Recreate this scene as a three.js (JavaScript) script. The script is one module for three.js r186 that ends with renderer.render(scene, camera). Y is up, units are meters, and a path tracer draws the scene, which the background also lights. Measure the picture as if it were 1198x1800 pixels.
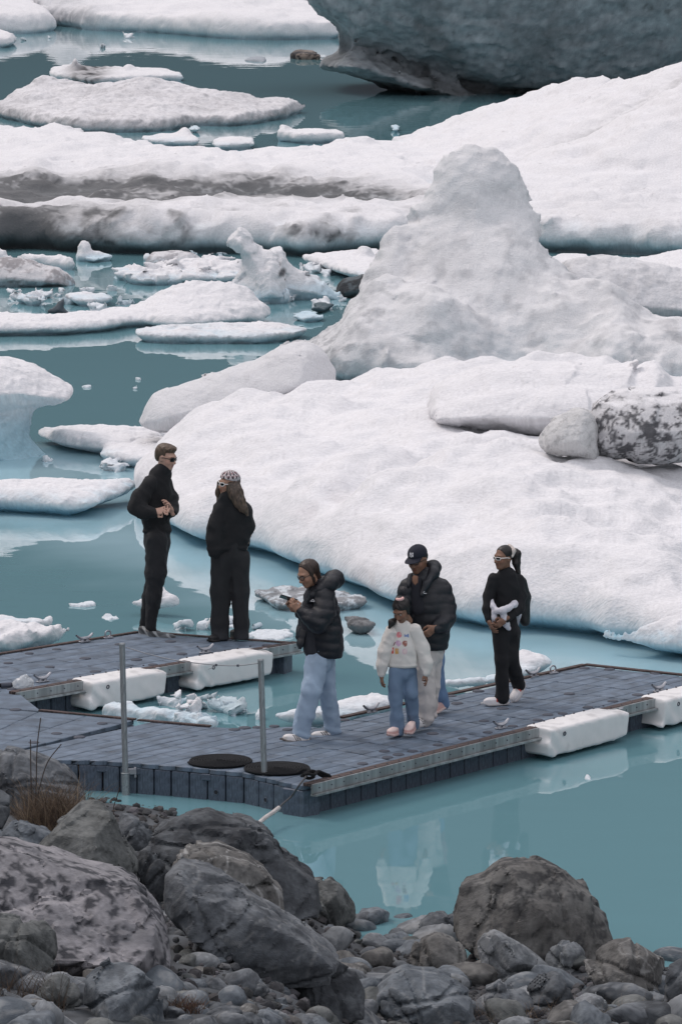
import * as THREE from 'three';
import { mergeGeometries, toCreasedNormals } from 'three/addons/utils/BufferGeometryUtils.js';
import { RoundedBoxGeometry } from 'three/addons/geometries/RoundedBoxGeometry.js';

// ------------------------------------------------------------------ camera, sky, sun, exposure
const scene = new THREE.Scene();
const PITCH = 8.22 * Math.PI / 180, FPX = 9000, CAM_H = 8.8;      // a long lens looking down from the bank
const camera = new THREE.PerspectiveCamera(2 * Math.atan(900 / FPX) * 180 / Math.PI, 681 / 1024, 0.5, 6000);
camera.position.set(0, CAM_H, 0);
camera.lookAt(0, CAM_H - Math.sin(PITCH), -Math.cos(PITCH));
camera.updateMatrixWorld();
const renderer = new THREE.WebGLRenderer({ antialias: true });
renderer.toneMapping = THREE.LinearToneMapping;
renderer.toneMappingExposure = 1.09;
renderer.shadowMap.enabled = true;
const SUN_DIR = new THREE.Vector3(-0.5, 0.72, -0.32).normalize();
const sun = new THREE.DirectionalLight(0xfff1e8, 1.15);
sun.position.copy(SUN_DIR).multiplyScalar(120).add(new THREE.Vector3(0, 0, -60));
sun.target.position.set(0, 0, -60); scene.add(sun.target);
sun.castShadow = true; sun.shadow.radius = 36; sun.shadow.mapSize.set(2048, 2048);
Object.assign(sun.shadow.camera, { left: -30, right: 30, top: 60, bottom: -60, near: 1, far: 300 });
scene.add(sun);
const SKY_L = 0.84, WATER_BUMP = 0.006, HILL_H = 400, WATER = [0.145, 0.298, 0.338];
// ------------------------------------------------------------------ helpers
function rng(seed) { let a = seed >>> 0; return () => { a = (a + 0x6D2B79F5) >>> 0; let t = Math.imul(a ^ (a >>> 15), 1 | a); t = (t + Math.imul(t ^ (t >>> 7), 61 | t)) ^ t; return ((t ^ (t >>> 14)) >>> 0) / 4294967296; }; }
const PERM = new Uint8Array(512);
{ const r = rng(77), p = [...Array(256).keys()]; for (let i = 255; i > 0; i--) { const j = (r() * (i + 1)) | 0; [p[i], p[j]] = [p[j], p[i]]; } for (let i = 0; i < 512; i++) PERM[i] = p[i & 255]; }
function gr(h, x, y, z) { h &= 15; const u = h < 8 ? x : y, v = h < 4 ? y : h === 12 || h === 14 ? x : z; return ((h & 1) ? -u : u) + ((h & 2) ? -v : v); }
function n3(x, y, z) {
  let X = Math.floor(x), Y = Math.floor(y), Z = Math.floor(z); x -= X; y -= Y; z -= Z; X &= 255; Y &= 255; Z &= 255;
  const u = x * x * x * (x * (x * 6 - 15) + 10), v = y * y * y * (y * (y * 6 - 15) + 10), w = z * z * z * (z * (z * 6 - 15) + 10);
  const A = PERM[X] + Y, AA = PERM[A] + Z, AB = PERM[A + 1] + Z, B = PERM[X + 1] + Y, BA = PERM[B] + Z, BB = PERM[B + 1] + Z;
  const l = (t, a, b) => a + t * (b - a);
  return l(w, l(v, l(u, gr(PERM[AA], x, y, z), gr(PERM[BA], x - 1, y, z)), l(u, gr(PERM[AB], x, y - 1, z), gr(PERM[BB], x - 1, y - 1, z))),
    l(v, l(u, gr(PERM[AA + 1], x, y, z - 1), gr(PERM[BA + 1], x - 1, y, z - 1)), l(u, gr(PERM[AB + 1], x, y - 1, z - 1), gr(PERM[BB + 1], x - 1, y - 1, z - 1))));
}
function fbm(x, y, z, o = 3) { let s = 0, a = 1, t = 0; for (let i = 0; i < o; i++) { s += a * n3(x, y, z); t += a; a *= 0.5; x = x * 2.03 + 7.1; y = y * 2.03 + 3.7; z = z * 2.03 + 1.3; } return s / t; }
function ridge(x, y, z, o = 3) { let s = 0, a = 1, t = 0; for (let i = 0; i < o; i++) { s += a * (1 - 2 * Math.abs(n3(x, y, z))); t += a; a *= 0.5; x = x * 2.1 + 5.2; y = y * 2.1 + 1.9; z = z * 2.1 + 8.3; } return s / t; }
// broken facets: space is split into irregular cells, each cut by a tilted plane of its own
function chips(x, y, z) {
  const X = Math.floor(x), Y = Math.floor(y), Z = Math.floor(z); let bd = 9, br = 0; // worley cells
  for (let k = -1; k <= 1; k++) for (let j = -1; j <= 1; j++) for (let i = -1; i <= 1; i++) {
    const a = PERM[(PERM[(PERM[(X + i) & 255] + Y + j) & 255] + Z + k) & 255], b = PERM[a + 1], c = PERM[b + 1];
    const dx = X + i + 0.15 + 0.7 * a / 255 - x, dy = Y + j + 0.15 + 0.7 * b / 255 - y, dz = Z + k + 0.15 + 0.7 * c / 255 - z, d = dx * dx + dy * dy + dz * dz;
    if (d < bd) { bd = d; const p = PERM[c + 2] / 127.5 - 1, q = PERM[c + 3] / 127.5 - 1, r = PERM[c + 4] / 127.5 - 1; br = (dx * p + dy * q + dz * r) + 0.35 * (PERM[c + 5] / 127.5 - 1); }
  }
  return br;
}
const clamp = (x, a = 0, b = 1) => Math.min(b, Math.max(a, x));
const sstep = (a, b, x) => { const t = clamp((x - a) / (b - a)); return t * t * (3 - 2 * t); };
const lerp = (a, b, t) => a + (b - a) * t;
const smin = (a, b, k) => { const h = Math.max(k - Math.abs(a - b), 0) / k; return Math.min(a, b) - h * h * k * 0.25; };
const smax = (a, b, k) => -smin(-a, -b, k);
const V = (x, y, z) => new THREE.Vector3(x, y, z);

// a point of the ground (or of any level) that the lens sees at a place of the picture, 1198 x 1800
const cp = Math.cos(PITCH), sp = Math.sin(PITCH);
function ray(px, py) { const a = (px - 599) / FPX, b = (900 - py) / FPX; return [a, -sp + b * cp, -cp - b * sp]; }
function P(px, py, h = 0) { const d = ray(px, py), t = (h - CAM_H) / d[1]; return V(d[0] * t, h, d[2] * t); }
function Q(px, py, z) { const d = ray(px, py), t = z / d[2]; return V(d[0] * t, CAM_H + d[1] * t, z); }
const pxm = (z) => FPX / (-z * cp) ;                                  // roughly, pixels of the photograph per metre

const taken = {};
function numbered(name) { if (!(name in taken)) { taken[name] = 0; return name; } taken[name]++; return `${name}_${String(taken[name]).padStart(3, '0')}`; }
function tag(o, label, category, group, kind) { if (label) o.userData.label = label; if (category) o.userData.category = category; if (group) o.userData.group = group; if (kind) o.userData.kind = kind; return o; }
function mk(name, geo, mat, parent) { const m = new THREE.Mesh(geo, mat); m.castShadow = m.receiveShadow = true; if (parent) { m.name = name; parent.add(m); } else { m.name = numbered(name); scene.add(m); } return m; }
function thing(name, label, category, pos, group) { const g = new THREE.Group(); g.name = numbered(name); if (pos) g.position.copy(pos); scene.add(g); return tag(g, label, category, group); }
function partCount() {}

// ---- surface nets: a smooth mesh of the zero level of a sampled field
function nets(F, nx, ny, nz, lo, c) {
  const pos = [], idx = [], at = new Int32Array(nx * ny * nz).fill(-1), sy = nx, sz = nx * ny;
  const E = [[0, 1], [2, 3], [4, 5], [6, 7], [0, 2], [1, 3], [4, 6], [5, 7], [0, 4], [1, 5], [2, 6], [3, 7]], off = [0, 1, sy, sy + 1, sz, sz + 1, sz + sy, sz + sy + 1];
  for (let k = 0; k < nz - 1; k++) for (let j = 0; j < ny - 1; j++) for (let i = 0; i < nx - 1; i++) {
    const b = i + j * sy + k * sz; let m = 0;
    for (let q = 0; q < 8; q++) if (F[b + off[q]] < 0) m |= 1 << q;
    if (m === 0 || m === 255) continue;
    let x = 0, y = 0, z = 0, n = 0;
    for (const [p, q] of E) {
      if (((m >> p) & 1) === ((m >> q) & 1)) continue;
      const a = F[b + off[p]], d = F[b + off[q]], t = a / (a - d);
      x += lerp(p & 1, q & 1, t); y += lerp((p >> 1) & 1, (q >> 1) & 1, t); z += lerp(p >> 2, q >> 2, t); n++;
    }
    at[b] = pos.length / 3; pos.push(lo[0] + (i + x / n) * c[0], lo[1] + (j + y / n) * c[1], lo[2] + (k + z / n) * c[2]);
  }
  const quad = (a, b, d, e, flip) => { if (a < 0 || b < 0 || d < 0 || e < 0) return; if (flip) idx.push(a, b, d, a, d, e); else idx.push(a, e, d, a, d, b); };
  for (let k = 1; k < nz - 1; k++) for (let j = 1; j < ny - 1; j++) for (let i = 1; i < nx - 1; i++) {
    const b = i + j * sy + k * sz, s = F[b] < 0;
    if (s !== F[b + 1] < 0) quad(at[b], at[b - sy], at[b - sy - sz], at[b - sz], s);
    if (s !== F[b + sy] < 0) quad(at[b], at[b - sz], at[b - sz - 1], at[b - 1], s);
    if (s !== F[b + sz] < 0) quad(at[b], at[b - 1], at[b - 1 - sy], at[b - sy], s);
  }
  const g = new THREE.BufferGeometry();
  g.setAttribute('position', new THREE.BufferAttribute(new Float32Array(pos), 3));
  g.setIndex(new THREE.BufferAttribute(new Uint32Array(idx), 1));
  g.computeVertexNormals();
  return g;
}
function largest(g) {                                                // keep the biggest connected piece, drop crumbs
  const n = g.attributes.position.count, p = new Int32Array(n), ix = g.index.array; for (let i = 0; i < n; i++) p[i] = i;
  const f = (a) => { while (p[a] !== a) { p[a] = p[p[a]]; a = p[a]; } return a; };
  for (let i = 0; i < ix.length; i += 3) { p[f(ix[i])] = f(ix[i + 1]); p[f(ix[i + 1])] = f(ix[i + 2]); }
  const c = new Int32Array(n); for (let i = 0; i < n; i++) c[f(i)]++; let b = 0; for (let i = 1; i < n; i++) if (c[i] > c[b]) b = i; if (c[b] === n) return g;
  const map = new Int32Array(n).fill(-1), P0 = g.attributes.position.array, N0 = g.attributes.normal.array, pos = [], nor = [], idx = []; for (let i = 0; i < n; i++) if (f(i) === b) { map[i] = pos.length / 3; for (let k = 0; k < 3; k++) { pos.push(P0[i * 3 + k]); nor.push(N0[i * 3 + k]); } }
  for (let i = 0; i < ix.length; i += 3) if (map[ix[i]] >= 0) idx.push(map[ix[i]], map[ix[i + 1]], map[ix[i + 2]]);
  const o = new THREE.BufferGeometry(); o.setAttribute('position', new THREE.Float32BufferAttribute(pos, 3)); o.setAttribute('normal', new THREE.Float32BufferAttribute(nor, 3)); o.setIndex(idx); return o;
}
function solid(f, lo, hi, cell, col) {                                // mesh of f < 0 inside a box; col(x, y, z, nx, ny, nz) gives its colour
  const c = Array.isArray(cell) ? cell : [cell, cell, cell], n = [0, 1, 2].map((i) => Math.ceil((hi[i] - lo[i]) / c[i]) + 2);
  const F = new Float32Array(n[0] * n[1] * n[2]); let q = 0;
  for (let k = 0; k < n[2]; k++) for (let j = 0; j < n[1]; j++) for (let i = 0; i < n[0]; i++) F[q++] = f(lo[0] + i * c[0], lo[1] + j * c[1], lo[2] + k * c[2]);
  const g = nets(F, ...n, lo, c); paintUv(g, col); return g;
}
function paintUv(g, col) {
  const p = g.attributes.position.array, nn = g.attributes.normal.array, N = p.length / 3, uv = new Float32Array(N * 2), cc = col && new Float32Array(N * 3);
  for (let i = 0; i < N; i++) {
    const x = p[i * 3], y = p[i * 3 + 1], z = p[i * 3 + 2];
    uv[i * 2] = x + 0.12 * z; uv[i * 2 + 1] = y - 0.9 * z;
    if (col) { const k = col(x, y, z, nn[i * 3], nn[i * 3 + 1], nn[i * 3 + 2]); cc[i * 3] = k[0]; cc[i * 3 + 1] = k[1]; cc[i * 3 + 2] = k[2]; }
  }
  g.setAttribute('uv', new THREE.BufferAttribute(uv, 2));
  if (col) g.setAttribute('color', new THREE.BufferAttribute(cc, 3));
}
// signed distance to a closed polygon, negative inside
function polyD(p, x, y) {
  let d = 1e9, s = 1; const n = p.length;
  for (let i = 0, j = n - 1; i < n; j = i++) {
    const ex = p[j][0] - p[i][0], ey = p[j][1] - p[i][1], wx = x - p[i][0], wy = y - p[i][1], t = clamp((wx * ex + wy * ey) / (ex * ex + ey * ey || 1)), bx = wx - ex * t, by = wy - ey * t;
    d = Math.min(d, bx * bx + by * by);
    const a = y >= p[i][1], b = y < p[j][1], c = ex * wy > ey * wx;
    if ((a && b && c) || (!a && !b && !c)) s = -s;
  }
  return s * Math.sqrt(d);
}
function rounded(p, m = 4) {                                          // closed Catmull-Rom through the points
  const o = [], n = p.length;
  for (let i = 0; i < n; i++) { const a = p[(i + n - 1) % n], b = p[i], c = p[(i + 1) % n], d = p[(i + 2) % n];
    for (let k = 0; k < m; k++) { const t = k / m; o.push([0, 1].map((q) => 0.5 * (2 * b[q] + (c[q] - a[q]) * t + (2 * a[q] - 5 * b[q] + 4 * c[q] - d[q]) * t * t + (3 * b[q] - a[q] - 3 * c[q] + d[q]) * t * t * t))); } }
  return o;
}
function segD(x, y, z, a, b) { const ex = b[0] - a[0], ey = b[1] - a[1], ez = b[2] - a[2], wx = x - a[0], wy = y - a[1], wz = z - a[2], t = clamp((wx * ex + wy * ey + wz * ez) / (ex * ex + ey * ey + ez * ez || 1)); return [Math.hypot(wx - ex * t, wy - ey * t, wz - ez * t), t]; }

// ---- textures, tiling, computed on a torus so that they have no seam
function tile(size, fn, color) {
  const d = new Uint8Array(size * size * 4);
  for (let j = 0; j < size; j++) for (let i = 0; i < size; i++) { const v = fn(i / size, j / size), q = (j * size + i) * 4; for (let k = 0; k < 3; k++) d[q + k] = clamp(Array.isArray(v) ? v[k] : v) * 255; d[q + 3] = 255; }
  const t = new THREE.DataTexture(d, size, size); t.wrapS = t.wrapT = THREE.RepeatWrapping; t.magFilter = t.minFilter = THREE.LinearFilter; if (color) t.colorSpace = THREE.SRGBColorSpace; t.needsUpdate = true; return t;
}
function tn(u, v, f, o = 3, seed = 0) {                               // periodic noise in the unit square
  const r = f / (2 * Math.PI), a = u * 2 * Math.PI, b = v * 2 * Math.PI, ca = Math.cos(a) * r, sa = Math.sin(a) * r, cb = Math.cos(b) * r, sb = Math.sin(b) * r;
  return (fbm(ca + seed, sa + 3.3, cb + seed * 1.7, o) + fbm(sa + 11 + seed, sb + 5.1, cb + 9, o) + fbm(ca + 21, sb + seed, sa + cb + 2, o)) / 1.8;
}
const rep = (t, x, y = x) => { const c = t.clone(); c.repeat.set(x, y); c.needsUpdate = true; return c; };
// ------------------------------------------------------------------ sky: even, bright overcast
{
  const W = 512, H = 256, d = new Float32Array(W * H * 4);
  for (let j = 0; j < H; j++) for (let i = 0; i < W; i++) {
    const el = ((j + 0.5) / H - 0.5) * Math.PI, az = i / W * 2 * Math.PI, up = Math.sin(el), q = (j * W + i) * 4;
    const cx = Math.cos(az) * Math.cos(el), cz = Math.sin(az) * Math.cos(el);
    const cl = 1 + 0.14 * fbm(cx * 3 + 4, up * 5, cz * 3, 4);
    const L = SKY_L * (0.74 + 0.3 * Math.sqrt(Math.max(up, 0))) * cl;
    d[q] = L * 0.985; d[q + 1] = L * 0.98; d[q + 2] = L * 1.055; d[q + 3] = 1;
  }
  const t = new THREE.DataTexture(d, W, H, THREE.RGBAFormat, THREE.FloatType);
  t.mapping = THREE.EquirectangularReflectionMapping; t.magFilter = t.minFilter = THREE.LinearFilter; t.needsUpdate = true;
  scene.background = t; scene.environment = t; scene.environmentIntensity = 1; 
}
// ------------------------------------------------------------------ lake water, milky with glacial flour
const rippleTex = tile(768, (u, v) => {
  let h = 0.5;
  h += 0.3 * tn(u, v, 8, 2, 3) + 0.03 * tn(u, v, 28, 2, 8);
  return h;
});
// the valley sides across the lake: dark scree and bush slopes far beyond the ice
{
  const n = 120, rows = 12, pos = [], idx = [];
  for (let j = 0; j <= rows; j++) for (let i = 0; i <= n; i++) {
    const a = -Math.PI * 0.5 + (i / n - 0.5) * Math.PI * 1.5, t = j / rows, R = 620 + t * 330;
    const top = HILL_H + 50 * fbm(i * 0.09, 2.2, 0, 4);
    pos.push(Math.cos(a) * R, -2 + top * Math.pow(t, 0.85) + (t > 0 ? 10 * fbm(i * 0.3, j * 0.7, 5, 3) : 0), Math.sin(a) * R);
    if (i < n && j < rows) { const b = j * (n + 1) + i; idx.push(b, b + 1, b + n + 2, b, b + n + 2, b + n + 1); }
  }
  const g = new THREE.BufferGeometry(); g.setAttribute('position', new THREE.Float32BufferAttribute(pos, 3)); g.setIndex(idx); g.computeVertexNormals();
  const m = new THREE.MeshStandardMaterial({ color: new THREE.Color().setRGB(0.05, 0.058, 0.066), roughness: 1 });
  tag(mk('hills', g, m), 'dark valley slopes across the lake', null, null, 'structure');
}
// ------------------------------------------------------------------ ice
const snowBump = tile(640, (u, v) => 0.5 + 0.30 * tn(u, v, 22, 3, 1) + 0.22 * tn(u, v, 70, 2, 4));
const snowMap = tile(512, (u, v) => { const a = 0.95 + 0.09 * tn(u, v, 40, 4, 6); return [a, a, a]; }, true);
const iceMat = new THREE.MeshPhysicalMaterial({ vertexColors: true, roughness: 1, ior: 1.31, transmission: 0.1, thickness: 0, bumpMap: rep(snowBump, 0.5), bumpScale: 0.02, map: rep(snowMap, 0.7) });
const iceMatFine = new THREE.MeshPhysicalMaterial({ vertexColors: true, roughness: 1, ior: 1.31, transmission: 0.1, thickness: 0, bumpMap: rep(snowBump, 1.1), bumpScale: 0.02, map: rep(snowMap, 1.6) });
const WHITE = [0.91, 0.905, 0.925], BLUE = [0.31, 0.63, 0.78], DEEP = [0.10, 0.24, 0.29], DIRT = [0.16, 0.165, 0.18], PALE = [0.62, 0.64, 0.68];
const mix3 = (a, b, t) => [lerp(a[0], b[0], t), lerp(a[1], b[1], t), lerp(a[2], b[2], t)];

const paintedReflections = [];
function ice(label, o) {
  const f = [], lo = [1e9, -0.22, 1e9], hi = [-1e9, 0, -1e9], grow = (x, y, z) => { lo[0] = Math.min(lo[0], x); hi[0] = Math.max(hi[0], x); hi[1] = Math.max(hi[1], y); lo[2] = Math.min(lo[2], z); hi[2] = Math.max(hi[2], z); };
  const seed = o.seed ?? label.length * 1.37, amp = o.amp ?? 0.04, fr = o.freq ?? 2.2, k = o.k ?? 0.12, a2 = o.a2 ?? 0.02, f2 = o.f2 ?? 4, u = o.u ?? 0.15, uh = o.uh ?? 0.14;
  let col0 = null, hills = [];
  if (o.pts) {
    const h0 = o.h0 ?? 0.2, h1 = o.h1 ?? h0, ew = o.ew ?? 0.6, ph = o.ph ?? h0 * 0.6;
    const poly = rounded(o.pts.map(([x, y, h]) => { const q = P(x, y, h ?? ph); return [q.x, q.z]; }), o.smooth ?? 4);
    for (const q of poly) grow(q[0], 0, q[1]);
    if (o.shelf) paintedReflections.push({ poly, w: o.shelf[0], s: o.shelf[1] });  // width and strength of the floe reflection painted onto the water
    hills = (o.hills || []).map(([x, y, h, rx, rz, pw]) => { const q = P(x, y, 0); return [q.x, q.z, h, rx, rz, pw ?? 1]; });
    let top = h1; for (const q of hills) top += Math.max(0, q[2]); hi[1] = Math.max(hi[1], (o.top ?? top) + 0.15);
    const na = o.na ?? 0.06, nf = o.nf ?? 0.7, ea = o.ea ?? 0.12, ef = o.ef ?? 1.3;
    col0 = (x, z) => {
      const dp = polyD(poly, x, z), d = dp + ea * fbm(x * ef, seed, z * ef, 3);
      let h = h0 + (h1 - h0) * (1 - Math.exp(Math.min(d, 0) / ew));
      for (const q of hills) { const ax = (x - q[0]) / q[3], az = (z - q[1]) / q[4]; h += q[2] * Math.exp(-Math.pow(ax * ax + az * az, q[5])); }
      h += na * fbm(x * nf, seed + 4, z * nf * (o.nz ?? 1), 4) * sstep(0.05, -0.5, d);
      if (o.fold) h += o.fold(x, z, d);
      return [d, h];
    };
  }
  const z0 = o.z ? P(o.z[0], o.z[1], o.zh ?? 0).z : 0;
  for (const q of o.pill || []) {
    const z = q.b ? P(q.b[0], q.b[1], 0).z : z0, zz = z - (q.dz ?? 0) * -1;
    const poly = rounded(q.p.map(([x, y]) => { const a = Q(x, y, zz); return [a.x, a.y]; }), q.smooth ?? 4);
    let rr = 0.01, bx = [1e9, 1e9, -1e9, -1e9]; for (const a of poly) { bx = [Math.min(bx[0], a[0]), Math.min(bx[1], a[1]), Math.max(bx[2], a[0]), Math.max(bx[3], a[1])]; }
    for (let i = 0; i < 24; i++) for (let j = 0; j < 24; j++) rr = Math.max(rr, -polyD(poly, lerp(bx[0], bx[2], i / 23), lerp(bx[1], bx[3], j / 23)));
    const th = q.th, lean = q.lean ?? 0, ym = Math.max(0, bx[1]);
    grow(bx[0] - 0.1, bx[3] + 0.1, zz - th * 1.15 + Math.min(0, lean * (bx[3] - ym))); grow(bx[2] + 0.1, bx[3] + 0.1, zz + th * 1.15 + Math.max(0, lean * (bx[3] - ym)));
    const e = q.pw ?? 2, div = Math.max(1, (rr * e * 0.55) / th);
    f.push({ poly, f: (x, y, z, d) => (d + rr * Math.pow(Math.abs((z - zz - lean * (y - ym)) / th), e)) / div });
  }
  for (const q of o.blob || []) {                                      // [px, py, dz, rx, ry, rz] about z0
    const c = Q(q[0], q[1], z0 + q[2]); grow(c.x - q[3], c.y + q[4], c.z - q[5]); grow(c.x + q[3], c.y + q[4], c.z + q[5]);
    const rm = Math.min(q[3], q[4], q[5]);
    f.push({ f: (x, y, z) => (Math.hypot((x - c.x) / q[3], (y - c.y) / q[4], (z - c.z) / q[5]) - 1) * rm });
  }
  const pad = 0.12 + amp + (o.chip ?? 0); lo[0] -= pad; lo[2] -= pad; hi[0] += pad; hi[2] += pad; hi[1] += amp;
  const s = pxm((lo[2] + hi[2]) / 2) * 0.568, max = (o.max ?? 1.0e6) * 0.5; let c = [1.55 / s, 1.55 / s, 4.2 / s];
  if (o.iso) c[2] = c[0] * 1.6;
  const N = (hi[0] - lo[0]) * (hi[1] - lo[1]) * (hi[2] - lo[2]) / (c[0] * c[1] * c[2]); if (N > max) { const q = Math.cbrt(N / max); c = c.map((a) => a * q); }
  const n = [0, 1, 2].map((i) => Math.ceil((hi[i] - lo[i]) / c[i]) + 2), F = new Float32Array(n[0] * n[1] * n[2]);
  for (const q of f) if (q.poly) { q.g = new Float32Array(n[0] * n[1]); for (let j = 0; j < n[1]; j++) for (let i = 0; i < n[0]; i++) q.g[i + j * n[0]] = polyD(q.poly, lo[0] + i * c[0], lo[1] + j * c[1]); }
  for (let kz = 0; kz < n[2]; kz++) for (let i = 0; i < n[0]; i++) {
    const x = lo[0] + i * c[0], z = lo[2] + kz * c[2], dh = col0 && col0(x, z);
    for (let j = 0; j < n[1]; j++) {
      const y = lo[1] + j * c[1]; let d = 1e3;
      if (dh) { const un = u * Math.pow(clamp(1 - Math.max(y, 0) / uh), 1.5); d = smax(y - dh[1], dh[0] + un, k); }
      for (const q of f) { if (d < -0.3) break; const e = q.f(x, y, z, q.g ? q.g[i + j * n[0]] : 0); d = d > 900 ? e : smin(d, e, o.ks ?? 0.2); }
      if (Math.abs(d) < 3 * amp + 2 * a2 + (o.chip ?? 0) + 0.02) d -= amp * (o.ridged ? ridge(x * fr, y * fr * 1.3 + seed, z * fr, 3) : 1.6 * fbm(x * fr, y * fr * 1.3 + seed, z * fr, 4)) + a2 * (1.1 - 2.6 * Math.abs(n3(x * f2 + 3, y * f2 + seed, z * f2)) - 1.2 * Math.abs(n3(x * f2 * 2.3, y * f2 * 2.3 + seed, z * f2 * 2.3))) + (o.chip ? o.chip * chips(x * o.cf, y * o.cf + seed, z * o.cf) : 0);
      if (y < -0.17) d = Math.max(d, -0.17 - y);
      F[i + j * n[0] + kz * n[0] * n[1]] = d;
    }
  }
  const g = largest(nets(F, ...n, lo, c));
  const cx = (lo[0] + hi[0]) / 2, cz = (lo[2] + hi[2]) / 2, base = o.base ?? WHITE, bl = o.blue ?? 0.5, bh = o.bh ?? uh * 0.95;
  paintUv(g, (x, y, z, nx, ny, nz) => {
    let q = mix3(base, BLUE, bl * sstep(bh, 0.0, y + 0.05 * fbm(x * 2, y * 2, z * 2, 2) - 0.6 * Math.max(ny, 0) * bh));
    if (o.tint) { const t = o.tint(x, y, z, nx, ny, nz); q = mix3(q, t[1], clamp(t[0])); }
    if (o.dirt) q = mix3(q, o.dcol ?? DIRT, clamp(o.dirt(x, y, z, nx, ny, nz)));
    const v = 1 + 0.03 * fbm(x * 1.7, y * 1.7, z * 1.7 + seed, 3); return [q[0] * v, q[1] * v, q[2] * v];
  });
  g.translate(-cx, 0, -cz);
  const m = mk(o.name ?? 'ice_floe', g, o.fine ? iceMatFine : iceMat); m.position.set(cx, 0, cz);
  return tag(m, label, o.cat ?? 'ice floe', o.group);
}
// where the grit lies: specks, and streaks along a line of the ice
const specks = (sc, cut, am = 1) => (x, y, z) => am * sstep(cut, cut + 0.25, fbm(x * sc, y * sc + 9, z * sc, 4) + 0.35 * n3(x * sc * 5, y * sc * 5, z * sc * 5));
const pick = (px, py, h = 0) => { const q = P(px, py, h); return [q.x, q.z]; };
// far shore of the picture: floes behind the long one
ice('smooth white snow-covered floe filling the top left corner', { pts: [[-140, 30], [-60, 62, 0], [10, 60, 0], [60, 59, 0], [94, 54, 0], [98, 36], [80, 22], [50, 2], [20, -30], [-100, -40]], h0: 0.55, h1: 1.1, ew: 1.5, u: 0.1, k: 0.4, amp: 0.06, freq: 0.9 });
ice('small white ice hump at the left edge just below the corner floe', { pts: [[-60, 78], [-20, 85, 0], [15, 84, 0], [28, 78, 0], [20, 62], [-10, 58], [-50, 60]], h0: 0.3, h1: 0.42, k: 0.25, name: 'ice_chunk', cat: 'ice chunk' });
{
  const ds = specks(0.9, 0.0);
  ice('wide flat white floe along the top edge with a grey dirty left end', {
    pts: [[62, 20, 0.3], [90, 44, 0], [150, 53, 0], [270, 58, 0], [380, 68, 0], [500, 71, 0], [620, 71, 0], [630, 60, .7], [596, 30, .8], [560, -40, .8], [300, -60, .8], [90, -40, .8]],
    h0: 0.62, h1: 0.95, ew: 2.5, u: 0.22, uh: 0.22, k: 0.3, amp: 0.13, freq: 0.8, na: 0.5, nf: 0.28, ea: 0.5, ef: 0.5, max: 2e6,
    hills: [[120, 36, 1.1, 1.0, 1.2]],
    dirt: (x, y, z, nx, ny) => { const e = pick(165, 42)[0]; return sstep(e + 1.2, e - 1.2, x + 0.6 * fbm(x, y, z)) * (0.45 + 0.4 * ds(x, y, z)) * (0.5 + 0.5 * sstep(0.85, 0.3, ny)); }, dcol: [0.24, 0.26, 0.29],
  });
}
// the great dark berg
{
  const b = (x, y, z) => {
    const a = fbm(x * 0.55 + 0.3 * y, y * 0.55, z * 0.4 + 4, 4), g = fbm(x * 5, y * 5, z * 5 + 3, 3), st = ridge(x * 0.9 + y * 0.5, y * 0.6 - x * 0.2, z * 0.5, 3);
    return [a, g, st];
  };
  ice('huge dark grey glassy iceberg overhanging the water at the top right', {
    name: 'iceberg', cat: 'iceberg', z: [900, 172], max: 3.2e6, iso: true, amp: 0.12, freq: 1.1, ks: 0.5, fine: true,
    pill: [
      { p: [[520, -60], [552, 6], [590, 44], [622, 72], [660, 82], [735, 108], [780, 126], [850, 146], [930, 160], [1015, 179], [1090, 172], [1180, 168], [1300, 150], [1420, 60], [1400, -120], [1100, -240], [700, -200]], th: 4.2, dz: -2.8, smooth: 4, pw: 3 },
      { p: [[566, 112], [590, 92], [622, 78], [680, 92], [790, 135], [900, 165], [1000, 190], [1000, 210], [800, 176], [690, 152], [610, 128]], th: 3.2, dz: -3.8, pw: 2 },
      { p: [[760, 150], [800, 128], [1300, 120], [1320, 240], [900, 190]], th: 2.4, dz: -4.6, pw: 2 },
    ],
    blue: 0, base: [0.27, 0.295, 0.315],
    tint: (x, y, z, nx, ny) => { const q = b(x, y, z); return [0.15 + 0.9 * q[0] + 0.9 * q[1] + 0.25 * q[2], [0.54, 0.58, 0.61]]; },
    dirt: (x, y, z) => { const q = b(x * 1.3 + 9, y * 1.3, z); return 0.5 * sstep(0.05, 0.4, q[0]) + 0.5 * sstep(0.12, 0.5, q[1]) + 0.75 * sstep(0.5, 0.0, y); }, dcol: [0.12, 0.128, 0.132], chip: 0.07, cf: 0.9, a2: 0.06, f2: 1.5,  // dirt patches, and darker towards the waterline
  });
}
ice('small dark brown gravelly lump afloat near the top centre', { name: 'ice_chunk', cat: 'ice chunk', pts: [[512, 97], [530, 105, 0], [556, 105, 0], [562, 100], [550, 93], [520, 91]], h0: 0.16, h1: 0.24, ph: 0.1, u: 0.02, base: [0.24, 0.2, 0.17], blue: 0, k: 0.1, dirt: specks(3, -0.1), dcol: [0.03, 0.028, 0.03] });
ice('low grey melting chip on the rippled water left of the brown lump', { name: 'ice_chunk', cat: 'ice chunk', pts: [[428, 105], [445, 108, 0], [466, 109, 0], [466, 103], [452, 101]], h0: 0.05, h1: 0.1, ph: 0.02, base: [0.4, 0.44, 0.48], blue: 0, u: 0.02, ea: 0.06 });
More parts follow.
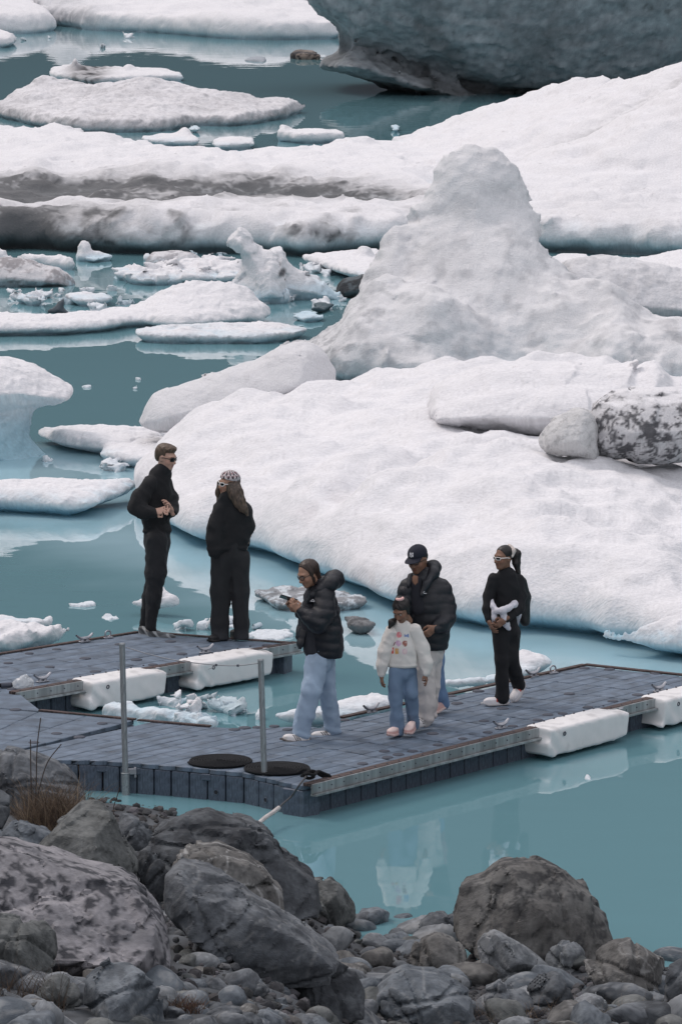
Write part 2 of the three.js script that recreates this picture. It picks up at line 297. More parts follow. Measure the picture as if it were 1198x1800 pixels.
{
  const ds = specks(1.2, -0.1);
  ice('flat slab with spiky white tips and a dark gritty patch in its middle', {
    pts: [[88, 136, 0.05], [130, 145, 0], [165, 149, 0], [240, 146, 0], [318, 143, 0], [322, 136], [300, 127], [240, 124], [180, 122], [120, 120], [95, 122]], h0: 0.2, h1: 0.26, u: 0.08, k: 0.14, amp: 0.05, freq: 1.6, z: [150, 138],
    pill: [{ p: [[104, 142], [112, 122], [124, 113], [132, 101], [140, 112], [152, 120], [160, 140]], th: 0.5 }, { p: [[214, 142], [218, 118], [226, 112], [236, 120], [240, 142]], th: 0.45 }],
    dirt: (x, y, z) => { const e = pick(158, 138)[0]; return Math.exp(-(((x - e) / 0.55) ** 2)) * (0.55 + 0.5 * ds(x, y, z)) * sstep(0.75, 0.25, y); }, dcol: [0.05, 0.05, 0.055],
  });
}
{
  const ds = (() => { const a = specks(1.1, -0.05), b = specks(4.5, -0.05), c = specks(9, 0.0); return (x, y, z) => 0.25 * a(x, y, z) + 0.5 * b(x, y, z) + 0.35 * c(x, y, z); })();
  ice('long low floe peppered with grey grit, white crest along its top', {
    pts: [[-70, 190, 0], [0, 208, 0], [100, 229, 0], [200, 233, 0], [290, 231, 0], [345, 222, 0], [420, 222, 0], [505, 208, 0], [534, 190, 0.1], [520, 174, .35], [430, 168, .4], [340, 166, .45], [200, 160, .5], [60, 160, .5], [-40, 168, .5]],
    h0: 0.3, h1: 0.5, ew: 1.2, u: 0.12, k: 0.25, amp: 0.1, freq: 1.1, na: 0.25, nf: 0.6, max: 2e6,
    hills: [[100, 185, 0.75, 1.5, 2.2], [250, 200, 0.4, 1.6, 2], [60, 190, 0.35, 0.7, 2], [340, 195, 0.2, 1, 2]],
    dirt: (x, y, z, nx, ny) => { const t = 0.5 * sstep(0.95, 0.55, ny) + 0.62 * ds(x, y, z) + 0.3 * sstep(-0.1, 0.5, fbm(x * 0.8, y, z * 0.5 + 3, 3)); return t * 0.6; }, dcol: [0.17, 0.168, 0.18], base: [0.88, 0.87, 0.89],
  });
}
ice('narrow white slab half sunk behind the long floe, left of three', { pts: [[252, 248], [290, 258, 0], [345, 258, 0], [352, 250, 0.06], [330, 240], [262, 242]], h0: 0.16, h1: 0.22, hills: [[325, 250, 0.16, 0.16, 0.6]], k: 0.1 });
ice('small oblong white slab with a flat top, beside the dark reflection', { pts: [[374, 257], [400, 265, 0], [440, 263, 0], [448, 256, 0.08], [438, 246], [380, 247]], h0: 0.17, h1: 0.22, k: 0.1 });
ice('white slab with a raised left tip floating clear of the long floe', { pts: [[492, 248, 0], [530, 253, 0], [598, 252, 0], [603, 243, 0.1], [592, 234], [510, 234], [494, 238]], h0: 0.25, h1: 0.27, k: 0.1, z: [500, 247], pill: [{ p: [[491, 250], [492, 224], [500, 221], [510, 230], [518, 240], [518, 252]], th: 0.5 }] });
ice('tiny round white lump alone on the teal water near the big dark berg', { name: 'ice_chunk', cat: 'ice chunk', pts: [[684, 232], [694, 235, 0], [704, 232], [702, 225], [690, 224]], h0: 0.1, h1: 0.14, ph: 0.02, k: 0.08 });
ice('tiny white sliver touching the back of the dirty long floe', { name: 'ice_chunk', cat: 'ice chunk', pts: [[330, 232], [352, 234, 0], [352, 228], [340, 226]], h0: 0.1, h1: 0.12, ph: 0.02, k: 0.05, ea: 0.04 });
// the long floe across the whole picture
{
  const lines = [[[0, 338], [150, 334], [330, 340], [470, 336], [600, 345], [720, 352]], [[0, 352], [160, 350], [300, 362], [420, 352], [560, 348], [760, 362]], [[780, 325], [900, 322], [1000, 318], [1100, 312], [1230, 300]]].map((l) => l.map(([x, y]) => { const q = P(x, y, 0.55); return [q.x, 0, q.z]; }));
  const line = (i, x, z) => { let d = 9; for (let k = 0; k + 1 < lines[i].length; k++) d = Math.min(d, segD(x, 0, z * 0.35, [lines[i][k][0], 0, lines[i][k][2] * 0.35], [lines[i][k + 1][0], 0, lines[i][k + 1][2] * 0.35])[0]); return d; };
  const left = pick(700, 430)[0], dirty = pick(120, 430)[0], ds = (() => { const a = specks(1.0, -0.1), b = specks(3.6, -0.1), c = specks(8, 0); return (x, y, z) => 0.45 * a(x, y, z) + 0.45 * b(x, y, z) + 0.3 * c(x, y, z); })(), zf = P(0, 438, 0).z, rx0 = pick(690, 260)[0], rx1 = pick(1198, 280)[0];
  ice('very long white floe crossing the whole picture, its left face grey with grit', {
    pts: [[-60, 425, 0], [60, 440, 0], [180, 447, 0], [260, 450, 0], [420, 447, 0], [540, 454, 0], [660, 446, 0], [830, 440, 0], [980, 446, 0], [1100, 450, 0], [1260, 444, 0], [1300, 122, 2.4], [1198, 133, 2.4], [1150, 137, 2.3], [1110, 150, 2.0], [1060, 168, 1.6], [1000, 186, 1.2], [930, 204, 0.9], [850, 214, 0.7], [735, 236, 0.5], [722, 248, 0.5], [690, 251, 0.4], [685, 262, 0.4], [600, 259, 0.6], [480, 265, 0.6], [400, 264, 0.7], [300, 257, 0.8], [240, 249, 0.8], [180, 244, 0.85], [110, 228, 0.9], [50, 222, 1.0], [0, 214, 1.0], [-80, 212, 1.0]],
    smooth: 4, h0: 0.62, h1: 0.72, ew: 1.6, u: 0.34, uh: 0.30, k: 0.34, amp: 0.12, freq: 1.1, na: 0.26, nf: 0.55, nz: 0.4, ea: 0.3, ef: 0.7, max: 5e6, bh: 0.42,
    hills: [[60, 300, 0.35, 3, 8], [250, 420, 0.0, 1, 1]], top: 4,
    fold: (x, z, d) => {
      let h = 0; const s = sstep(0, -0.6, d); h += 2.5 * Math.pow(clamp((x - rx0) / (rx1 - rx0), 0, 1.15), 1.75) * sstep(zf - 0.9, zf - 6.5, z);
      h -= 0.26 * Math.exp(-((line(0, x, z) / 0.55) ** 2)) * sstep(left + 2, left - 1, x) * s; h -= 0.2 * Math.exp(-((line(1, x, z) / 0.4) ** 2)) * sstep(left + 1, left - 1, x) * s;
      h -= 0.3 * Math.exp(-((line(2, x, z) / 0.5) ** 2)) * s;
      h += 0.10 * ridge(x * 0.35 + z * 0.06, 3.3, z * 0.28, 2) * s;
      return h;
    },
    dirt: (x, y, z, nx, ny, nz) => {
      const wob = 0.35 * fbm(x * 0.8, y, z * 0.25, 3), L = sstep(left + 1.8, left - 2.2, x);
      let t = 1.7 * L * Math.exp(-(((line(0, x, z) + wob) / 0.62) ** 2)) * (0.5 + 0.7 * ds(x, y, z));
      t += 1.5 * L * Math.exp(-(((line(1, x, z) + wob) / 0.42) ** 2)) * (0.4 + 0.7 * ds(x, y, z));
      t += 0.35 * Math.exp(-(((line(2, x, z) + wob) / 0.25) ** 2)) * ds(x, y, z);
      const face = sstep(zf - 3.0, zf - 0.2, z);
      t += face * sstep(dirty + 2.2, dirty - 1.2, x + 1.2 * fbm(x * 0.5, y * 1.2, 3, 3)) * (0.95 + 0.5 * ds(x, y, z)) * (0.75 + 0.25 * sstep(0.95, 0.4, ny));
      t += 0.85 * L * face * sstep(0.02, 0.3, fbm(x * 0.9, y * 1.5, z * 0.5 + 8, 4)) * (0.4 + 0.6 * ds(x, y, z));
      t += 0.12 * face * ds(x, y, z);
      return Math.min(t, 0.93);
    }, dcol: [0.085, 0.09, 0.095], blue: 0.4, a2: 0.05, f2: 1.6,
    tint: (x, y, z) => [0.85 * sstep(0.26, 0.08, y) * sstep(left + 7, left, x), [0.07, 0.11, 0.12]],  // undercut painted dark teal: deep shadow put into the wet ice colour
  });
}
// the brash between the long floe and the tower
ice('white slab at the left edge whose thin right end droops over the water', { pts: [[-40, 462, 0], [40, 470, 0], [100, 468, 0.06], [128, 463, 0.12], [118, 450, 0.2], [60, 440, 0.3], [-40, 432, 0.35]], h0: 0.2, h1: 0.3, hills: [[-10, 455, 0.2, 0.7, 1.5]], k: 0.12, u: 0.06, uh: 0.12 });
{ const ds = specks(3, -0.1); ice('rounded chunk mottled brown-grey at the left edge under the drooping slab', { name: 'ice_chunk', cat: 'ice chunk', z: [55, 500], amp: 0.06, freq: 2, fine: true, pill: [{ p: [[-40, 508], [-40, 460], [0, 453], [50, 457], [95, 470], [122, 488], [126, 506], [60, 512]], th: 0.65 }], dirt: (x, y, z) => 0.25 + 0.55 * ds(x, y, z), dcol: [0.27, 0.25, 0.26] }); }
ice('short white stub standing on a little plate, reflected in still water', { name: 'ice_chunk', cat: 'ice chunk', pts: [[130, 459, 0], [165, 464, 0], [200, 459, 0], [196, 452], [150, 450]], h0: 0.08, h1: 0.14, ph: 0.03, k: 0.06, z: [150, 458], ks: 0.12, pill: [{ p: [[136, 462], [140, 430], [148, 424], [160, 428], [166, 442], [180, 446], [190, 460]], th: 0.2 }] });
{ const ds = specks(3.5, -0.1); ice('low grey gritty lump just below the dark undercut of the long floe', { name: 'ice_chunk', cat: 'ice chunk', z: [305, 466], amp: 0.05, freq: 2.2, pill: [{ p: [[258, 474], [262, 450], [280, 442], [320, 440], [345, 448], [360, 462], [356, 476]], th: 0.5 }], dirt: (x, y, z) => 0.25 + 0.5 * ds(x, y, z), dcol: [0.28, 0.27, 0.29] }); }
ice('knobbly white brash ice heap left of the leaning fin', { pts: [[202, 492, 0], [240, 502, 0], [300, 502, 0], [360, 500, 0], [425, 498, 0], [430, 470], [380, 462], [320, 470], [260, 478], [210, 478]], h0: 0.12, h1: 0.24, amp: 0.05, freq: 3, k: 0.08, z: [300, 488], ks: 0.1, chip: 0.11, cf: 3.2, pill: [{ p: [[205, 494], [208, 474], [230, 469], [258, 478], [262, 496]], th: 0.3 }, { p: [[262, 498], [290, 476], [310, 462], [326, 468], [330, 498]], th: 0.35 }, { p: [[330, 498], [336, 470], [350, 456], [390, 462], [420, 458], [424, 498]], th: 0.45 }] });
ice('twin-peaked white ice with a tall fin leaning left and a rounded right lump', {
  name: 'iceberg', cat: 'iceberg', z: [490, 528], amp: 0.05, freq: 2.2, ks: 0.1, chip: 0.08, cf: 3, iso: true, max: 2e6,
  pill: [{ p: [[424, 450], [409, 428], [411, 410], [422, 401], [434, 408], [446, 428], [466, 440], [484, 444], [500, 480], [500, 532], [440, 532], [410, 512], [420, 480]], th: 0.5 }, { p: [[470, 446], [486, 438], [500, 444], [510, 460], [530, 474], [560, 490], [590, 516], [586, 530], [480, 534], [456, 500]], th: 0.5, dz: -0.35 }, { p: [[436, 534], [452, 500], [466, 464], [486, 466], [498, 490], [504, 534]], th: 0.4, dz: 0.3 }],
  dirt: (x, y, z) => { const q = Q(496, 478, P(490, 528).z + 0.1); return 0.9 * sstep(0.09, 0.03, Math.hypot(x - q.x, y - q.y)); }, dcol: [0.08, 0.08, 0.09], blue: 0.5, bh: 0.3,
});
ice('flat white table of ice beside the tower, with an overhanging left lip', { pts: [[532, 458, 0.1], [566, 474, 0.05], [620, 496, 0], [670, 496, 0], [672, 440, 0.2], [620, 436, 0.25], [560, 440, 0.25]], h0: 0.2, h1: 0.25, k: 0.1, u: 0.3, z: [640, 470], pill: [{ p: [[626, 470], [630, 442], [640, 433], [651, 440], [655, 470]], th: 0.25 }] });
{ const ds = specks(3, -0.1); ice('dark glassy chunk tucked against the left flank of the tower', { name: 'ice_chunk', cat: 'ice chunk', z: [620, 522], amp: 0.04, fine: true, pill: [{ p: [[592, 520], [594, 500], [615, 488], [645, 484], [650, 505], [640, 524], [605, 528]], th: 0.35 }], base: [0.12, 0.145, 0.16], blue: 0, dirt: ds, dcol: [0.05, 0.055, 0.06] }); }
ice('flat dark sliver of clear ice by the foot of the tower', { name: 'ice_chunk', cat: 'ice chunk', pts: [[542, 548], [556, 553, 0], [584, 550, 0], [586, 540], [566, 534]], h0: 0.08, h1: 0.14, ph: 0.03, base: [0.09, 0.13, 0.15], blue: 0, k: 0.05 });
ice('small white cake of ice in the grey pool, furthest left', { name: 'ice_chunk', cat: 'ice chunk', pts: [[28, 534, 0], [55, 540, 0], [84, 536, 0], [82, 524], [60, 518], [38, 522]], h0: 0.1, h1: 0.15, ph: 0.08, amp: 0.05, freq: 3, k: 0.06, chip: 0.15, cf: 4 });
ice('oblong white slab in the grey pool, edge-on behind the humped floe', { pts: [[111, 532, 0], [150, 541, 0], [196, 538, 0], [200, 526], [180, 518], [118, 520]], h0: 0.14, h1: 0.18, ph: 0.1, k: 0.08 });
ice('dark sharp shard poking out of the grey pool', { name: 'ice_chunk', cat: 'ice chunk', z: [104, 549], amp: 0.02, pill: [{ p: [[84, 548], [98, 536], [112, 526], [114, 540], [122, 550], [100, 553]], th: 0.2, smooth: 2 }], base: [0.11, 0.13, 0.15], blue: 0 });
ice('long white humped floe left of the tower, with two round plates on its right end', {
  pts: [[-60, 590, 0], [30, 592, 0], [110, 591, 0], [190, 585, 0], [240, 577, 0], [310, 582, 0], [400, 576, 0], [466, 562, 0.05], [462, 545, 0.15], [420, 528, 0.3], [360, 518, 0.4], [280, 524, 0.35], [170, 545, 0.2], [60, 550, 0.2], [-60, 545, 0.2]],
  h0: 0.18, h1: 0.26, u: 0.25, uh: 0.12, k: 0.16, hills: [[365, 556, 0.42, 0.75, 1.2], [300, 558, 0.2, 0.7, 1.0], [420, 558, 0.2, 0.35, 0.8]], amp: 0.035, freq: 2.4, max: 2e6, z: [350, 566], ks: 0.06,
  pill: [{ p: [[323, 548], [334, 541], [360, 545], [376, 560], [368, 571], [340, 566], [326, 558]], th: 0.1, dz: 0.15 }, { p: [[414, 562], [418, 545], [440, 541], [462, 550], [464, 565], [440, 570]], th: 0.12, dz: 0.3 }],
});
ice('thin flat grey-white raft just below the humped floe', { pts: [[238, 592, 0.06], [270, 604, 0], [360, 606, 0], [480, 604, 0], [538, 594, 0], [520, 574, .12], [420, 570, .12], [300, 576, .12], [245, 580, .12]], h0: 0.15, h1: 0.17, na: 0.1, k: 0.1, u: 0.16, dirt: specks(4, 0.05, 0.35), dcol: [0.45, 0.45, 0.48] });
ice('very thin white plate between the humped floe and the tower', { pts: [[504, 556], [530, 568, 0], [568, 566, 0], [574, 556], [540, 549]], h0: 0.07, h1: 0.08, ph: 0.04, k: 0.05 });
// the tower
{
  const ds = specks(2.2, 0.0), z0 = P(830, 640, 0).z, cen = Q(880, 640, z0).x, lft = Q(620, 600, z0).x;
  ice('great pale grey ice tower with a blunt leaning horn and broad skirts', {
    name: 'iceberg', cat: 'iceberg', z: [830, 640], amp: 0.055, freq: 1.8, ks: 0.42, max: 4e6, iso: false, fine: true,
    pts: [[480, 640, 0], [540, 662, 0], [640, 672, 0], [800, 676, 0], [1000, 676, 0], [1180, 678, 0], [1340, 676, 0], [1350, 622, 0.3], [1150, 610, 0.3], [980, 605, 0.3], [760, 606, 0.3], [620, 610, 0.3], [540, 620, 0.2]], h0: 0.3, h1: 0.42, k: 0.3, u: 0.1, na: 0.3, nf: 0.8, ea: 0.3,
    hills: [[850, 646, 0.6, 1.7, 1.4], [650, 644, 0.62, 0.5, 1.0], [720, 648, 0.3, 0.5, 1.2], [1050, 644, 0.62, 1.0, 1.2], [770, 660, 0.34, 0.5, 0.7], [640, 665, 0.24, 0.5, 0.7], [930, 666, -0.55, 0.8, 0.8], [800, 672, -0.25, 0.6, 0.5], [1080, 660, 0.22, 0.35, 1.2], [1200, 655, 0.36, 0.5, 1.2]],
    pill: [
      { p: [[722, 500], [722, 440], [728, 400], [746, 340], [760, 303], [785, 278], [828, 262], [870, 266], [905, 292], [924, 340], [931, 388], [920, 470], [900, 520]], th: 0.62, dz: -0.95, lean: -0.1, smooth: 3 },
      { p: [[690, 560], [712, 470], [740, 420], [790, 398], [850, 388], [915, 386], [948, 412], [975, 458], [1040, 540], [1040, 640], [680, 640]], th: 0.8, dz: 0.75, lean: -0.72, smooth: 3 },
      { p: [[560, 620], [610, 540], [650, 474], [680, 432], [702, 424], [716, 450], [724, 520], [730, 640], [540, 640]], th: 0.45, dz: 0.5, lean: -0.6, smooth: 3 },
    ], chip: 0.03, cf: 1.6, a2: 0.025, f2: 2.6,
    fold: (x, z, d) => { const dx = x - cen + 0.25, dz = z - z0 + 1.2, rr = Math.hypot(dx, dz), a = Math.atan2(dz, dx); return 0.24 * ridge(a * 1.5 + 0.25 * n3(x, 1, z), rr * 0.35, 4, 2) * Math.exp(-(((rr - 1.3) / 1.1) ** 2)) * sstep(0, -0.4, d); },
    base: [0.9, 0.9, 0.915], blue: 0.3, bh: 0.2,
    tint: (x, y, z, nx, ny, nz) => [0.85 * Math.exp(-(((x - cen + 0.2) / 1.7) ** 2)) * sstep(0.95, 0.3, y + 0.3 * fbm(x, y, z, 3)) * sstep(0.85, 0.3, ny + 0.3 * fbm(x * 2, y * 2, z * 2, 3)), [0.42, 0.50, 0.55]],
    dirt: (x, y, z, nx, ny, nz) => (0.05 + 0.26 * ds(x, y, z) + 0.5 * sstep(0.02, 0.35, fbm(x * 3.5, y * 0.7, z * 3.5 + 7, 3)) * sstep(2.3, 1.6, y) + 1.0 * sstep(lft + 1.0, lft - 0.9, x) * (0.3 + 0.9 * ds(x * 2, y * 2, z * 2)) + 0.25 * sstep(0.0, 0.35, fbm(x * 0.8, y * 0.8, z * 0.8 + 2, 3))) * 0.5, dcol: [0.27, 0.28, 0.3],
  });
}
ice('grey-white rounded shoulder of ice behind the right flank of the tower', { z: [1060, 628], amp: 0.06, freq: 1.6, pill: [{ p: [[930, 580], [980, 470], [1040, 452], [1110, 456], [1180, 470], [1260, 500], [1290, 580]], th: 1.1, dz: -0.6 }], base: [0.8, 0.8, 0.82], dirt: specks(2, 0, 0.3), dcol: [0.4, 0.41, 0.43], blue: 0.3 });
ice('white shelf running off behind the right flank of the tower', { pts: [[960, 470], [1010, 500, 0], [1100, 530, 0], [1160, 545, 0], [1300, 540, 0], [1300, 440, .3], [1190, 444, .35], [1150, 452, .3], [1060, 452, .3], [990, 446, .3]], h0: 0.3, h1: 0.34, ew: 0.6, u: 0.2, amp: 0.05, hills: [[1230, 490, 0.2, 0.6, 1.5]] });
// left side, nearer
{
  const z0 = P(20, 800, 0).z;
  ice('mushroom-shaped ice with a white cap on a pinched blue stem, at the left edge', {
    name: 'iceberg', cat: 'iceberg', z: [10, 800], amp: 0.025, freq: 2, ks: 0.1, iso: true, max: 2.2e6,
    pill: [
      { p: [[-160, 720], [-160, 622], [-60, 620], [0, 627], [50, 640], [85, 658], [112, 674], [128, 686], [122, 700], [95, 708], [50, 716], [-20, 730]], th: 1.0, dz: -0.1, pw: 2.4 },
      { p: [[-200, 840], [-160, 700], [40, 690], [60, 712], [52, 745], [54, 772], [74, 796], [112, 822], [120, 838], [40, 846]], th: 0.75, dz: -0.1, pw: 2.4 },
    ],
    tint: (x, y, z, nx, ny) => [0.85 * sstep(0.78, 0.42, y + 0.04 * fbm(x * 2, y, z * 2, 2)) * (0.7 + 0.3 * sstep(0.7, 0.1, y)), [0.42, 0.66, 0.76]], blue: 0.4, bh: 0.5,
  });
}
ice('white floe behind the mushroom ice with a rounded sloping back', { pts: [[56, 764, 0.1], [100, 784, 0.05], [150, 800, 0], [220, 806, 0], [300, 790, 0], [312, 768, .1], [240, 752, .2], [170, 748, .22], [90, 742, .25], [60, 750, 0.2]], h0: 0.22, h1: 0.28, k: 0.14, u: 0.3, uh: 0.12 });
ice('small white lobe overlapping the front of that sloping floe', { pts: [[174, 804, 0.08], [200, 818, 0.02], [250, 826, 0], [300, 822, 0], [310, 790], [270, 772], [215, 778], [180, 792]], h0: 0.18, h1: 0.26, k: 0.12, u: 0.2 });
ice('tilted wedge of grey-white ice resting on the back of the main floe', {
  name: 'iceberg', cat: 'iceberg', z: [420, 752], zh: 0.4, chip: 0.03, cf: 2.2, a2: 0.012, amp: 0.035, freq: 2.4, iso: true, fine: true,
  pill: [{ p: [[252, 745], [253, 722], [266, 700], [300, 684], [350, 668], [400, 652], [452, 634], [490, 614], [530, 607], [560, 618], [578, 642], [586, 668], [580, 700], [562, 722], [500, 730], [440, 734], [390, 742], [345, 752], [290, 760]], th: 0.75, pw: 2.4, lean: -0.15 }],
  base: [0.82, 0.82, 0.84], dirt: (x, y, z) => 0.25 * sstep(0.1, 0.5, fbm(x * 3, y * 3, z * 3, 4)) , dcol: [0.45, 0.45, 0.47], blue: 0.1,
});
// the main floe
{
  const l1 = [[478, 962, .5], [560, 905, .6], [640, 862, .8], [760, 825, .9], [880, 800, 1]].map(([x, y, h]) => { const q = P(x, y, h); return [q.x, 0, q.z]; });
  const dl = (x, z) => { let d = 9; for (let k = 0; k + 1 < l1.length; k++) d = Math.min(d, segD(x, 0, z, l1[k], l1[k + 1])[0]); return d; };
  const gx = pick(560, 900)[0];
  ice('main broad white floe behind the people, smooth and gently domed', {
    pts: [[238, 838, 0.25], [250, 870, 0.15], [285, 918, 0.15], [330, 942, 0.12], [400, 952, 0.12], [450, 965, 0.12], [520, 985, 0.14], [580, 1012, 0.14], [632, 1034, 0.14], [650, 1050, 0.1], [700, 1066, 0.08], [760, 1084, 0.08], [830, 1098, 0.08], [930, 1100, 0.08], [1020, 1108, 0.08], [1090, 1120, 0.1], [1300, 1100, 0.1], [1340, 720, 0.4], [1198, 700, 0.4], [1000, 688, 0.4], [760, 680, 0.4], [680, 676, 0.4], [600, 682, 0.4], [545, 712, 0.35], [470, 733, 0.3], [340, 748, 0.3], [300, 775, 0.3], [262, 812, 0.3]],
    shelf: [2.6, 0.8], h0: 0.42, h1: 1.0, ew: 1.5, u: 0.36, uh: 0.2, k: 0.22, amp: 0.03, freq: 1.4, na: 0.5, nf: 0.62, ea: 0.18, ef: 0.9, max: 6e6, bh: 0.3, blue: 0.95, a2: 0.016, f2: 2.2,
    hills: [[900, 960, 0.3, 2.2, 3.0], [420, 880, 0.2, 1.2, 2.2], [1000, 800, 0.15, 2, 3]],
    fold: (x, z, d) => { const s = sstep(0, -0.8, d), q = dl(x, z); return s * (-0.2 * Math.exp(-((q / 0.3) ** 2)) + 0.10 * Math.exp(-(((q - 0.7) / 0.4) ** 2)) + 0.07 * ridge(x * 0.9 + z * 0.5, 1, z * 0.6 - x * 0.4, 3)); },
    dirt: (x, y, z) => 0.3 * Math.exp(-((dl(x, z) / 0.3) ** 2)) * sstep(-0.1, 0.4, fbm(x * 2.5, y, z * 1.5, 4)), dcol: [0.5, 0.46, 0.47],  // patchy pinkish-grey tone following the groove
  });
}
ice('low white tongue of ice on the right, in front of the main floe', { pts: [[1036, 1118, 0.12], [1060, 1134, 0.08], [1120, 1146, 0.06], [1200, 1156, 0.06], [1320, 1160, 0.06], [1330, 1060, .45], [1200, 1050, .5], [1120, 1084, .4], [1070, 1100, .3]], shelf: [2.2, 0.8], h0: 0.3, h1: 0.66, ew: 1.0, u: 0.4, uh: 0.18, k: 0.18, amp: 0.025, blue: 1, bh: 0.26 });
ice('layered white slab with sharp raised tips lying on the main floe', {
  name: 'ice_slab', cat: 'ice slab', z: [960, 752], zh: 1.05, chip: 0.03, cf: 1.8, a2: 0.012, amp: 0.025, freq: 2, ks: 0.12, max: 2e6,
  pill: [
    { p: [[760, 735], [756, 700], [770, 675], [810, 660], [850, 645], [900, 638], [950, 640], [1000, 640], [1060, 646], [1105, 640], [1118, 632], [1112, 652], [1150, 640], [1180, 665], [1230, 680], [1240, 790], [1100, 780], [960, 762], [840, 746]], th: 1.1, dz: -0.3, pw: 3, smooth: 3 },
    { p: [[766, 740], [764, 708], [820, 690], [900, 676], [1000, 672], [1100, 690], [1120, 740], [1040, 752], [960, 762], [860, 750]], th: 1.0, dz: 0.35, pw: 3 },
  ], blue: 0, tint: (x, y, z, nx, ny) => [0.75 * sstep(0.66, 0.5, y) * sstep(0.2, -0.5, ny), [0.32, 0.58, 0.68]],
});
{ const ds = specks(5, -0.02); const d2 = specks(11, 0.1);
  ice('big boulder of ice speckled with black grit, at the right edge on the main floe', { name: 'ice_boulder', cat: 'ice boulder', chip: 0.035, cf: 2.8, a2: 0.012, z: [1130, 806], zh: 1.12, amp: 0.04, freq: 2.2, iso: true, fine: true, pill: [{ p: [[1036, 790], [1034, 735], [1050, 706], [1085, 690], [1140, 684], [1240, 690], [1330, 740], [1330, 815], [1140, 808], [1060, 802]], th: 0.75, pw: 2.6 }], blue: 0, dirt: (x, y, z, nx, ny) => (0.22 + 0.75 * ds(x, y, z) + 0.8 * d2(x, y, z)) * sstep(0.97, 0.75, ny), dcol: [0.12, 0.12, 0.13] });
  ice('smaller grainy ice boulder with a warm translucent look, left of the speckled one', { name: 'ice_boulder', cat: 'ice boulder', chip: 0.035, cf: 2.8, a2: 0.012, z: [1000, 812], zh: 1.12, amp: 0.04, freq: 3, iso: true, fine: true, pill: [{ p: [[955, 790], [956, 760], [975, 738], [1005, 724], [1030, 722], [1046, 740], [1050, 770], [1050, 812], [1020, 804], [985, 802]], th: 0.45, pw: 2.6 }], blue: 0, base: [0.76, 0.76, 0.76], dirt: (x, y, z) => 0.35 * d2(x, y, z) + 0.1 * ds(x, y, z), dcol: [0.2, 0.2, 0.2] });
}
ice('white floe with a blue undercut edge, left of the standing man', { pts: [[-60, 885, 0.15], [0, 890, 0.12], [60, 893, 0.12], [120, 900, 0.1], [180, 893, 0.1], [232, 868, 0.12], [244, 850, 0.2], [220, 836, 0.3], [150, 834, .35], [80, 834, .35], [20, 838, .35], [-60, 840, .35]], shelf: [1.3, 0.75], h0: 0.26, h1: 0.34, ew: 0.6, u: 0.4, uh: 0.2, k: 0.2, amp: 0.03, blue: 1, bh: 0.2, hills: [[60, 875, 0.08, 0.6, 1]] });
ice('small white peaked floe seen between the two people in black', { pts: [[232, 1074, 0.05], [262, 1084, 0], [310, 1084, 0], [365, 1078, 0], [368, 1056, 0.15], [320, 1050, 0.2], [270, 1054, 0.15], [236, 1064, 0.1]], h0: 0.16, h1: 0.2, u: 0.2, hills: [[290, 1070, 0.26, 0.2, 0.4], [350, 1068, 0.08, 0.3, 0.5]], k: 0.1 });
{ const ds = specks(6, -0.12);
  ice('flat slushy grey ice mottled with gravel, behind the phone user', { pts: [[440, 1050, 0], [470, 1072, 0], [540, 1080, 0], [640, 1074, 0], [652, 1060], [600, 1046], [520, 1038], [460, 1040]], h0: 0.08, h1: 0.14, ph: 0.04, amp: 0.05, freq: 4, k: 0.06, fine: true, dirt: (x, y, z) => 0.2 + 0.65 * ds(x, y, z), dcol: [0.2, 0.2, 0.21], blue: 0.3 });
  ice('dark gravel-covered ice hump behind the small child', { name: 'ice_chunk', cat: 'ice chunk', pts: [[598, 1108, 0], [620, 1118, 0], [660, 1118, 0], [674, 1108], [650, 1094], [610, 1092]], h0: 0.1, h1: 0.22, ph: 0.05, amp: 0.04, freq: 4, k: 0.06, fine: true, base: [0.3, 0.31, 0.32], dirt: (x, y, z) => 0.4 + 0.5 * ds(x, y, z), dcol: [0.07, 0.075, 0.08], blue: 0 });
}
ice('low white slab at the left edge, the further of two by the back pontoon', { pts: [[-40, 1112, 0], [20, 1116, 0], [70, 1116, 0], [90, 1110, 0], [84, 1098], [20, 1092], [-40, 1090]], h0: 0.14, h1: 0.17, ph: 0.1, k: 0.08 });
ice('crumbly white floe pressed against the back edge of the pontoon at left', { pts: [[-40, 1150, 0], [30, 1150, 0], [90, 1140, 0], [136, 1126, 0], [110, 1116], [40, 1112], [-40, 1114]], h0: 0.2, h1: 0.26, ph: 0.1, amp: 0.06, freq: 3.5, k: 0.07, blue: 0.4 });
ice('pointed white ice shard floating between the two pontoons', { name: 'ice_chunk', cat: 'ice chunk', z: [345, 1274], amp: 0.02, freq: 4, chip: 0.12, cf: 6, pill: [{ p: [[304, 1276], [318, 1262], [336, 1250], [344, 1241], [352, 1252], [364, 1268], [366, 1277]], th: 0.25, smooth: 3 }] });
ice('flat translucent bluish chunk floating right of the pointed shard', { name: 'ice_chunk', cat: 'ice chunk', pts: [[364, 1248, 0], [385, 1262, 0], [400, 1272, 0], [425, 1262, 0], [446, 1252, 0], [415, 1240], [385, 1238]], h0: 0.06, h1: 0.08, ph: 0.03, base: [0.68, 0.75, 0.78], blue: 0.2, k: 0.05, amp: 0.03, freq: 5, chip: 0.1, cf: 7 });
ice('small flat white scrap floating left of the pointed shard', { name: 'ice_chunk', cat: 'ice chunk', pts: [[290, 1240, 0], [310, 1247, 0], [336, 1246, 0], [332, 1237], [300, 1236]], h0: 0.05, h1: 0.07, ph: 0.02, k: 0.04 });
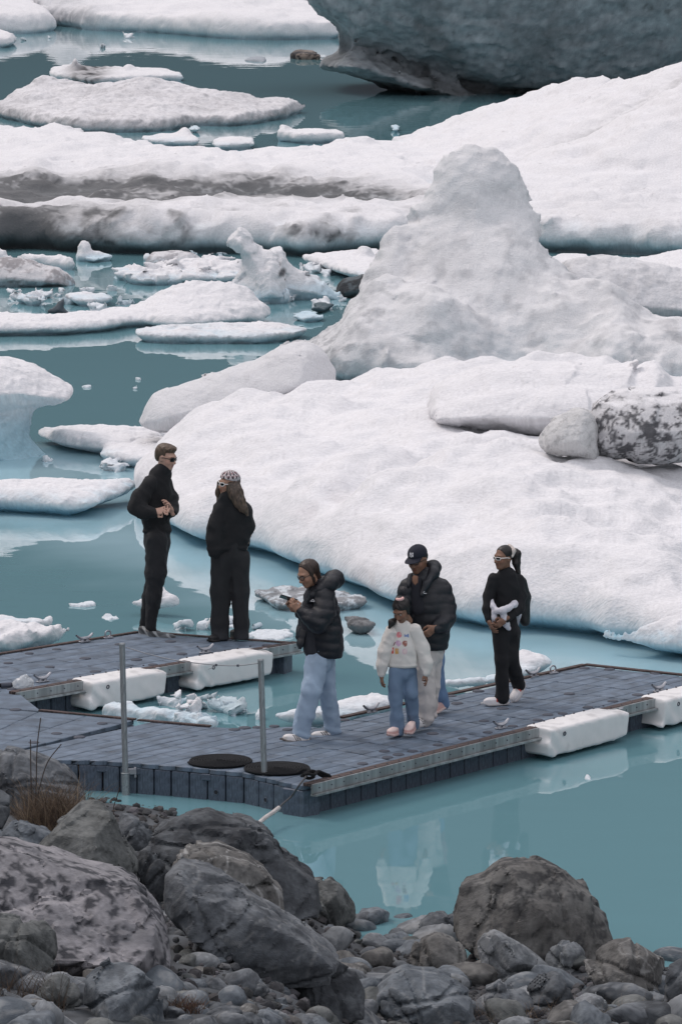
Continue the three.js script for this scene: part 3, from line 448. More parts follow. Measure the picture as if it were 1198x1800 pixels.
ice('ragged white strip of brash along the inner edge of the walkway', { pts: [[180, 1260, 0], [260, 1272, 0], [360, 1286, 0], [376, 1276], [300, 1260], [200, 1246]], h0: 0.11, h1: 0.14, ph: 0.04, amp: 0.03, freq: 5, k: 0.05, u: 0.02, ea: 0.05 });
ice('low white floe behind the front pontoon, by the phone user\'s legs', { pts: [[478, 1270, 0.05], [520, 1282, 0], [620, 1276, 0], [745, 1242, 0], [735, 1228, 0.1], [660, 1226, 0.12], [600, 1234, 0.12], [520, 1252, 0.1]], h0: 0.14, h1: 0.2, k: 0.1, u: 0.15, amp: 0.03 });
ice('low white floe behind the pontoon beside the walking girl', { pts: [[770, 1218, 0.04], [820, 1222, 0], [900, 1210, 0], [962, 1186, 0], [955, 1170, 0.06], [920, 1162, 0.14], [890, 1176, 0.1], [840, 1196, 0.08], [790, 1208, 0.06]], h0: 0.12, h1: 0.15, k: 0.08, u: 0.2, hills: [[915, 1180, 0.16, 0.2, 0.4]], amp: 0.025 });
// scraps
{
  const bits = [[150, 1064, 34, 5, 'thin white ice flake drifting left of the standing man\'s legs, the upper one'], [198, 1087, 34, 5, 'thin white ice flake drifting left of the standing man\'s legs, the lower one'], [475, 1118, 72, 16, 'ragged floating slush patch between the woman in black and the phone user'], [410, 1100, 40, 8, 'small slush flake beside the right leg of the woman in black'], [152, 680, 9, 4, 'tiny white ice fleck on the dark water left of the wedge, leftmost of three'], [246, 667, 9, 3, 'tiny white ice fleck on the dark water left of the wedge, nearest the far raft'], [238, 682, 7, 2.5, 'tiny white ice fleck on the dark water left of the wedge, lowest of three'], [1030, 1367, 10, 3, 'tiny white ice crumb alone on the open water at right']];
  for (const [x, y, w, h, l] of bits) ice(l, { name: 'ice_flake', cat: 'ice flake', pts: [[x - w / 2, y, 0], [x - w * 0.2, y + h / 2, 0], [x + w * 0.25, y + h * 0.4, 0], [x + w / 2, y - h * 0.1, 0], [x + w * 0.2, y - h / 2, 0], [x - w * 0.25, y - h * 0.4, 0]], h0: 0.02, h1: 0.03, ph: 0, u: 0, k: 0.02, ea: 0.14, ef: 5, amp: 0.015, freq: 6, blue: 0.2 });
}

// broken bits between the bigger pieces
{
  const R = rng(41), list = [];
  for (const [x0, x1, y0, y1, n, where] of [[10, 235, 500, 546, 9, 'in the grey pool at left'], [430, 610, 500, 560, 8, 'by the twin-peaked ice'], [530, 640, 470, 500, 4, 'on the water left of the tower'], [230, 420, 452, 472, 4, 'behind the knobbly heap'], [20, 240, 60, 120, 5, 'near the corner floe'], [60, 300, 785, 830, 3, 'around the sloping floe'], [300, 460, 1085, 1120, 4, 'behind the back pontoon'], [290, 470, 1232, 1270, 5, 'between the pontoons']])
    for (let i = 0; i < n; i++) list.push([lerp(x0, x1, (i + 0.2 + 0.6 * R()) / n), lerp(y0, y1, R()), where, i, n]);
  for (const [x, y, where, i, n] of list) {
    const s = pxm(P(x, y).z), w = (0.05 + 0.14 * R() * R()) * s * (y < 1050 ? 1.25 : 0.8), t = w * 0.22, pts = []; for (let k = 0; k < 7; k++) { const a = -k / 7 * 6.283; pts.push([x + Math.cos(a) * w * (0.7 + 0.5 * R()), y + Math.sin(a) * t * (0.7 + 0.5 * R()), 0]); }
    ice(`broken bit of ice ${where}, ${i === 0 ? 'leftmost' : i === n - 1 ? 'rightmost' : ['', 'second', 'third', 'fourth', 'fifth', 'sixth', 'seventh', 'eighth'][i] + ' from left'}`, { name: 'brash_ice', cat: 'ice chunk', group: 'broken bits of ice ' + where, pts, h0: 0.04 + 0.12 * R() * w / s * 3, h1: 0.1 + 0.4 * R() * w / s, ph: 0, u: 0.02, k: 0.03, ea: 0.05, ef: 5, amp: 0.03, freq: 5, chip: 0.1, cf: 6, seed: x, max: 60000, blue: 0.2, base: R() < 0.25 ? [0.55, 0.6, 0.64] : WHITE });
  }
}
// the lake: one sheet, paler by floes, their reflection painted in over drowned ice
{
  const xs = [-900, -300, -100, -40, -18], zs = [300, 60, 0, -20]; for (let x = -9; x <= 9.01; x += 0.18) xs.push(x); xs.push(18, 40, 100, 300, 900); for (let z = -32; z >= -98; z -= 0.22) zs.push(z); zs.push(-110, -130, -170, -250, -500, -1300);
  for (const [pts, w, s] of [[[[-200, 840], [-100, 846], [60, 846], [125, 836], [112, 815], [60, 790], [-200, 780]], 0.9, 0.75]]) paintedReflections.push({ poly: pts.map(([x, y]) => { const q = P(x, y, 0); return [q.x, q.z]; }), w, s });
  for (const q of paintedReflections) { q.lo = [Math.min(...q.poly.map((p) => p[0])) - q.w, Math.min(...q.poly.map((p) => p[1])) - q.w]; q.hi = [Math.max(...q.poly.map((p) => p[0])) + q.w, Math.max(...q.poly.map((p) => p[1])) + q.w]; }
  const pos = [], col = [], uv = [], idx = [], n = xs.length;
  zs.forEach((z, j) => xs.forEach((x, i) => {
    pos.push(x, 0, z); uv.push(x / 8, z / 5.5); let t = 0;
    for (const q of paintedReflections) { if (x < q.lo[0] || z < q.lo[1] || x > q.hi[0] || z > q.hi[1]) continue; const d = polyD(q.poly, x, z) + 0.35 * q.w * fbm(x * 0.9, 3, z * 0.9, 3); t = Math.max(t, q.s * sstep(q.w, -0.1, d)); }
    const c = mix3(WATER, [0.42, 0.62, 0.70], t), v = 1 + 0.06 * fbm(x * 0.15, 2, z * 0.1, 2); col.push(c[0] * v, c[1] * v, c[2] * v);  // pale reflection of the ice mixed into the water colour
    if (j + 1 < zs.length && i + 1 < n) { const b = j * n + i; idx.push(b, b + 1, b + n + 1, b, b + n + 1, b + n); }
  }));
  const g = new THREE.BufferGeometry(); g.setAttribute('position', new THREE.Float32BufferAttribute(pos, 3)); g.setAttribute('color', new THREE.Float32BufferAttribute(col, 3)); g.setAttribute('uv', new THREE.Float32BufferAttribute(uv, 2)); g.setIndex(idx); g.computeVertexNormals();
  const m = new THREE.MeshPhysicalMaterial({ vertexColors: true, roughness: 0.008, ior: 1.55, bumpMap: rippleTex, bumpScale: WATER_BUMP });
  tag(mk('water', g, m), 'milky teal lake water reflecting the ice', null, null, 'structure');
}
// ------------------------------------------------------------------ the floating dock: three hinged sections
const DH = 0.27;
const treadBump = tile(512, (u, v) => { const a = Math.pow(Math.abs(Math.sin(u * Math.PI * 10)), 0.6), b = Math.pow(Math.abs(Math.sin(v * Math.PI * 16)), 0.6); return 0.35 + 0.45 * a * b + 0.1 * tn(u, v, 30, 2, 2); });
const plasMap = tile(512, (u, v) => { const a = 0.86 + 0.34 * tn(u, v, 8, 4, 3) + 0.04 * tn(u, v, 60, 2, 5); return [a, a, a]; }, true);
const deckMats = [0, 1, 2, 3].map((i) => new THREE.MeshPhysicalMaterial({ color: new THREE.Color().setRGB(0.145 + 0.012 * i, 0.198 + 0.013 * i, 0.268 + 0.015 * i), roughness: 0.55 + 0.04 * i, bumpMap: rep(treadBump, 3.4), bumpScale: 0.006, map: rep(plasMap, 0.7 + 0.1 * i) }));
const blockMats = [0, 1, 2].map((i) => new THREE.MeshPhysicalMaterial({ color: new THREE.Color().setRGB(0.105 + 0.008 * i, 0.135 + 0.01 * i, 0.185 + 0.01 * i), roughness: 0.5, map: rep(plasMap, 1.3), bumpMap: rep(plasMap, 2), bumpScale: 0.003 }));
const darkPlastic = new THREE.MeshStandardMaterial({ color: new THREE.Color().setRGB(0.06, 0.068, 0.09), roughness: 0.7 });
const coreMat = new THREE.MeshStandardMaterial({ color: new THREE.Color().setRGB(0.02, 0.022, 0.026), roughness: 0.9 });
const timberTex = tile(512, (u, v) => { const g = 0.62 + 0.4 * tn(u * 0.999, v, 5, 3, 2) + 0.25 * Math.sin(v * 40 * Math.PI + 4 * tn(u, v, 6, 2, 4)) * 0.3; return [g, g * 0.98, g * 0.97]; }, true);
const timberMat = new THREE.MeshStandardMaterial({ color: new THREE.Color().setRGB(0.21, 0.155, 0.15), roughness: 0.85, map: rep(timberTex, 1, 6), bumpMap: rep(timberTex, 1, 6), bumpScale: 0.004 });
const aluMat = new THREE.MeshPhysicalMaterial({ color: new THREE.Color().setRGB(0.5, 0.53, 0.54), roughness: 0.42, metalness: 0.55, map: rep(plasMap, 2) });
const galvMat = new THREE.MeshPhysicalMaterial({ color: new THREE.Color().setRGB(0.46, 0.5, 0.52), roughness: 0.5, metalness: 0.6, map: rep(plasMap, 4) });
const steelMat = new THREE.MeshPhysicalMaterial({ color: new THREE.Color().setRGB(0.38, 0.39, 0.42), roughness: 0.45, metalness: 0.7 });
const W2 = (x, y, h = DH) => { const q = P(x, y, h); return [q.x, q.z]; };
const l2 = (a, b, t) => [lerp(a[0], b[0], t), lerp(a[1], b[1], t)];
const dist2 = (a, b) => Math.hypot(a[0] - b[0], a[1] - b[1]);

function slab(c, y0, y1, inset = 0, bev = 0.006) {                    // a plate over a convex outline (world x, z), edges bevelled
  const n = c.length; let m = [0, 0]; for (const p of c) { m[0] += p[0] / n; m[1] += p[1] / n; }
  const shrink = (d) => c.map((p) => { const L = Math.hypot(p[0] - m[0], p[1] - m[1]) || 1; const s = Math.max(0.05, 1 - d * 1.3 / L); return [m[0] + (p[0] - m[0]) * s, m[1] + (p[1] - m[1]) * s]; });
  const A = shrink(inset), B = shrink(inset + bev), pos = [], idx = [], uv = [];
  const ring = (r, y) => { for (const p of r) { pos.push(p[0], y, p[1]); uv.push(p[0] * 0.8 + p[1] * 0.6, p[1] * 0.8 - p[0] * 0.6); } };
  const quad = (a, b, d, e) => idx.push(a, b, d, a, d, e);
  // separate rings give crisp edges
  ring(A, y0); ring(A, y1 - bev); ring(A, y1 - bev); ring(B, y1); ring(B, y1);
  for (let i = 0; i < n; i++) { const j = (i + 1) % n; quad(i, j, n + j, n + i); quad(2 * n + i, 2 * n + j, 3 * n + j, 3 * n + i); }
  for (let i = 1; i < n - 1; i++) idx.push(4 * n, 4 * n + i, 4 * n + i + 1);
  const g = new THREE.BufferGeometry(); g.setAttribute('position', new THREE.Float32BufferAttribute(pos, 3)); g.setAttribute('uv', new THREE.Float32BufferAttribute(uv, 2));
  let ar = 0; for (let i = 0; i < n; i++) { const j = (i + 1) % n; ar += c[i][0] * c[j][1] - c[j][0] * c[i][1]; }
  if (ar > 0) idx.reverse(); g.setIndex(idx); g.computeVertexNormals(); return g;
}
function bar(a, b, y0, y1, w, side = 0) {                             // a straight bar along a-b (world x, z), w wide, set to one side
  const d = [b[0] - a[0], b[1] - a[1]], L = Math.hypot(...d), n = [-d[1] / L, d[0] / L], o0 = side - w / 2, o1 = side + w / 2;
  return slab([[a[0] + n[0] * o0, a[1] + n[1] * o0], [b[0] + n[0] * o0, b[1] + n[1] * o0], [b[0] + n[0] * o1, b[1] + n[1] * o1], [a[0] + n[0] * o1, a[1] + n[1] * o1]], y0, y1, 0, 0.004);
}
const dr = rng(5);
function planks(root, S0, S1, E0, E1, n) {                            // one strip of deck pieces between two lines, cut into n
  let t0 = 0; for (let k = 0; k < n; k++) {
    const t1 = k === n - 1 ? 1 : (k + 1) / n, y = DH + (dr() - 0.5) * 0.004;
    const g0 = 0.03, A0 = l2(S0, S1, g0), A1 = l2(S0, S1, 1 - g0), B0 = l2(E0, E1, g0), B1 = l2(E0, E1, 1 - g0), u1 = t1 - 0.004;
    mk('deck_panel', slab([l2(A0, B0, t0), l2(A0, B0, u1), l2(A1, B1, u1), l2(A1, B1, t0)], y - 0.04, y, 0.0, 0.006), deckMats[(dr() * 4) | 0], root); t0 = t1;
  }
}
const blockGeo = {};
function faceBlocks(root, a, b, n, inset = 0, top = DH - 0.042, holes = []) {   // upright float blocks along an edge
  const L = dist2(a, b), w = L / n - 0.012, key = w.toFixed(2) + top; blockGeo[key] = blockGeo[key] || new RoundedBoxGeometry(w, top + 0.2, 0.2, 2, 0.014);
  const ang = Math.atan2(-(b[1] - a[1]), b[0] - a[0]), nx = Math.sin(ang), nz = Math.cos(ang);
  for (let i = 0; i < n; i++) {
    const p = l2(a, b, (i + 0.5) / n), m = mk('float_block', blockGeo[key], blockMats[(dr() * 3) | 0], root);
    m.position.set(p[0] - nx * (0.1 + inset), (top - 0.2) / 2, p[1] - nz * (0.1 + inset)); m.rotation.y = ang;
    if (holes.includes(i)) { const h = mk('drain_hole', new THREE.CylinderGeometry(0.02, 0.02, 0.006, 16), coreMat, m); h.rotation.x = Math.PI / 2; h.position.set(0, 0.06, 0.1); const r = mk('hole_rim', new THREE.TorusGeometry(0.022, 0.005, 6, 18), blockMats[0], m); r.position.set(0, 0.06, 0.101); }
    if (i % 3 === 1 && !holes.includes(i)) { const h = mk('lug', new RoundedBoxGeometry(0.09, 0.06, 0.03, 2, 0.01), blockMats[0], m); h.position.set(w / 2, (top + 0.2) / 2 - 0.03, 0.098); }
  }
}
const pinGeo = (() => { const g = new THREE.LatheGeometry([[0, 0.006], [0.03, 0.006], [0.042, 0.004], [0.05, 0.0], [0.052, -0.01]].map(([a, b]) => new THREE.Vector2(a, b)), 20); return g; })();
function pin(root, x, y) { const q = P(x, y, DH), m = mk('coupling_pin', pinGeo, darkPlastic, root); m.position.set(q.x, DH + 0.006, q.z); m.scale.setScalar(0.85 + 0.3 * dr()); return m; }
const cleatGeo = (() => {
  const c = new THREE.CatmullRomCurve3([V(-0.115, 0.085, 0), V(-0.07, 0.052, 0), V(-0.03, 0.042, 0), V(0.03, 0.042, 0), V(0.07, 0.052, 0), V(0.115, 0.085, 0)]);
  const t = new THREE.TubeGeometry(c, 24, 0.016, 8), p = t.attributes.position;
  for (let i = 0; i < p.count; i++) { const x = p.getX(i), k = 1.35 - 0.75 * Math.min(1, Math.abs(x) / 0.115), cy = 0.042 + 0.043 * Math.pow(Math.abs(x) / 0.115, 1.8); p.setY(i, cy + (p.getY(i) - cy) * k); p.setZ(i, p.getZ(i) * k * 1.3); }
  t.computeVertexNormals();
  const b = new RoundedBoxGeometry(0.13, 0.014, 0.06, 2, 0.005); b.translate(0, 0.007, 0);
  const s = new THREE.CylinderGeometry(0.018, 0.026, 0.04, 12), s1 = s.clone(); s.translate(-0.032, 0.028, 0); s1.translate(0.032, 0.028, 0);
  return mergeGeometries([t, b, s, s1].map((g) => { const q = g.index ? g.toNonIndexed() : g; return q; }));
})();
function cleat(root, x, y, ang) { const q = P(x, y, DH), m = mk('cleat', cleatGeo, steelMat, root); m.position.set(q.x, DH + 0.002, q.z); m.rotation.y = ang; m.scale.setScalar(0.92); return m; }
function eyeBolt(root, x, y) { const q = P(x, y, DH), m = mk('eye_bolt', new THREE.TorusGeometry(0.032, 0.008, 8, 20), steelMat, root); m.position.set(q.x, DH + 0.045, q.z); m.rotation.y = 0.6; const b = mk('base_plate', new RoundedBoxGeometry(0.1, 0.014, 0.06, 2, 0.004), steelMat, m); b.position.set(0, -0.037, 0); return m; }
function rail(root, a, b) {                                           // timber cap on an aluminium channel, bolted along its face
  mk('rail_cap', bar(a, b, DH + 0.004, DH + 0.03, 0.085, 0.045), timberMat, root);
  mk('rail_channel', bar(a, b, DH - 0.055, DH + 0.026, 0.022, 0.1), aluMat, root);
  mk('rail_flange', bar(a, b, DH - 0.075, DH - 0.058, 0.06, 0.115), aluMat, root);
  const L = dist2(a, b), n = Math.floor(L / 0.17), g = [], d = [(b[0] - a[0]) / L, (b[1] - a[1]) / L];
  for (let i = 0; i < n; i++) { const p = l2(a, b, (i + 0.5) / n), s = new THREE.CylinderGeometry(0.006, 0.006, 0.01, 8); s.rotateX(Math.PI / 2); s.rotateY(Math.atan2(-d[1], d[0])); s.translate(p[0] - d[1] * 0.112, DH - 0.012, p[1] + d[0] * 0.112); g.push(s);
    const s2 = new THREE.CylinderGeometry(0.008, 0.008, 0.006, 8); s2.translate(p[0] - d[1] * 0.06, DH + 0.032, p[1] + d[0] * 0.06); g.push(s2); }
  tag(mk('rail_bolts', mergeGeometries(g), darkPlastic, root), null, null, null, 'stuff');
}
function meet(a, b, c, d) { const r = [b[0] - a[0], b[1] - a[1]], s = [d[0] - c[0], d[1] - c[1]], k = r[0] * s[1] - r[1] * s[0], t = ((c[0] - a[0]) * s[1] - (c[1] - a[1]) * s[0]) / k, u = ((c[0] - a[0]) * r[1] - (c[1] - a[1]) * r[0]) / k; return [t, u]; }
function hitLine(a, dir, poly) { let best = null; for (let i = 0; i + 1 < poly.length; i++) { const [t, u] = meet(a, [a[0] + dir[0], a[1] + dir[1]], poly[i], poly[i + 1]); if (u >= -0.02 && u <= 1.02 && t > 0.02 && (best === null || t < best)) best = t; } return best; }

// ---- front pontoon with the corner that joins the walkway
{
  const root = thing('floating_pontoon', 'front pontoon of grey-blue deck panels on which the walking group crosses', 'pontoon', V(0, 0, 0), 'pontoons of the floating dock');
  const N0 = W2(532, 1382), N1 = W2(1270, 1196), F1 = W2(1027, 1170), Fm = W2(598, 1263);
  const front = [N0, W2(428, 1358), W2(300, 1346), W2(180, 1337), W2(95, 1335), W2(10, 1326)], far = [W2(10, 1326), W2(243, 1267), W2(364, 1277), W2(440, 1281), W2(545, 1275), W2(610, 1290)];
  const A = [F1[0] - Fm[0], F1[1] - Fm[1]], An = [N1[0] - N0[0], N1[1] - N0[1]], aL = Math.hypot(...A), nL = Math.hypot(...An);
  let fl = [0]; for (let i = 0; i + 1 < front.length; i++) fl.push(fl[i] + dist2(front[i], front[i + 1]));
  const onFront = (s) => { for (let i = 0; i + 1 < front.length; i++) if (s <= fl[i + 1] + 1e-6) return l2(front[i], front[i + 1], (s - fl[i]) / (fl[i + 1] - fl[i])); return front[front.length - 1]; };
  const total = fl[fl.length - 1], nS = 19, nFinger = 10;
  for (let i = 0; i < nS; i++) {
    const s0 = total * i / nS, s1 = total * (i + 1) / nS, P0 = onFront(s0), P1 = onFront(s1);
    const pj = onFront(total * nFinger / nS), aj = [F1[0] - pj[0], F1[1] - pj[1]], ajL = Math.hypot(...aj);
    const dir = (k) => { if (k >= nFinger) return [aj[0] / ajL, aj[1] / ajL]; const t = clamp(k / nFinger); const v = [lerp(An[0] / nL, A[0] / aL, t), lerp(An[1] / nL, A[1] / aL, t)]; return v; };
    const d0 = dir(i), d1 = dir(i + 1);
    if (i < nFinger) {
      const e0 = [l2(N1, F1, i / nFinger), l2(N1, F1, (i + 1) / nFinger)];
      planks(root, P0, P1, e0[0], e0[1], 14);
    } else {
      const t0 = hitLine(P0, d0, far), t1 = hitLine(P1, d1, far); if (t0 === null) continue;
      const E0 = [P0[0] + d0[0] * t0, P0[1] + d0[1] * t0], E1 = t1 === null ? P1 : [P1[0] + d1[0] * t1, P1[1] + d1[1] * t1];
      planks(root, P0, P1, E0, E1, Math.max(1, Math.round(t0 / 0.46)));
    }
  }
  // core under the panels
  mk('float_core', slab([N0, N1, F1, onFront(total * nFinger / nS)], -0.2, DH - 0.045, 0.16), coreMat, root);
  mk('float_core', slab([onFront(total * nFinger / nS), W2(545, 1275), W2(440, 1281), W2(364, 1277), W2(243, 1267), W2(10, 1326)], -0.2, DH - 0.046, 0.16), coreMat, root);
  rail(root, N0, N1);
  mk('edge_strip', bar(Fm, F1, DH + 0.002, DH + 0.018, 0.06, 0), timberMat, root);
  mk('edge_strip', bar(F1, N1, DH + 0.003, DH + 0.02, 0.06, 0), timberMat, root);
  mk('edge_strip', bar(W2(243, 1267), W2(370, 1278), DH + 0.002, DH + 0.016, 0.05, 0), timberMat, root);
  for (let i = 0; i + 1 < front.length - 1; i++) { const L = dist2(front[i], front[i + 1]); faceBlocks(root, front[i + 1], front[i], Math.max(1, Math.round(L / 0.178)), 0.0, DH - 0.042, i === 0 ? [1] : i === 1 ? [2] : []); }
  faceBlocks(root, N0, N1, 30, 0.03);
  faceBlocks(root, F1, Fm, 12, 0.0);
  for (let i = 0; i < 12; i++) pin(root, lerp(637, 1120, i / 11), lerp(1343, 1222, i / 11));
  for (const [x, y] of [[675, 1321], [803, 1237], [840, 1215], [883, 1246], [962, 1257], [1026, 1175], [1070, 1177], [1152, 1184], [793, 1224], [430, 1280], [452, 1279], [482, 1277], [606, 1266], [505, 1283], [412, 1283], [570, 1362], [700, 1327], [1000, 1220], [760, 1290], [850, 1268]]) pin(root, x, y);
  cleat(root, 652, 1253, 0.85); cleat(root, 880, 1281, 0.85); cleat(root, 936, 1190, 0.85); cleat(root, 1157, 1216, 0.85); eyeBolt(root, 971, 1184);
}
// ---- back pontoon
{
  const root = thing('floating_pontoon', 'back pontoon of grey-blue deck panels on which the two people in black stand', 'pontoon', V(0, 0, 0), 'pontoons of the floating dock');
  const BL = W2(16, 1220), BR = W2(515, 1132), TR = W2(243, 1112), TL = W2(-110, 1168), n = 6;
  for (let i = 0; i < n; i++) planks(root, l2(BL, TL, i / n), l2(BL, TL, (i + 1) / n), l2(BR, TR, i / n), l2(BR, TR, (i + 1) / n), 10);
  mk('float_core', slab([BL, BR, TR, TL], -0.2, DH - 0.045, 0.14), coreMat, root);
  rail(root, BL, BR);
  mk('edge_strip', bar(TL, TR, DH + 0.002, DH + 0.016, 0.05, 0), timberMat, root); mk('edge_strip', bar(TR, BR, DH + 0.003, DH + 0.018, 0.05, 0), timberMat, root);
  faceBlocks(root, BL, BR, 20, 0.03); faceBlocks(root, TR, TL, 12, 0); faceBlocks(root, BR, TR, 8, 0.0);
  for (const [x, y] of [[21, 1212], [127, 1196], [176, 1188], [228, 1178], [269, 1169], [330, 1160], [420, 1145], [470, 1135], [15, 1166], [88, 1173], [168, 1181], [150, 1158], [240, 1160], [320, 1150], [100, 1142], [210, 1133], [300, 1128], [400, 1125], [52, 1149]]) pin(root, x, y);
  cleat(root, 75, 1199, 0.8); cleat(root, 149, 1129, 0.75); cleat(root, 361, 1148, 0.78); eyeBolt(root, 190, 1122);
}
// ---- walkway to the shore
{
  const root = thing('floating_walkway', 'floating walkway of grey-blue panels leaving the picture at the left edge', 'walkway', V(0, 0, 0));
  const TL = W2(-260, 1222), TR = W2(238, 1266), BR = W2(3, 1325.5), BL = W2(-260, 1315), n = 9;
  for (let i = 0; i < n; i++) planks(root, l2(TL, BL, i / n), l2(TL, BL, (i + 1) / n), l2(TR, BR, i / n), l2(TR, BR, (i + 1) / n), 6);
  mk('gusset_plate', slab([W2(-40, 1216), W2(30, 1216), W2(74, 1251), W2(-80, 1237)], DH - 0.04, DH + 0.003, 0.006), deckMats[1], root);
  mk('gusset_plate', slab([W2(2, 1327), W2(92, 1337), W2(60, 1350), W2(-60, 1350), W2(-80, 1324)], DH - 0.04, DH + 0.003, 0.006), deckMats[0], root);
  mk('float_core', slab([TL, TR, BR, BL], -0.2, DH - 0.045, 0.12), coreMat, root);
  mk('edge_strip', bar(W2(70, 1250), W2(238, 1266), DH + 0.002, DH + 0.016, 0.05, 0), timberMat, root);
  faceBlocks(root, W2(238, 1266), W2(70, 1250), 5, 0.0); faceBlocks(root, W2(-60, 1350), W2(60, 1350), 3, 0); faceBlocks(root, W2(60, 1350), W2(92, 1337), 1, 0);
  for (const [x, y] of [[28, 1248], [100, 1290], [140, 1296], [60, 1306], [180, 1272]]) pin(root, x, y);
}
// ---- vinyl-covered bumpers on the outer rails
const stainMap = tile(256, (u, v) => { const a = 0.97 + 0.05 * tn(u, v, 7, 3, 4) - 0.10 * sstep(0.12, 0.4, tn(u, v * 0.999, 5, 4, 12)); return [a, a * 0.995, a * 0.985]; }, true);
const vinylMat = new THREE.MeshPhysicalMaterial({ color: new THREE.Color().setRGB(0.86, 0.86, 0.875), roughness: 0.5, map: stainMap, vertexColors: false });
function bumper(label, x0, y0, x1, y1, seed) {
  const a = W2(x0, y0), b = W2(x1, y1), L = dist2(a, b), ang = Math.atan2(-(b[1] - a[1]), b[0] - a[0]);
  const g = thing('dock_bumper', label, 'bumper', V((a[0] + b[0]) / 2, 0, (a[1] + b[1]) / 2), 'white covered bumpers along the pontoons'); g.rotation.y = ang;
  const hx = L / 2 - 0.03, r = 0.024, T = DH + 0.04, Bt = 0.045;
  const f = (x, y, z) => {
    const end = sstep(-hx + 0.34, -hx - 0.02, x), end2 = sstep(hx - 0.25, hx, x);
    const cy = (T + Bt) / 2, hy = (T - Bt) / 2 - 0.02 * end2, taper = 0.35 * (T - y);                       // sides lean in towards the bottom
    const qx = Math.abs(x + 0.25 * taper) - hx + r, qy = Math.abs(y - cy + 0.02 * sstep(0.1, 0.3, z)) - hy + r, qz = Math.abs(z - 0.105 + 0.25 * taper) - 0.15 + r;
    let d = Math.hypot(Math.max(qx, 0), Math.max(qy, 0), Math.max(qz, 0)) + Math.min(Math.max(qx, qy, qz), 0) - r;
    const fo = Math.sin((x * 30 + y * 26 + 6 * n3(x * 3, y * 3, seed)) ) * 0.014 * end * sstep(T, T - 0.12, y);
    d += fo + 0.002 * fbm(x * 3, y * 4, z * 4 + seed, 1) + 0.0045 * ridge(x * 8 + y * 9, y * 3, z * 3 + seed, 2) + 0.006 * sstep(0.02, 0.0, Math.abs(z - 0.235 + 0.2 * taper)) * 0;
    return d;
  };
  mk('vinyl_cover', solid(f, [-hx - 0.12, Bt - 0.04, -0.12], [hx + 0.1, T + 0.03, 0.36], 0.016), vinylMat, g);
  const e = mk('eyelet', new THREE.TorusGeometry(0.02, 0.006, 8, 18), steelMat, g); e.rotation.x = Math.PI / 2 - 0.1; e.position.set(hx - 0.09, T + 0.004, 0.2);
  const e2 = mk('eyelet', new THREE.TorusGeometry(0.016, 0.005, 8, 18), darkPlastic, g); e2.rotation.x = 0.1; e2.position.set(-hx + 0.2, T - 0.08, 0.25);
  const n = Math.floor(L / 0.16), bo = []; for (let i = 0; i < n; i++) { const s = new THREE.CylinderGeometry(0.009, 0.009, 0.01, 8); s.translate(-hx + (i + 0.5) * (2 * hx / n), T + 0.004, -0.005); bo.push(s); }
  tag(mk('fixing_screws', mergeGeometries(bo), darkPlastic, g), null, null, null, 'stuff');
}
bumper('white vinyl bumper hanging on the front pontoon, nearest the camera and wholly in view', 926, 1283, 1072, 1246, 1);
bumper('white vinyl bumper on the front pontoon cut off by the right edge', 1128, 1231, 1278, 1193, 2);
bumper('white vinyl bumper on the back pontoon below the woman in black, behind the right post', 314, 1166, 455, 1141, 3);
bumper('white vinyl bumper at the left end of the back pontoon, crossed by the left post', 127, 1200, 268, 1175, 4);
// ---- two galvanised posts and the wire between them
function post(label, x, yTop, xb, yb) {
  const b = P(xb, yb, 0), z = b.z + 0.02, t = Q(x, yTop, z), H = t.y, g = thing('steel_post', label, 'post', V(b.x, -0.3, z), 'galvanised posts of the front pontoon');
  const lean = new THREE.Vector3(t.x - b.x, H, 0).normalize();
  const q = new THREE.Quaternion().setFromUnitVectors(V(0, 1, 0), lean);
  const tube = mk('tube', (() => { const c = new THREE.CylinderGeometry(0.0255, 0.0255, H + 0.3, 20, 1); c.translate(0, (H + 0.3) / 2, 0); return c; })(), galvMat, g); tube.quaternion.copy(q);
  const cap = mk('cap', (() => { const c = new THREE.CylinderGeometry(0.024, 0.028, 0.012, 20); c.translate(0, H + 0.307, 0); return c; })(), galvMat, g); cap.quaternion.copy(q);
  const sl = mk('sleeve', (() => { const c = new THREE.CylinderGeometry(0.034, 0.034, 0.49, 20, 1, false); c.translate(0, 0.245, 0); return c; })(), galvMat, g); sl.quaternion.copy(q);
  const ring = mk('sleeve_ring', (() => { const c = new THREE.TorusGeometry(0.033, 0.005, 8, 20); c.rotateX(Math.PI / 2); c.translate(0, 0.49, 0); return c; })(), galvMat, g); ring.quaternion.copy(q);
  const br = mk('bracket', (() => { const c = new RoundedBoxGeometry(0.09, 0.05, 0.02, 2, 0.004), d = new RoundedBoxGeometry(0.02, 0.09, 0.05, 2, 0.004); c.translate(0.05, 0.5, -0.02); d.translate(0.085, 0.49, -0.04); return mergeGeometries([c, d]); })(), steelMat, g); br.quaternion.copy(q);
  return t;
}
const pA = post('galvanised steel post at left, in front of the pontoon corner', 216, 1133, 223, 1396);
const pB = post('galvanised steel post beside the coiled ropes, right of the other post', 460, 1161, 468, 1416);
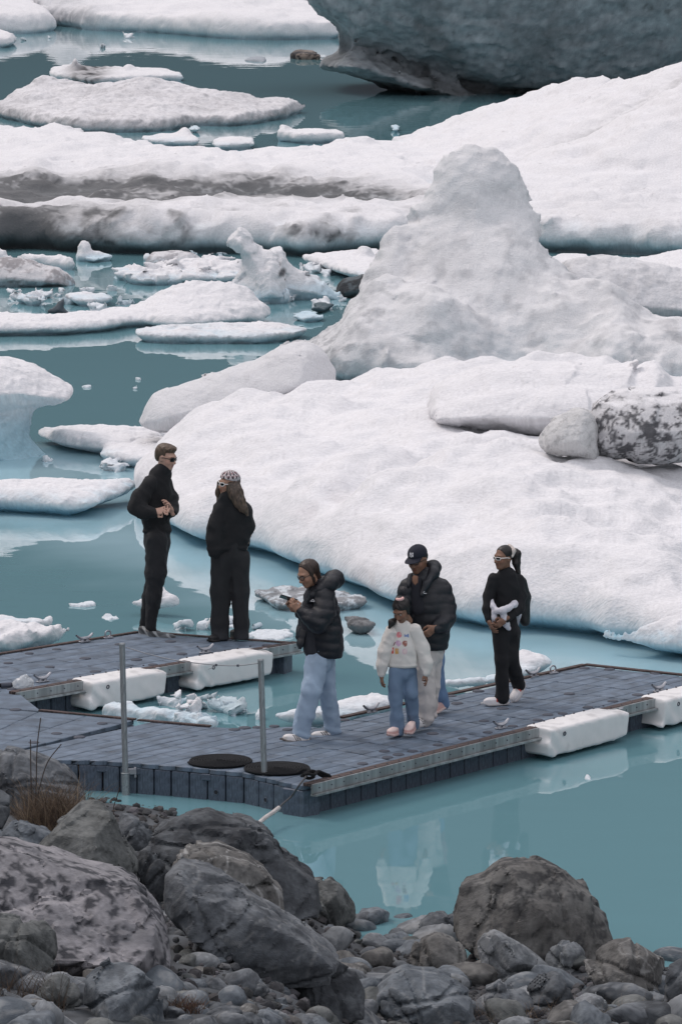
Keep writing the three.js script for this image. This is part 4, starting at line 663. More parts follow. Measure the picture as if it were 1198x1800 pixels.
{
  const g = thing('wire_rope', 'thin sagging wire strung between the two galvanised posts', 'wire', pA.clone());
  const pts = [[222, 1138], [262, 1150], [300, 1159], [340, 1165], [380, 1169], [418, 1170], [453, 1166]].map(([x, y], i) => Q(x, y, lerp(pA.z, pB.z, i / 6)).sub(pA));
  const wireMat = new THREE.MeshStandardMaterial({ color: new THREE.Color().setRGB(0.3, 0.31, 0.33), roughness: 0.5, metalness: 0.5 });
  mk('wire', new THREE.TubeGeometry(new THREE.CatmullRomCurve3(pts), 60, 0.0042, 6), wireMat, g);
  for (const i of [4, 5]) { const c = mk('wire_clip', new RoundedBoxGeometry(0.022, 0.02, 0.014, 2, 0.004), darkPlastic, g); c.position.copy(pts[i]); }
  mk('wire_tail', new THREE.TubeGeometry(new THREE.CatmullRomCurve3([pts[4], pts[4].clone().add(V(-0.03, -0.02, 0.01)), pts[4].clone().add(V(-0.07, -0.035, 0.01))]), 10, 0.003, 6), wireMat, g);
}
// ---- coiled mooring ropes
const ropeBump = tile(256, (u, v) => 0.5 + 0.5 * Math.sin((u * 6 + v * 6) * 2 * Math.PI));
const ropeMat = new THREE.MeshStandardMaterial({ color: new THREE.Color().setRGB(0.008, 0.0095, 0.012), roughness: 1, bumpMap: rep(ropeBump, 160, 1), bumpScale: 0.003 });
function coil(label, x, y, R, tail) {
  const c = P(x, y, DH), turns = R / 0.0235, pts = [];
  for (let i = 0; i <= turns * 26; i++) { const a = i / 26 * 2 * Math.PI, r = 0.012 + R * i / (turns * 26); pts.push(V(Math.cos(a) * r, 0.014 + 0.004 * n3(i * 0.11, x, 2), Math.sin(a) * r)); }
  const g = thing('rope_coil', label, 'coiled rope', V(c.x, DH + 0.004, c.z), 'flat coils of black rope on the pontoon');
  mk('spiral', new THREE.TubeGeometry(new THREE.CatmullRomCurve3(pts), Math.floor(turns * 22), 0.0125, 5), ropeMat, g);
  return c;
}
coil('flat spiral coil of black rope on the pontoon, the left one of two', 387, 1341, 0.27);
coil('flat spiral coil of black rope on the pontoon behind the right post', 488, 1354, 0.275);
{
  const k = P(545, 1362, DH), g = thing('mooring_rope', 'black mooring rope knotted at the pontoon corner, running into a white sleeve towards the rocks', 'rope', V(k.x, DH, k.z));
  const rp = (l) => new THREE.CatmullRomCurve3(l.map(([x, y, h]) => { const q = P(x, y, h).sub(V(k.x, DH, k.z)); return q; }));
  mk('rope', new THREE.TubeGeometry(rp([[524, 1358, 0.3], [536, 1352, 0.36], [546, 1356, 0.37], [552, 1364, 0.33], [542, 1368, 0.32], [534, 1362, 0.36], [545, 1356, 0.38], [556, 1358, 0.34], [566, 1364, 0.31], [582, 1366, 0.3]]), 70, 0.0145, 8), ropeMat, g);
  mk('rope', new THREE.TubeGeometry(rp([[530, 1364, 0.31], [540, 1360, 0.38], [550, 1362, 0.37], [560, 1356, 0.36], [570, 1360, 0.33], [580, 1364, 0.31]]), 50, 0.0135, 8), ropeMat, g);
  const grey = new THREE.MeshStandardMaterial({ color: new THREE.Color().setRGB(0.06, 0.06, 0.065), roughness: 0.8 });
  mk('mooring_line', new THREE.TubeGeometry(rp([[540, 1362, 0.36], [526, 1380, 0.33], [512, 1400, 0.2], [498, 1412, 0.17], [488, 1422, 0.14]]), 40, 0.0085, 8), grey, g);
  const sl = mk('chafe_sleeve', new THREE.TubeGeometry(rp([[490, 1420, 0.145], [480, 1428, 0.13], [468, 1436, 0.125], [455, 1447, 0.12], [440, 1462, 0.12]]), 40, 0.019, 10), new THREE.MeshStandardMaterial({ color: new THREE.Color().setRGB(0.66, 0.62, 0.6), roughness: 0.8, map: rep(plasMap, 1, 6) }), g);
}
// ---- the black pole end and the lump of clear ice at the left edge
{
  const a = P(-40, 1207, DH + 0.03), b = P(20, 1204, DH + 0.03), d = b.clone().sub(a), g = thing('boat_hook', 'end of a black pole lying on the deck at the left edge', 'pole', a);
  const c = new THREE.CapsuleGeometry(0.02, d.length(), 6, 12); c.translate(0, d.length() / 2, 0); const m = mk('shaft', c, ropeMat, g); m.quaternion.setFromUnitVectors(V(0, 1, 0), d.clone().normalize());
  const h = mk('grip', new THREE.CylinderGeometry(0.025, 0.025, 0.1, 14), darkPlastic, g); h.quaternion.copy(m.quaternion); h.position.copy(d.clone().multiplyScalar(0.85));
}
{
  const c = P(42, 1210, DH), f = (x, y, z) => { const a = Math.hypot(x / 0.095, (y - 0.03) / 0.07, z / 0.07) - 1, b = Math.hypot((x - 0.01) / 0.04, (y - 0.07) / 0.05, z / 0.04) - 1; return smin(a * 0.07, b * 0.04, 0.03) - 0.014 * ridge(x * 14, y * 14, z * 14, 2) ; };
  const g = solid((x, y, z) => Math.max(f(x, y, z), -y), [-0.13, -0.02, -0.11], [0.13, 0.15, 0.11], 0.008);
  const m = mk('ice_chunk', g, new THREE.MeshPhysicalMaterial({ color: new THREE.Color().setRGB(0.8, 0.84, 0.87), roughness: 0.18, transmission: 0.55, thickness: 0.05, ior: 1.31 }));
  m.position.set(c.x, DH + 0.004, c.z); tag(m, 'lump of clear ice left on the deck beside the black pole end', 'ice chunk');
}
// ------------------------------------------------------------------ people
const fabricBump = tile(256, (u, v) => 0.5 + 0.25 * Math.sin(u * 2 * Math.PI * 40) * Math.sin(v * 2 * Math.PI * 40) + 0.2 * tn(u, v, 20, 2, 1));
const cloth = (o = {}) => new THREE.MeshPhysicalMaterial({ vertexColors: true, roughness: 0.88, bumpMap: rep(fabricBump, 7), bumpScale: 0.0015, ...o });
const clothMat = cloth({ sheen: 0.25, sheenRoughness: 0.6, sheenColor: new THREE.Color().setRGB(0.3, 0.3, 0.3) }), nylonMat = cloth({ roughness: 0.42 }), denimMat = cloth({ bumpScale: 0.002 });
const skinMat = new THREE.MeshPhysicalMaterial({ vertexColors: true, roughness: 0.55 });
const hairMat = new THREE.MeshPhysicalMaterial({ vertexColors: true, roughness: 0.5 });
const shoeMat = new THREE.MeshPhysicalMaterial({ vertexColors: true, roughness: 0.6 });
const lensMat = new THREE.MeshPhysicalMaterial({ color: 0x0c0d10, roughness: 0.12 }), blackFrame = new THREE.MeshPhysicalMaterial({ color: 0x101014, roughness: 0.35 }), whiteFrame = new THREE.MeshPhysicalMaterial({ color: 0xe8e4e0, roughness: 0.4 });
const flatMat = (r, g, b, ro = 0.7) => new THREE.MeshPhysicalMaterial({ color: new THREE.Color().setRGB(r, g, b), roughness: ro });

function coneD(x, y, z, e) {
  let { a, b, ra, rb } = e, sx = 1;
  if (e.flat) {                                                      // a limb wider across than deep: squash across its depth, turned by yaw
    const cy = Math.cos(e.flat[0]), sy = Math.sin(e.flat[0]), mx = (a[0] + b[0]) / 2, mz = (a[2] + b[2]) / 2;
    const [_, t0] = segD(x, y, z, a, b), ax = lerp(a[0], b[0], t0), az = lerp(a[2], b[2], t0);
    const dx = x - ax, dz = z - az, u = dx * cy - dz * sy, w = (dx * sy + dz * cy) / e.flat[1], ay = lerp(a[1], b[1], t0);
    return (Math.hypot(u, y - ay, w) - lerp(ra, rb, t0)) * Math.min(1, 0.5 + e.flat[1] * 0.5);
  }
  const [d, t] = segD(x, y, z, a, b); return d - lerp(ra, rb, t);
}
const ellD = (x, y, z, e) => { const k = Math.hypot((x - e.c[0]) / e.r[0], (y - e.c[1]) / e.r[1], (z - e.c[2]) / e.r[2]); return (k - 1) * Math.min(...e.r); };
function field(list, k = 0.03) {
  for (const e of list) { const c = e.c || e.a, d = e.c || e.b, r = e.c ? Math.max(...e.r) : Math.max(e.ra, e.rb); e.lo = [0, 1, 2].map((i) => Math.min(c[i], d[i]) - r - k); e.hi = [0, 1, 2].map((i) => Math.max(c[i], d[i]) + r + k); }
  return (x, y, z) => {
    let d = 1; for (const e of list) {
      const out = Math.max(e.lo[0] - x, x - e.hi[0], e.lo[1] - y, y - e.hi[1], e.lo[2] - z, z - e.hi[2]); if (out > 0.05) { d = Math.min(d, out); continue; }
      const q = e.c ? ellD(x, y, z, e) : coneD(x, y, z, e); d = d > 0.9 ? q : smin(d, q, e.k ?? k);
    }
    return d;
  };
}
function boundsOf(list, pad = 0.05) { const lo = [9, 9, 9], hi = [-9, -9, -9]; for (const e of list) { const c = e.c || e.a, d = e.c || e.b, r = e.c ? e.r : Array(3).fill(Math.max(e.ra, e.rb)); for (let i = 0; i < 3; i++) { lo[i] = Math.min(lo[i], c[i] - r[i], d[i] - r[i]); hi[i] = Math.max(hi[i], c[i] + r[i], d[i] + r[i]); } } return [lo.map((v) => v - pad), hi.map((v) => v + pad)]; }
function shape(list, { k = 0.03, cell = 0.011, bump, cut, col, pad }) {
  const f = field(list, k), [lo, hi] = boundsOf(list, pad);
  return solid((x, y, z) => { let d = f(x, y, z); if (bump && Math.abs(d) < 0.06) d -= bump(x, y, z); if (cut) d = Math.max(d, cut(x, y, z)); return d; }, lo, hi, cell, col);
}
const plain = (c, v = 0.1, s = 9) => (x, y, z) => { const q = 1 + v * fbm(x * s, y * s, z * s, 3); return [c[0] * q, c[1] * q, c[2] * q]; };
function place(g, m) { g.applyMatrix4(m); return g; }

// head, about 0.235 tall from chin to crown, in its own axes (z forward)
function headList(o = {}) {
  const j = o.jaw ?? 1;
  return [{ c: [0, 0.035, -0.018], r: [0.076, 0.092, 0.096] }, { c: [0, -0.02, 0.018], r: [0.066 * j, 0.075, 0.07] }, { c: [0, -0.062, 0.03], r: [0.05 * j, 0.045, 0.05] }, { c: [0, -0.094, 0.06], r: [0.024 * j, 0.018, 0.02], k: 0.03 },
    { a: [0, 0.014, 0.083], b: [0, -0.026, 0.104], ra: 0.009, rb: 0.0135, k: 0.018 }, { c: [-0.012, -0.032, 0.092], r: [0.009, 0.007, 0.01], k: 0.01 }, { c: [0.012, -0.032, 0.092], r: [0.009, 0.007, 0.01], k: 0.01 },
    { c: [0, 0.034, 0.07], r: [0.052, 0.011, 0.015], k: 0.02 }, { c: [-0.04, -0.022, 0.058], r: [0.022, 0.02, 0.02], k: 0.03 }, { c: [0.04, -0.022, 0.058], r: [0.022, 0.02, 0.02], k: 0.03 },
    { c: [0, -0.055, 0.082], r: [0.021, 0.005, 0.009], k: 0.008 }, { c: [0, -0.065, 0.080], r: [0.018, 0.006, 0.009], k: 0.008 },
    { c: [-0.077, -0.004, -0.012], r: [0.009, 0.03, 0.019], k: 0.01 }, { c: [0.077, -0.004, -0.012], r: [0.009, 0.03, 0.019], k: 0.01 },
    { a: [0, -0.06, -0.025], b: [0, -0.17, -0.045], ra: 0.05 * (o.neck ?? 1), rb: 0.056 * (o.neck ?? 1), k: 0.03 }];
}
function headGeo(skin, o = {}) {
  const list = headList(o), f = field(list, 0.03);
  return solid((x, y, z) => { let d = f(x, y, z); for (const s of [-1, 1]) d = -smin(-d, Math.hypot((x - s * 0.031) / 1.3, y - 0.012, z - 0.092) - 0.0115, 0.012); return d; }, [-0.1, -0.21, -0.14], [0.1, 0.15, 0.13], 0.0056, (x, y, z) => {
    let c = skin.map((v) => v * (1 + 0.06 * fbm(x * 30, y * 30, z * 30, 2)));
    if (z > 0.07 && Math.abs(x) < 0.022 && y < -0.048 && y > -0.073) c = mix3(c, [skin[0] * 0.72, skin[1] * 0.48, skin[2] * 0.5], 0.8);
    if (z > 0.055 && y > 0.026 && y < 0.037 && Math.abs(x) > 0.012 && Math.abs(x) < 0.052) c = mix3(c, o.brow ?? [0.03, 0.02, 0.015], 0.8);
    if (z > 0.03 && y < 0 && y > -0.045 && Math.abs(x) > 0.02) c = mix3(c, [skin[0] * 1.02, skin[1] * 0.86, skin[2] * 0.84], 0.5);
    return c;
  });
}
// a right hand when side = 1: fingers along +y, palm faces +z, thumb on the -x side
function handGeo(skin, side, curl, spread = 0.1, tc = 0.4) {
  const list = [{ a: [-0.024, 0.03, 0], b: [-0.026, 0.082, 0], ra: 0.0135, rb: 0.0125, k: 0.02 }, { a: [0.0, 0.02, 0], b: [0.0, 0.085, 0], ra: 0.015, rb: 0.0125, k: 0.02 }, { a: [0.022, 0.028, 0], b: [0.026, 0.076, 0], ra: 0.0135, rb: 0.0115, k: 0.02 }, { a: [0, -0.03, -0.002], b: [0, 0.03, 0], ra: 0.023, rb: 0.022, k: 0.02 }];
  const fx = [-0.03, -0.0105, 0.0095, 0.028], fl = [0.069, 0.078, 0.072, 0.057], by = [0.086, 0.09, 0.086, 0.077];
  fx.forEach((x, i) => {
    let p = [x, by[i], 0], a = 0; const sl = [0.45, 0.31, 0.24], sa = (i - 1.5) * spread;
    for (let s = 0; s < 3; s++) { a += curl * (s === 0 ? 0.8 : 1) * (1 + 0.12 * (i - 1)); const L = fl[i] * sl[s], q = [p[0] + Math.sin(sa) * L * Math.cos(a), p[1] + Math.cos(a) * L * Math.cos(sa), p[2] + Math.sin(a) * L]; list.push({ a: p, b: q, ra: 0.0092 - s * 0.0006, rb: 0.0086 - s * 0.0007, k: s ? 0.004 : 0.006 }); p = q; }
  });
  const t0 = [-0.024, 0.018, 0.004], t1 = [-0.048, 0.044, 0.016 + 0.012 * tc], t2 = [-0.056 + 0.02 * tc, 0.072, 0.024 + 0.02 * tc], t3 = [-0.055 + 0.04 * tc, 0.094, 0.03 + 0.024 * tc];
  list.push({ a: t0, b: t1, ra: 0.0145, rb: 0.0115, k: 0.014 }, { a: t1, b: t2, ra: 0.0108, rb: 0.0095, k: 0.005 }, { a: t2, b: t3, ra: 0.0093, rb: 0.0078, k: 0.004 });
  for (const e of list) { e.a[0] *= side; e.b[0] *= side; }
  return shape(list, { k: 0.006, cell: 0.0042, pad: 0.015, col: plain(skin, 0.08, 40) });
}
function basis(pos, y, z, s = 1) { const Y = V(...y).normalize(), Z = V(...z).addScaledVector(Y, -V(...z).dot(Y)).normalize(), X = Y.clone().cross(Z); return new THREE.Matrix4().makeBasis(X.multiplyScalar(s), Y.multiplyScalar(s), Z.multiplyScalar(s)).setPosition(...pos); }
function shoeGeo(len, o) {                                            // heel at z = 0, toe towards +z, sole on y = 0
  const w = 0.048 * (o.w ?? 1), hh = o.h ?? 0.06, list = [{ a: [0, 0.026, 0.045], b: [0, 0.026, 0.07], ra: 0.037, rb: 0.037 }, { a: [0, 0.026, 0.06], b: [0.002, 0.022, len - 0.05], ra: 0.04, rb: 0.04 }, { c: [0, hh * 0.8, 0.05], r: [0.036, hh * 0.62, 0.048] }, { c: [0, hh * 0.62, len * 0.45], r: [0.038, hh * 0.45, len * 0.24] }, { c: [0.003, 0.03, len - 0.06], r: [w, 0.036, 0.06] }];
  const foot = (x, z) => { const t = z / len, h = w * (0.78 + 0.26 * sstep(0.3, 0.72, t)) * Math.sqrt(clamp(1 - Math.pow(Math.abs(t - 0.5) * 2, 3.2))) ; return Math.abs(x - 0.003 * t) - h; };
  const f = field(list, 0.03);
  const upper = solid((x, y, z) => Math.max(f(x, y, z), 0.016 - y, foot(x, z) - 0.001), [-0.08, 0, -0.02], [0.08, hh * 1.5 + 0.05, len + 0.02], 0.0065, o.col);
  const sole = solid((x, y, z) => Math.max(foot(x, z) - 0.004, Math.abs(y - 0.011 - 0.012 * sstep(0.85, 1, z / len)) - 0.011), [-0.08, -0.006, -0.02], [0.08, 0.05, len + 0.02], 0.0065, plain(o.sole, 0.05));
  return [upper, sole];
}
function person(label, px, py, build) {
  const B = P(px, py, DH), g = thing('person', label, 'person', V(B.x, DH, B.z));
  const at = (x, y, dz = 0) => { const q = Q(x, y, B.z + dz); return [q.x - B.x, q.y - DH, dz]; };
  const s = pxm(B.z) , C = (a, b, ra, rb, o = {}) => ({ a: at(...a), b: at(...b), ra: ra / s, rb: rb / s, ...o });
  const E = (c, rx, ry, rz, o = {}) => ({ c: at(...c), r: [rx / s, ry / s, rz / s], ...o });
  const part = (name, geo, mat, p = g) => mk(name, geo, mat, p);
  const headM = (x, y, dz, yaw, pitch, roll, sc) => new THREE.Matrix4().compose(V(...at(x, y, dz)), new THREE.Quaternion().setFromEuler(new THREE.Euler(pitch, yaw, roll, 'YXZ')), V(sc, sc, sc));
  const chain = (pts) => { const o = []; for (let i = 0; i + 1 < pts.length; i++) o.push(C(pts[i].slice(0, 3), pts[i + 1].slice(0, 3), pts[i][3], pts[i + 1][3])); return o; };
  const shoe = (hx, hy, hdz, dir, len, o, pitch = 0) => {             // heel place, heading of the toe (x, z), toe lifted by pitch
    const [u, so] = shoeGeo(len, o), p = at(hx, hy, hdz), yaw = Math.atan2(dir[0], dir[1]), m = new THREE.Matrix4().compose(V(p[0], p[1], p[2]), new THREE.Quaternion().setFromEuler(new THREE.Euler(-pitch, yaw, o.roll ?? 0, 'YXZ')), V(1, 1, 1));
    const sh = part('shoe', place(u, m), shoeMat); mk('sole', place(so, m), shoeMat, sh); return sh;
  };
  build({ g, at, s, C, E, part, headM, chain, shoe, B });
  return g;
}
function bodyPart(k, lists, head, hands, skin) { for (const e of lists) for (const q of ['ra', 'rb']) e[q] *= e[q] > 0.075 ? 0.5 : e[q] > 0.036 ? 0.72 : 0.95; const gs = [shape(lists, { k: 0.03, cell: 0.024, col: plain(skin, 0.06) })]; if (head) gs.push(head); gs.push(...hands); return k.part('body', mergeGeometries(gs), skinMat); }
function eyes(k, body, M, sc) { for (const s of [-1, 1]) { const g = new THREE.SphereGeometry(0.0105, 16, 12), c = new Float32Array(g.attributes.position.count * 3), p = g.attributes.position; for (let i = 0; i < p.count; i++) { const w = Math.hypot(p.getX(i), p.getY(i) + 0.002) < 0.0058 && p.getZ(i) > 0 ? [0.02, 0.013, 0.01] : [0.4, 0.36, 0.34]; c.set(w, i * 3); } g.setAttribute('color', new THREE.BufferAttribute(c, 3)); g.translate(s * 0.031, 0.01, 0.0755); k.part('eye', place(g, M.clone()), skinMat, body); } }
// glasses in the head's axes
function glasses(k, M, frame, lens, o = {}) {
  const g = [], L = [], r = o.r ?? 0.022, h = o.h ?? 0.017, y = 0.01, z = 0.1;
  for (const s of [-1, 1]) {
    const pts = []; for (let i = 0; i < 20; i++) { const a = i / 20 * 2 * Math.PI, ca = Math.cos(a), sa = Math.sin(a), e = 0.6; const X = Math.sign(ca) * Math.pow(Math.abs(ca), e) * r, Y = Math.sign(sa) * Math.pow(Math.abs(sa), e) * h; pts.push(V(s * 0.033 + X, y + Y + (o.up ?? 0) * Math.max(0, s * X) , z - Math.pow(Math.abs(s * 0.033 + X) / 0.06, 2) * 0.02)); }
    const cv = new THREE.CatmullRomCurve3(pts, true); g.push(new THREE.TubeGeometry(cv, 40, o.t ?? 0.0032, 6, true));
    const q = pts.map((p) => p.clone()), c = V(s * 0.033, y, z + 0.002), pos = [c], idx = []; for (const p of q) pos.push(p.clone().add(V(0, 0, 0.0015))); for (let i = 0; i < 20; i++) idx.push(0, i + 1, ((i + 1) % 20) + 1);
    const lg = new THREE.BufferGeometry().setFromPoints(pos); lg.setIndex(idx); lg.computeVertexNormals(); L.push(lg);
    g.push(new THREE.TubeGeometry(new THREE.CatmullRomCurve3([V(s * 0.055, y + 0.006, z - 0.018), V(s * 0.077, y + 0.006, z - 0.05), V(s * 0.083, y + 0.004, 0.01), V(s * 0.084, y - 0.006, -0.02)]), 16, o.temple ?? 0.003, 6));
  }
  g.push(new THREE.TubeGeometry(new THREE.CatmullRomCurve3([V(-0.012, y + 0.004, z), V(0, y + 0.008, z + 0.002), V(0.012, y + 0.004, z)]), 8, 0.0028, 6));
  const f = k.part('glasses', place(mergeGeometries(g), M), frame); const l = k.part('lens', place(mergeGeometries(L), M), lens, f); return f;
}
const clearLens = new THREE.MeshPhysicalMaterial({ color: 0xffffff, roughness: 0.05, transmission: 1, thickness: 0 });
// soft cloth drawn into narrow creases: broad swells between sharp valleys
const creases = (x, y, z, fx, fy, sd) => 0.6 - 2.2 * Math.pow(Math.abs(n3(x * fx + y * fy * 0.6 + sd, y * fy, z * fx + sd)), 0.7) ;
const folds = (a, sx, sy, sd) => (x, y, z) => a * fbm(x * sx + 0.4 * sy * y * 0.3 + sd, y * sy, z * sx + sd, 3);
const LIGHT_SKIN = [0.52, 0.32, 0.245], TAN = [0.36, 0.205, 0.14], BROWN = [0.235, 0.125, 0.082];
const BLACK = [0.011, 0.0115, 0.0135], NAVY = [0.008, 0.0098, 0.015];
const puffer = (pitch, amp, sd, tilt = 0) => (x, y, z) => amp * (Math.pow(Math.abs(Math.sin(Math.PI * (y + tilt * x + 0.018 * n3(x * 7 + sd, y * 3, z * 7)) / pitch)), 0.5) - 0.7) * (0.75 + 0.5 * n3(x * 5, y * 5 + sd, z * 5)) + 0.009 * fbm(x * 9, y * 6, z * 9 + sd, 3) + 0.004 * n3(x * 30 + sd, y * 12, z * 30);

// 1. the tall man in black
person('tall man in black with short brown hair and dark glasses on the back pontoon', 268, 1116, (k) => {
  const { C, E, part, chain, at } = k, sk = LIGHT_SKIN, M = k.headM(293, 805, 0.02, 1.05, 0.22, 0, 0.98);
  const handN = place(handGeo(sk, -1, 0.22, 0.22, 0.2), basis(at(270, 901, 0.26), [0.85, 0.2, 0.1], [0.05, -0.55, -0.9]));
  const handF = place(handGeo(sk, 1, 0.5, 0.14, 0.3), basis(at(302, 899, 0.12), [-0.3, 0.85, 0.2], [-0.9, -0.1, 0.3]));
  const body = bodyPart(k, [...chain([[277, 858, 0, 24], [276, 910, 0, 22], [276, 940, 0, 22]]), ...chain([[262, 855, .12, 9], [238, 890, .16, 8], [268, 901, .25, 6]]), ...chain([[290, 855, -.1, 8], [297, 885, -.1, 7], [303, 898, .1, 5]]), ...chain([[272, 945, .05, 16], [268, 1015, .06, 12], [267, 1100, .05, 8]]), ...chain([[280, 945, -.09, 16], [270, 1015, -.08, 12], [257, 1090, -.12, 6]])], place(headGeo(sk, { brow: [0.09, 0.05, 0.03] }), M), [handN, handF], sk);
  eyes(k, body, M);
  const hair = [{ c: [0, 0.062, -0.028], r: [0.083, 0.082, 0.096] }, { c: [0, 0.108, 0.028], r: [0.066, 0.024, 0.05] }, { c: [0, 0.02, -0.08], r: [0.07, 0.075, 0.045] }];
  const face = (x, y, z) => { const a = (z - 0.018 - 0.55 * Math.max(0, y - 0.06)) , b = 0.062 - y; return Math.min(Math.max(a, b) * 1, 1) ; };
  const hg = (() => { const f = field(hair, 0.03); return solid((x, y, z) => { let d = f(x, y, z) - 0.006 * ridge(x * 24, y * 14, z * 24, 2); const cutFace = Math.min(z - 0.02, 0.075 - y); d = Math.max(d, cutFace); d = Math.max(d, -0.055 - y, Math.min(z + 0.03, 0.012 - y)); return d; }, [-0.11, -0.09, -0.15], [0.11, 0.17, 0.11], 0.005, (x, y, z) => { const v = 0.8 + 0.5 * n3(x * 70, y * 20, z * 70); return [0.115 * v, 0.075 * v, 0.05 * v]; }); })();
  part('hair', place(hg, M), hairMat);
  glasses(k, M, blackFrame, lensMat, { t: 0.004, temple: 0.004, h: 0.018, r: 0.025 });
  const jl = [...chain([[281, 838, 0, 22], [275, 866, 0, 29], [274, 900, 0, 28], [277, 932, 0, 25]]).map((e) => ({ ...e, flat: [0.5, 0.72] })),
    ...chain([[279, 838, 0, 16], [288, 824, 0.01, 13]]), ...chain([[263, 852, .12, 15], [246, 876, .17, 14], [239, 893, .2, 12.5]]), ...chain([[239, 893, .2, 12.5], [255, 901, .24, 11], [270, 901, .26, 9]]), ...chain([[292, 852, -.12, 14], [300, 878, -.12, 14], [304, 893, -.05, 12], [304, 900, .08, 9]])];
  part('jacket', shape(jl, { k: 0.05, cell: 0.0135, cut: (x, y, z) => Math.max(-(y - at(0, 940)[1]), 0) > 0 ? 0.02 : -1, bump: (x, y, z) => 0.012 * creases(x, y, z, 6, 5, 3) + 0.007 * creases(x, y, z, 12, 8, 9) + 0.006 * fbm(x * 9 + y * 5, y * 7, z * 9, 3) + 0.010 * Math.sin((y + x * 0.5) * 60) * sstep(0.12, 0, Math.abs(y - at(0, 905)[1])) * 0.35 + 0.012 * sstep(0.03, 0.0, Math.abs(y - at(0, 933)[1])), col: plain(BLACK, 0.12) }), clothMat);
  part('collar', shape(chain([[283, 834, 0, 15], [290, 822, 0.01, 13.5]]), { k: 0.02, cell: 0.011, col: plain([0.013, 0.0135, 0.016]) }), clothMat);
  const wr = (x, y, z) => 0.009 * creases(x, y, z, 7, 3.5, 2) + 0.006 * creases(x, y, z, 12, 9, 5);
  part('trousers', shape([...chain([[277, 928, 0, 24], [276, 950, 0, 25]]).map((e) => ({ ...e, flat: [0.5, 0.75] })), ...chain([[275, 950, .07, 21], [274, 1005, .09, 19], [270, 1050, .09, 14], [266, 1100, .06, 10.5]]), ...chain([[281, 950, -.09, 19], [276, 1005, -.08, 17], [262, 1050, -.1, 12], [254, 1096, -.12, 9]])], { k: 0.035, cell: 0.0135, bump: (x, y, z) => wr(x, y, z) + 0.006 * sstep(0.012, 0, Math.abs(x - at(270, 1000)[0] - 0.02 * 0)) * 0.5, col: plain([0.017, 0.018, 0.021], 0.12) }), clothMat);
  part('sock', shape([...chain([[267, 1096, .06, 6.5], [269, 1110, .06, 7]]), ...chain([[252, 1092, -.12, 6.5], [251, 1106, -.12, 7]])], { cell: 0.011, col: plain([0.01, 0.01, 0.012]) }), clothMat);
  const tr = (x, y, z) => { const a = Math.abs(Math.sin(z * 26 + y * 30)) > 0.93 && y > 0.02, b = n3(x * 14, y * 20, z * 14) > 0.05; return a ? [0.3, 0.32, 0.33] : b ? [0.1, 0.11, 0.12] : [0.05, 0.055, 0.06]; };
  k.shoe(259, 1124.5, .06, [0.95, 0.32], 0.3, { col: tr, sole: [0.25, 0.27, 0.28], h: 0.07 });
  k.shoe(244, 1116, -.12, [0.75, 0.6], 0.29, { col: tr, sole: [0.2, 0.22, 0.23], h: 0.07 });
});
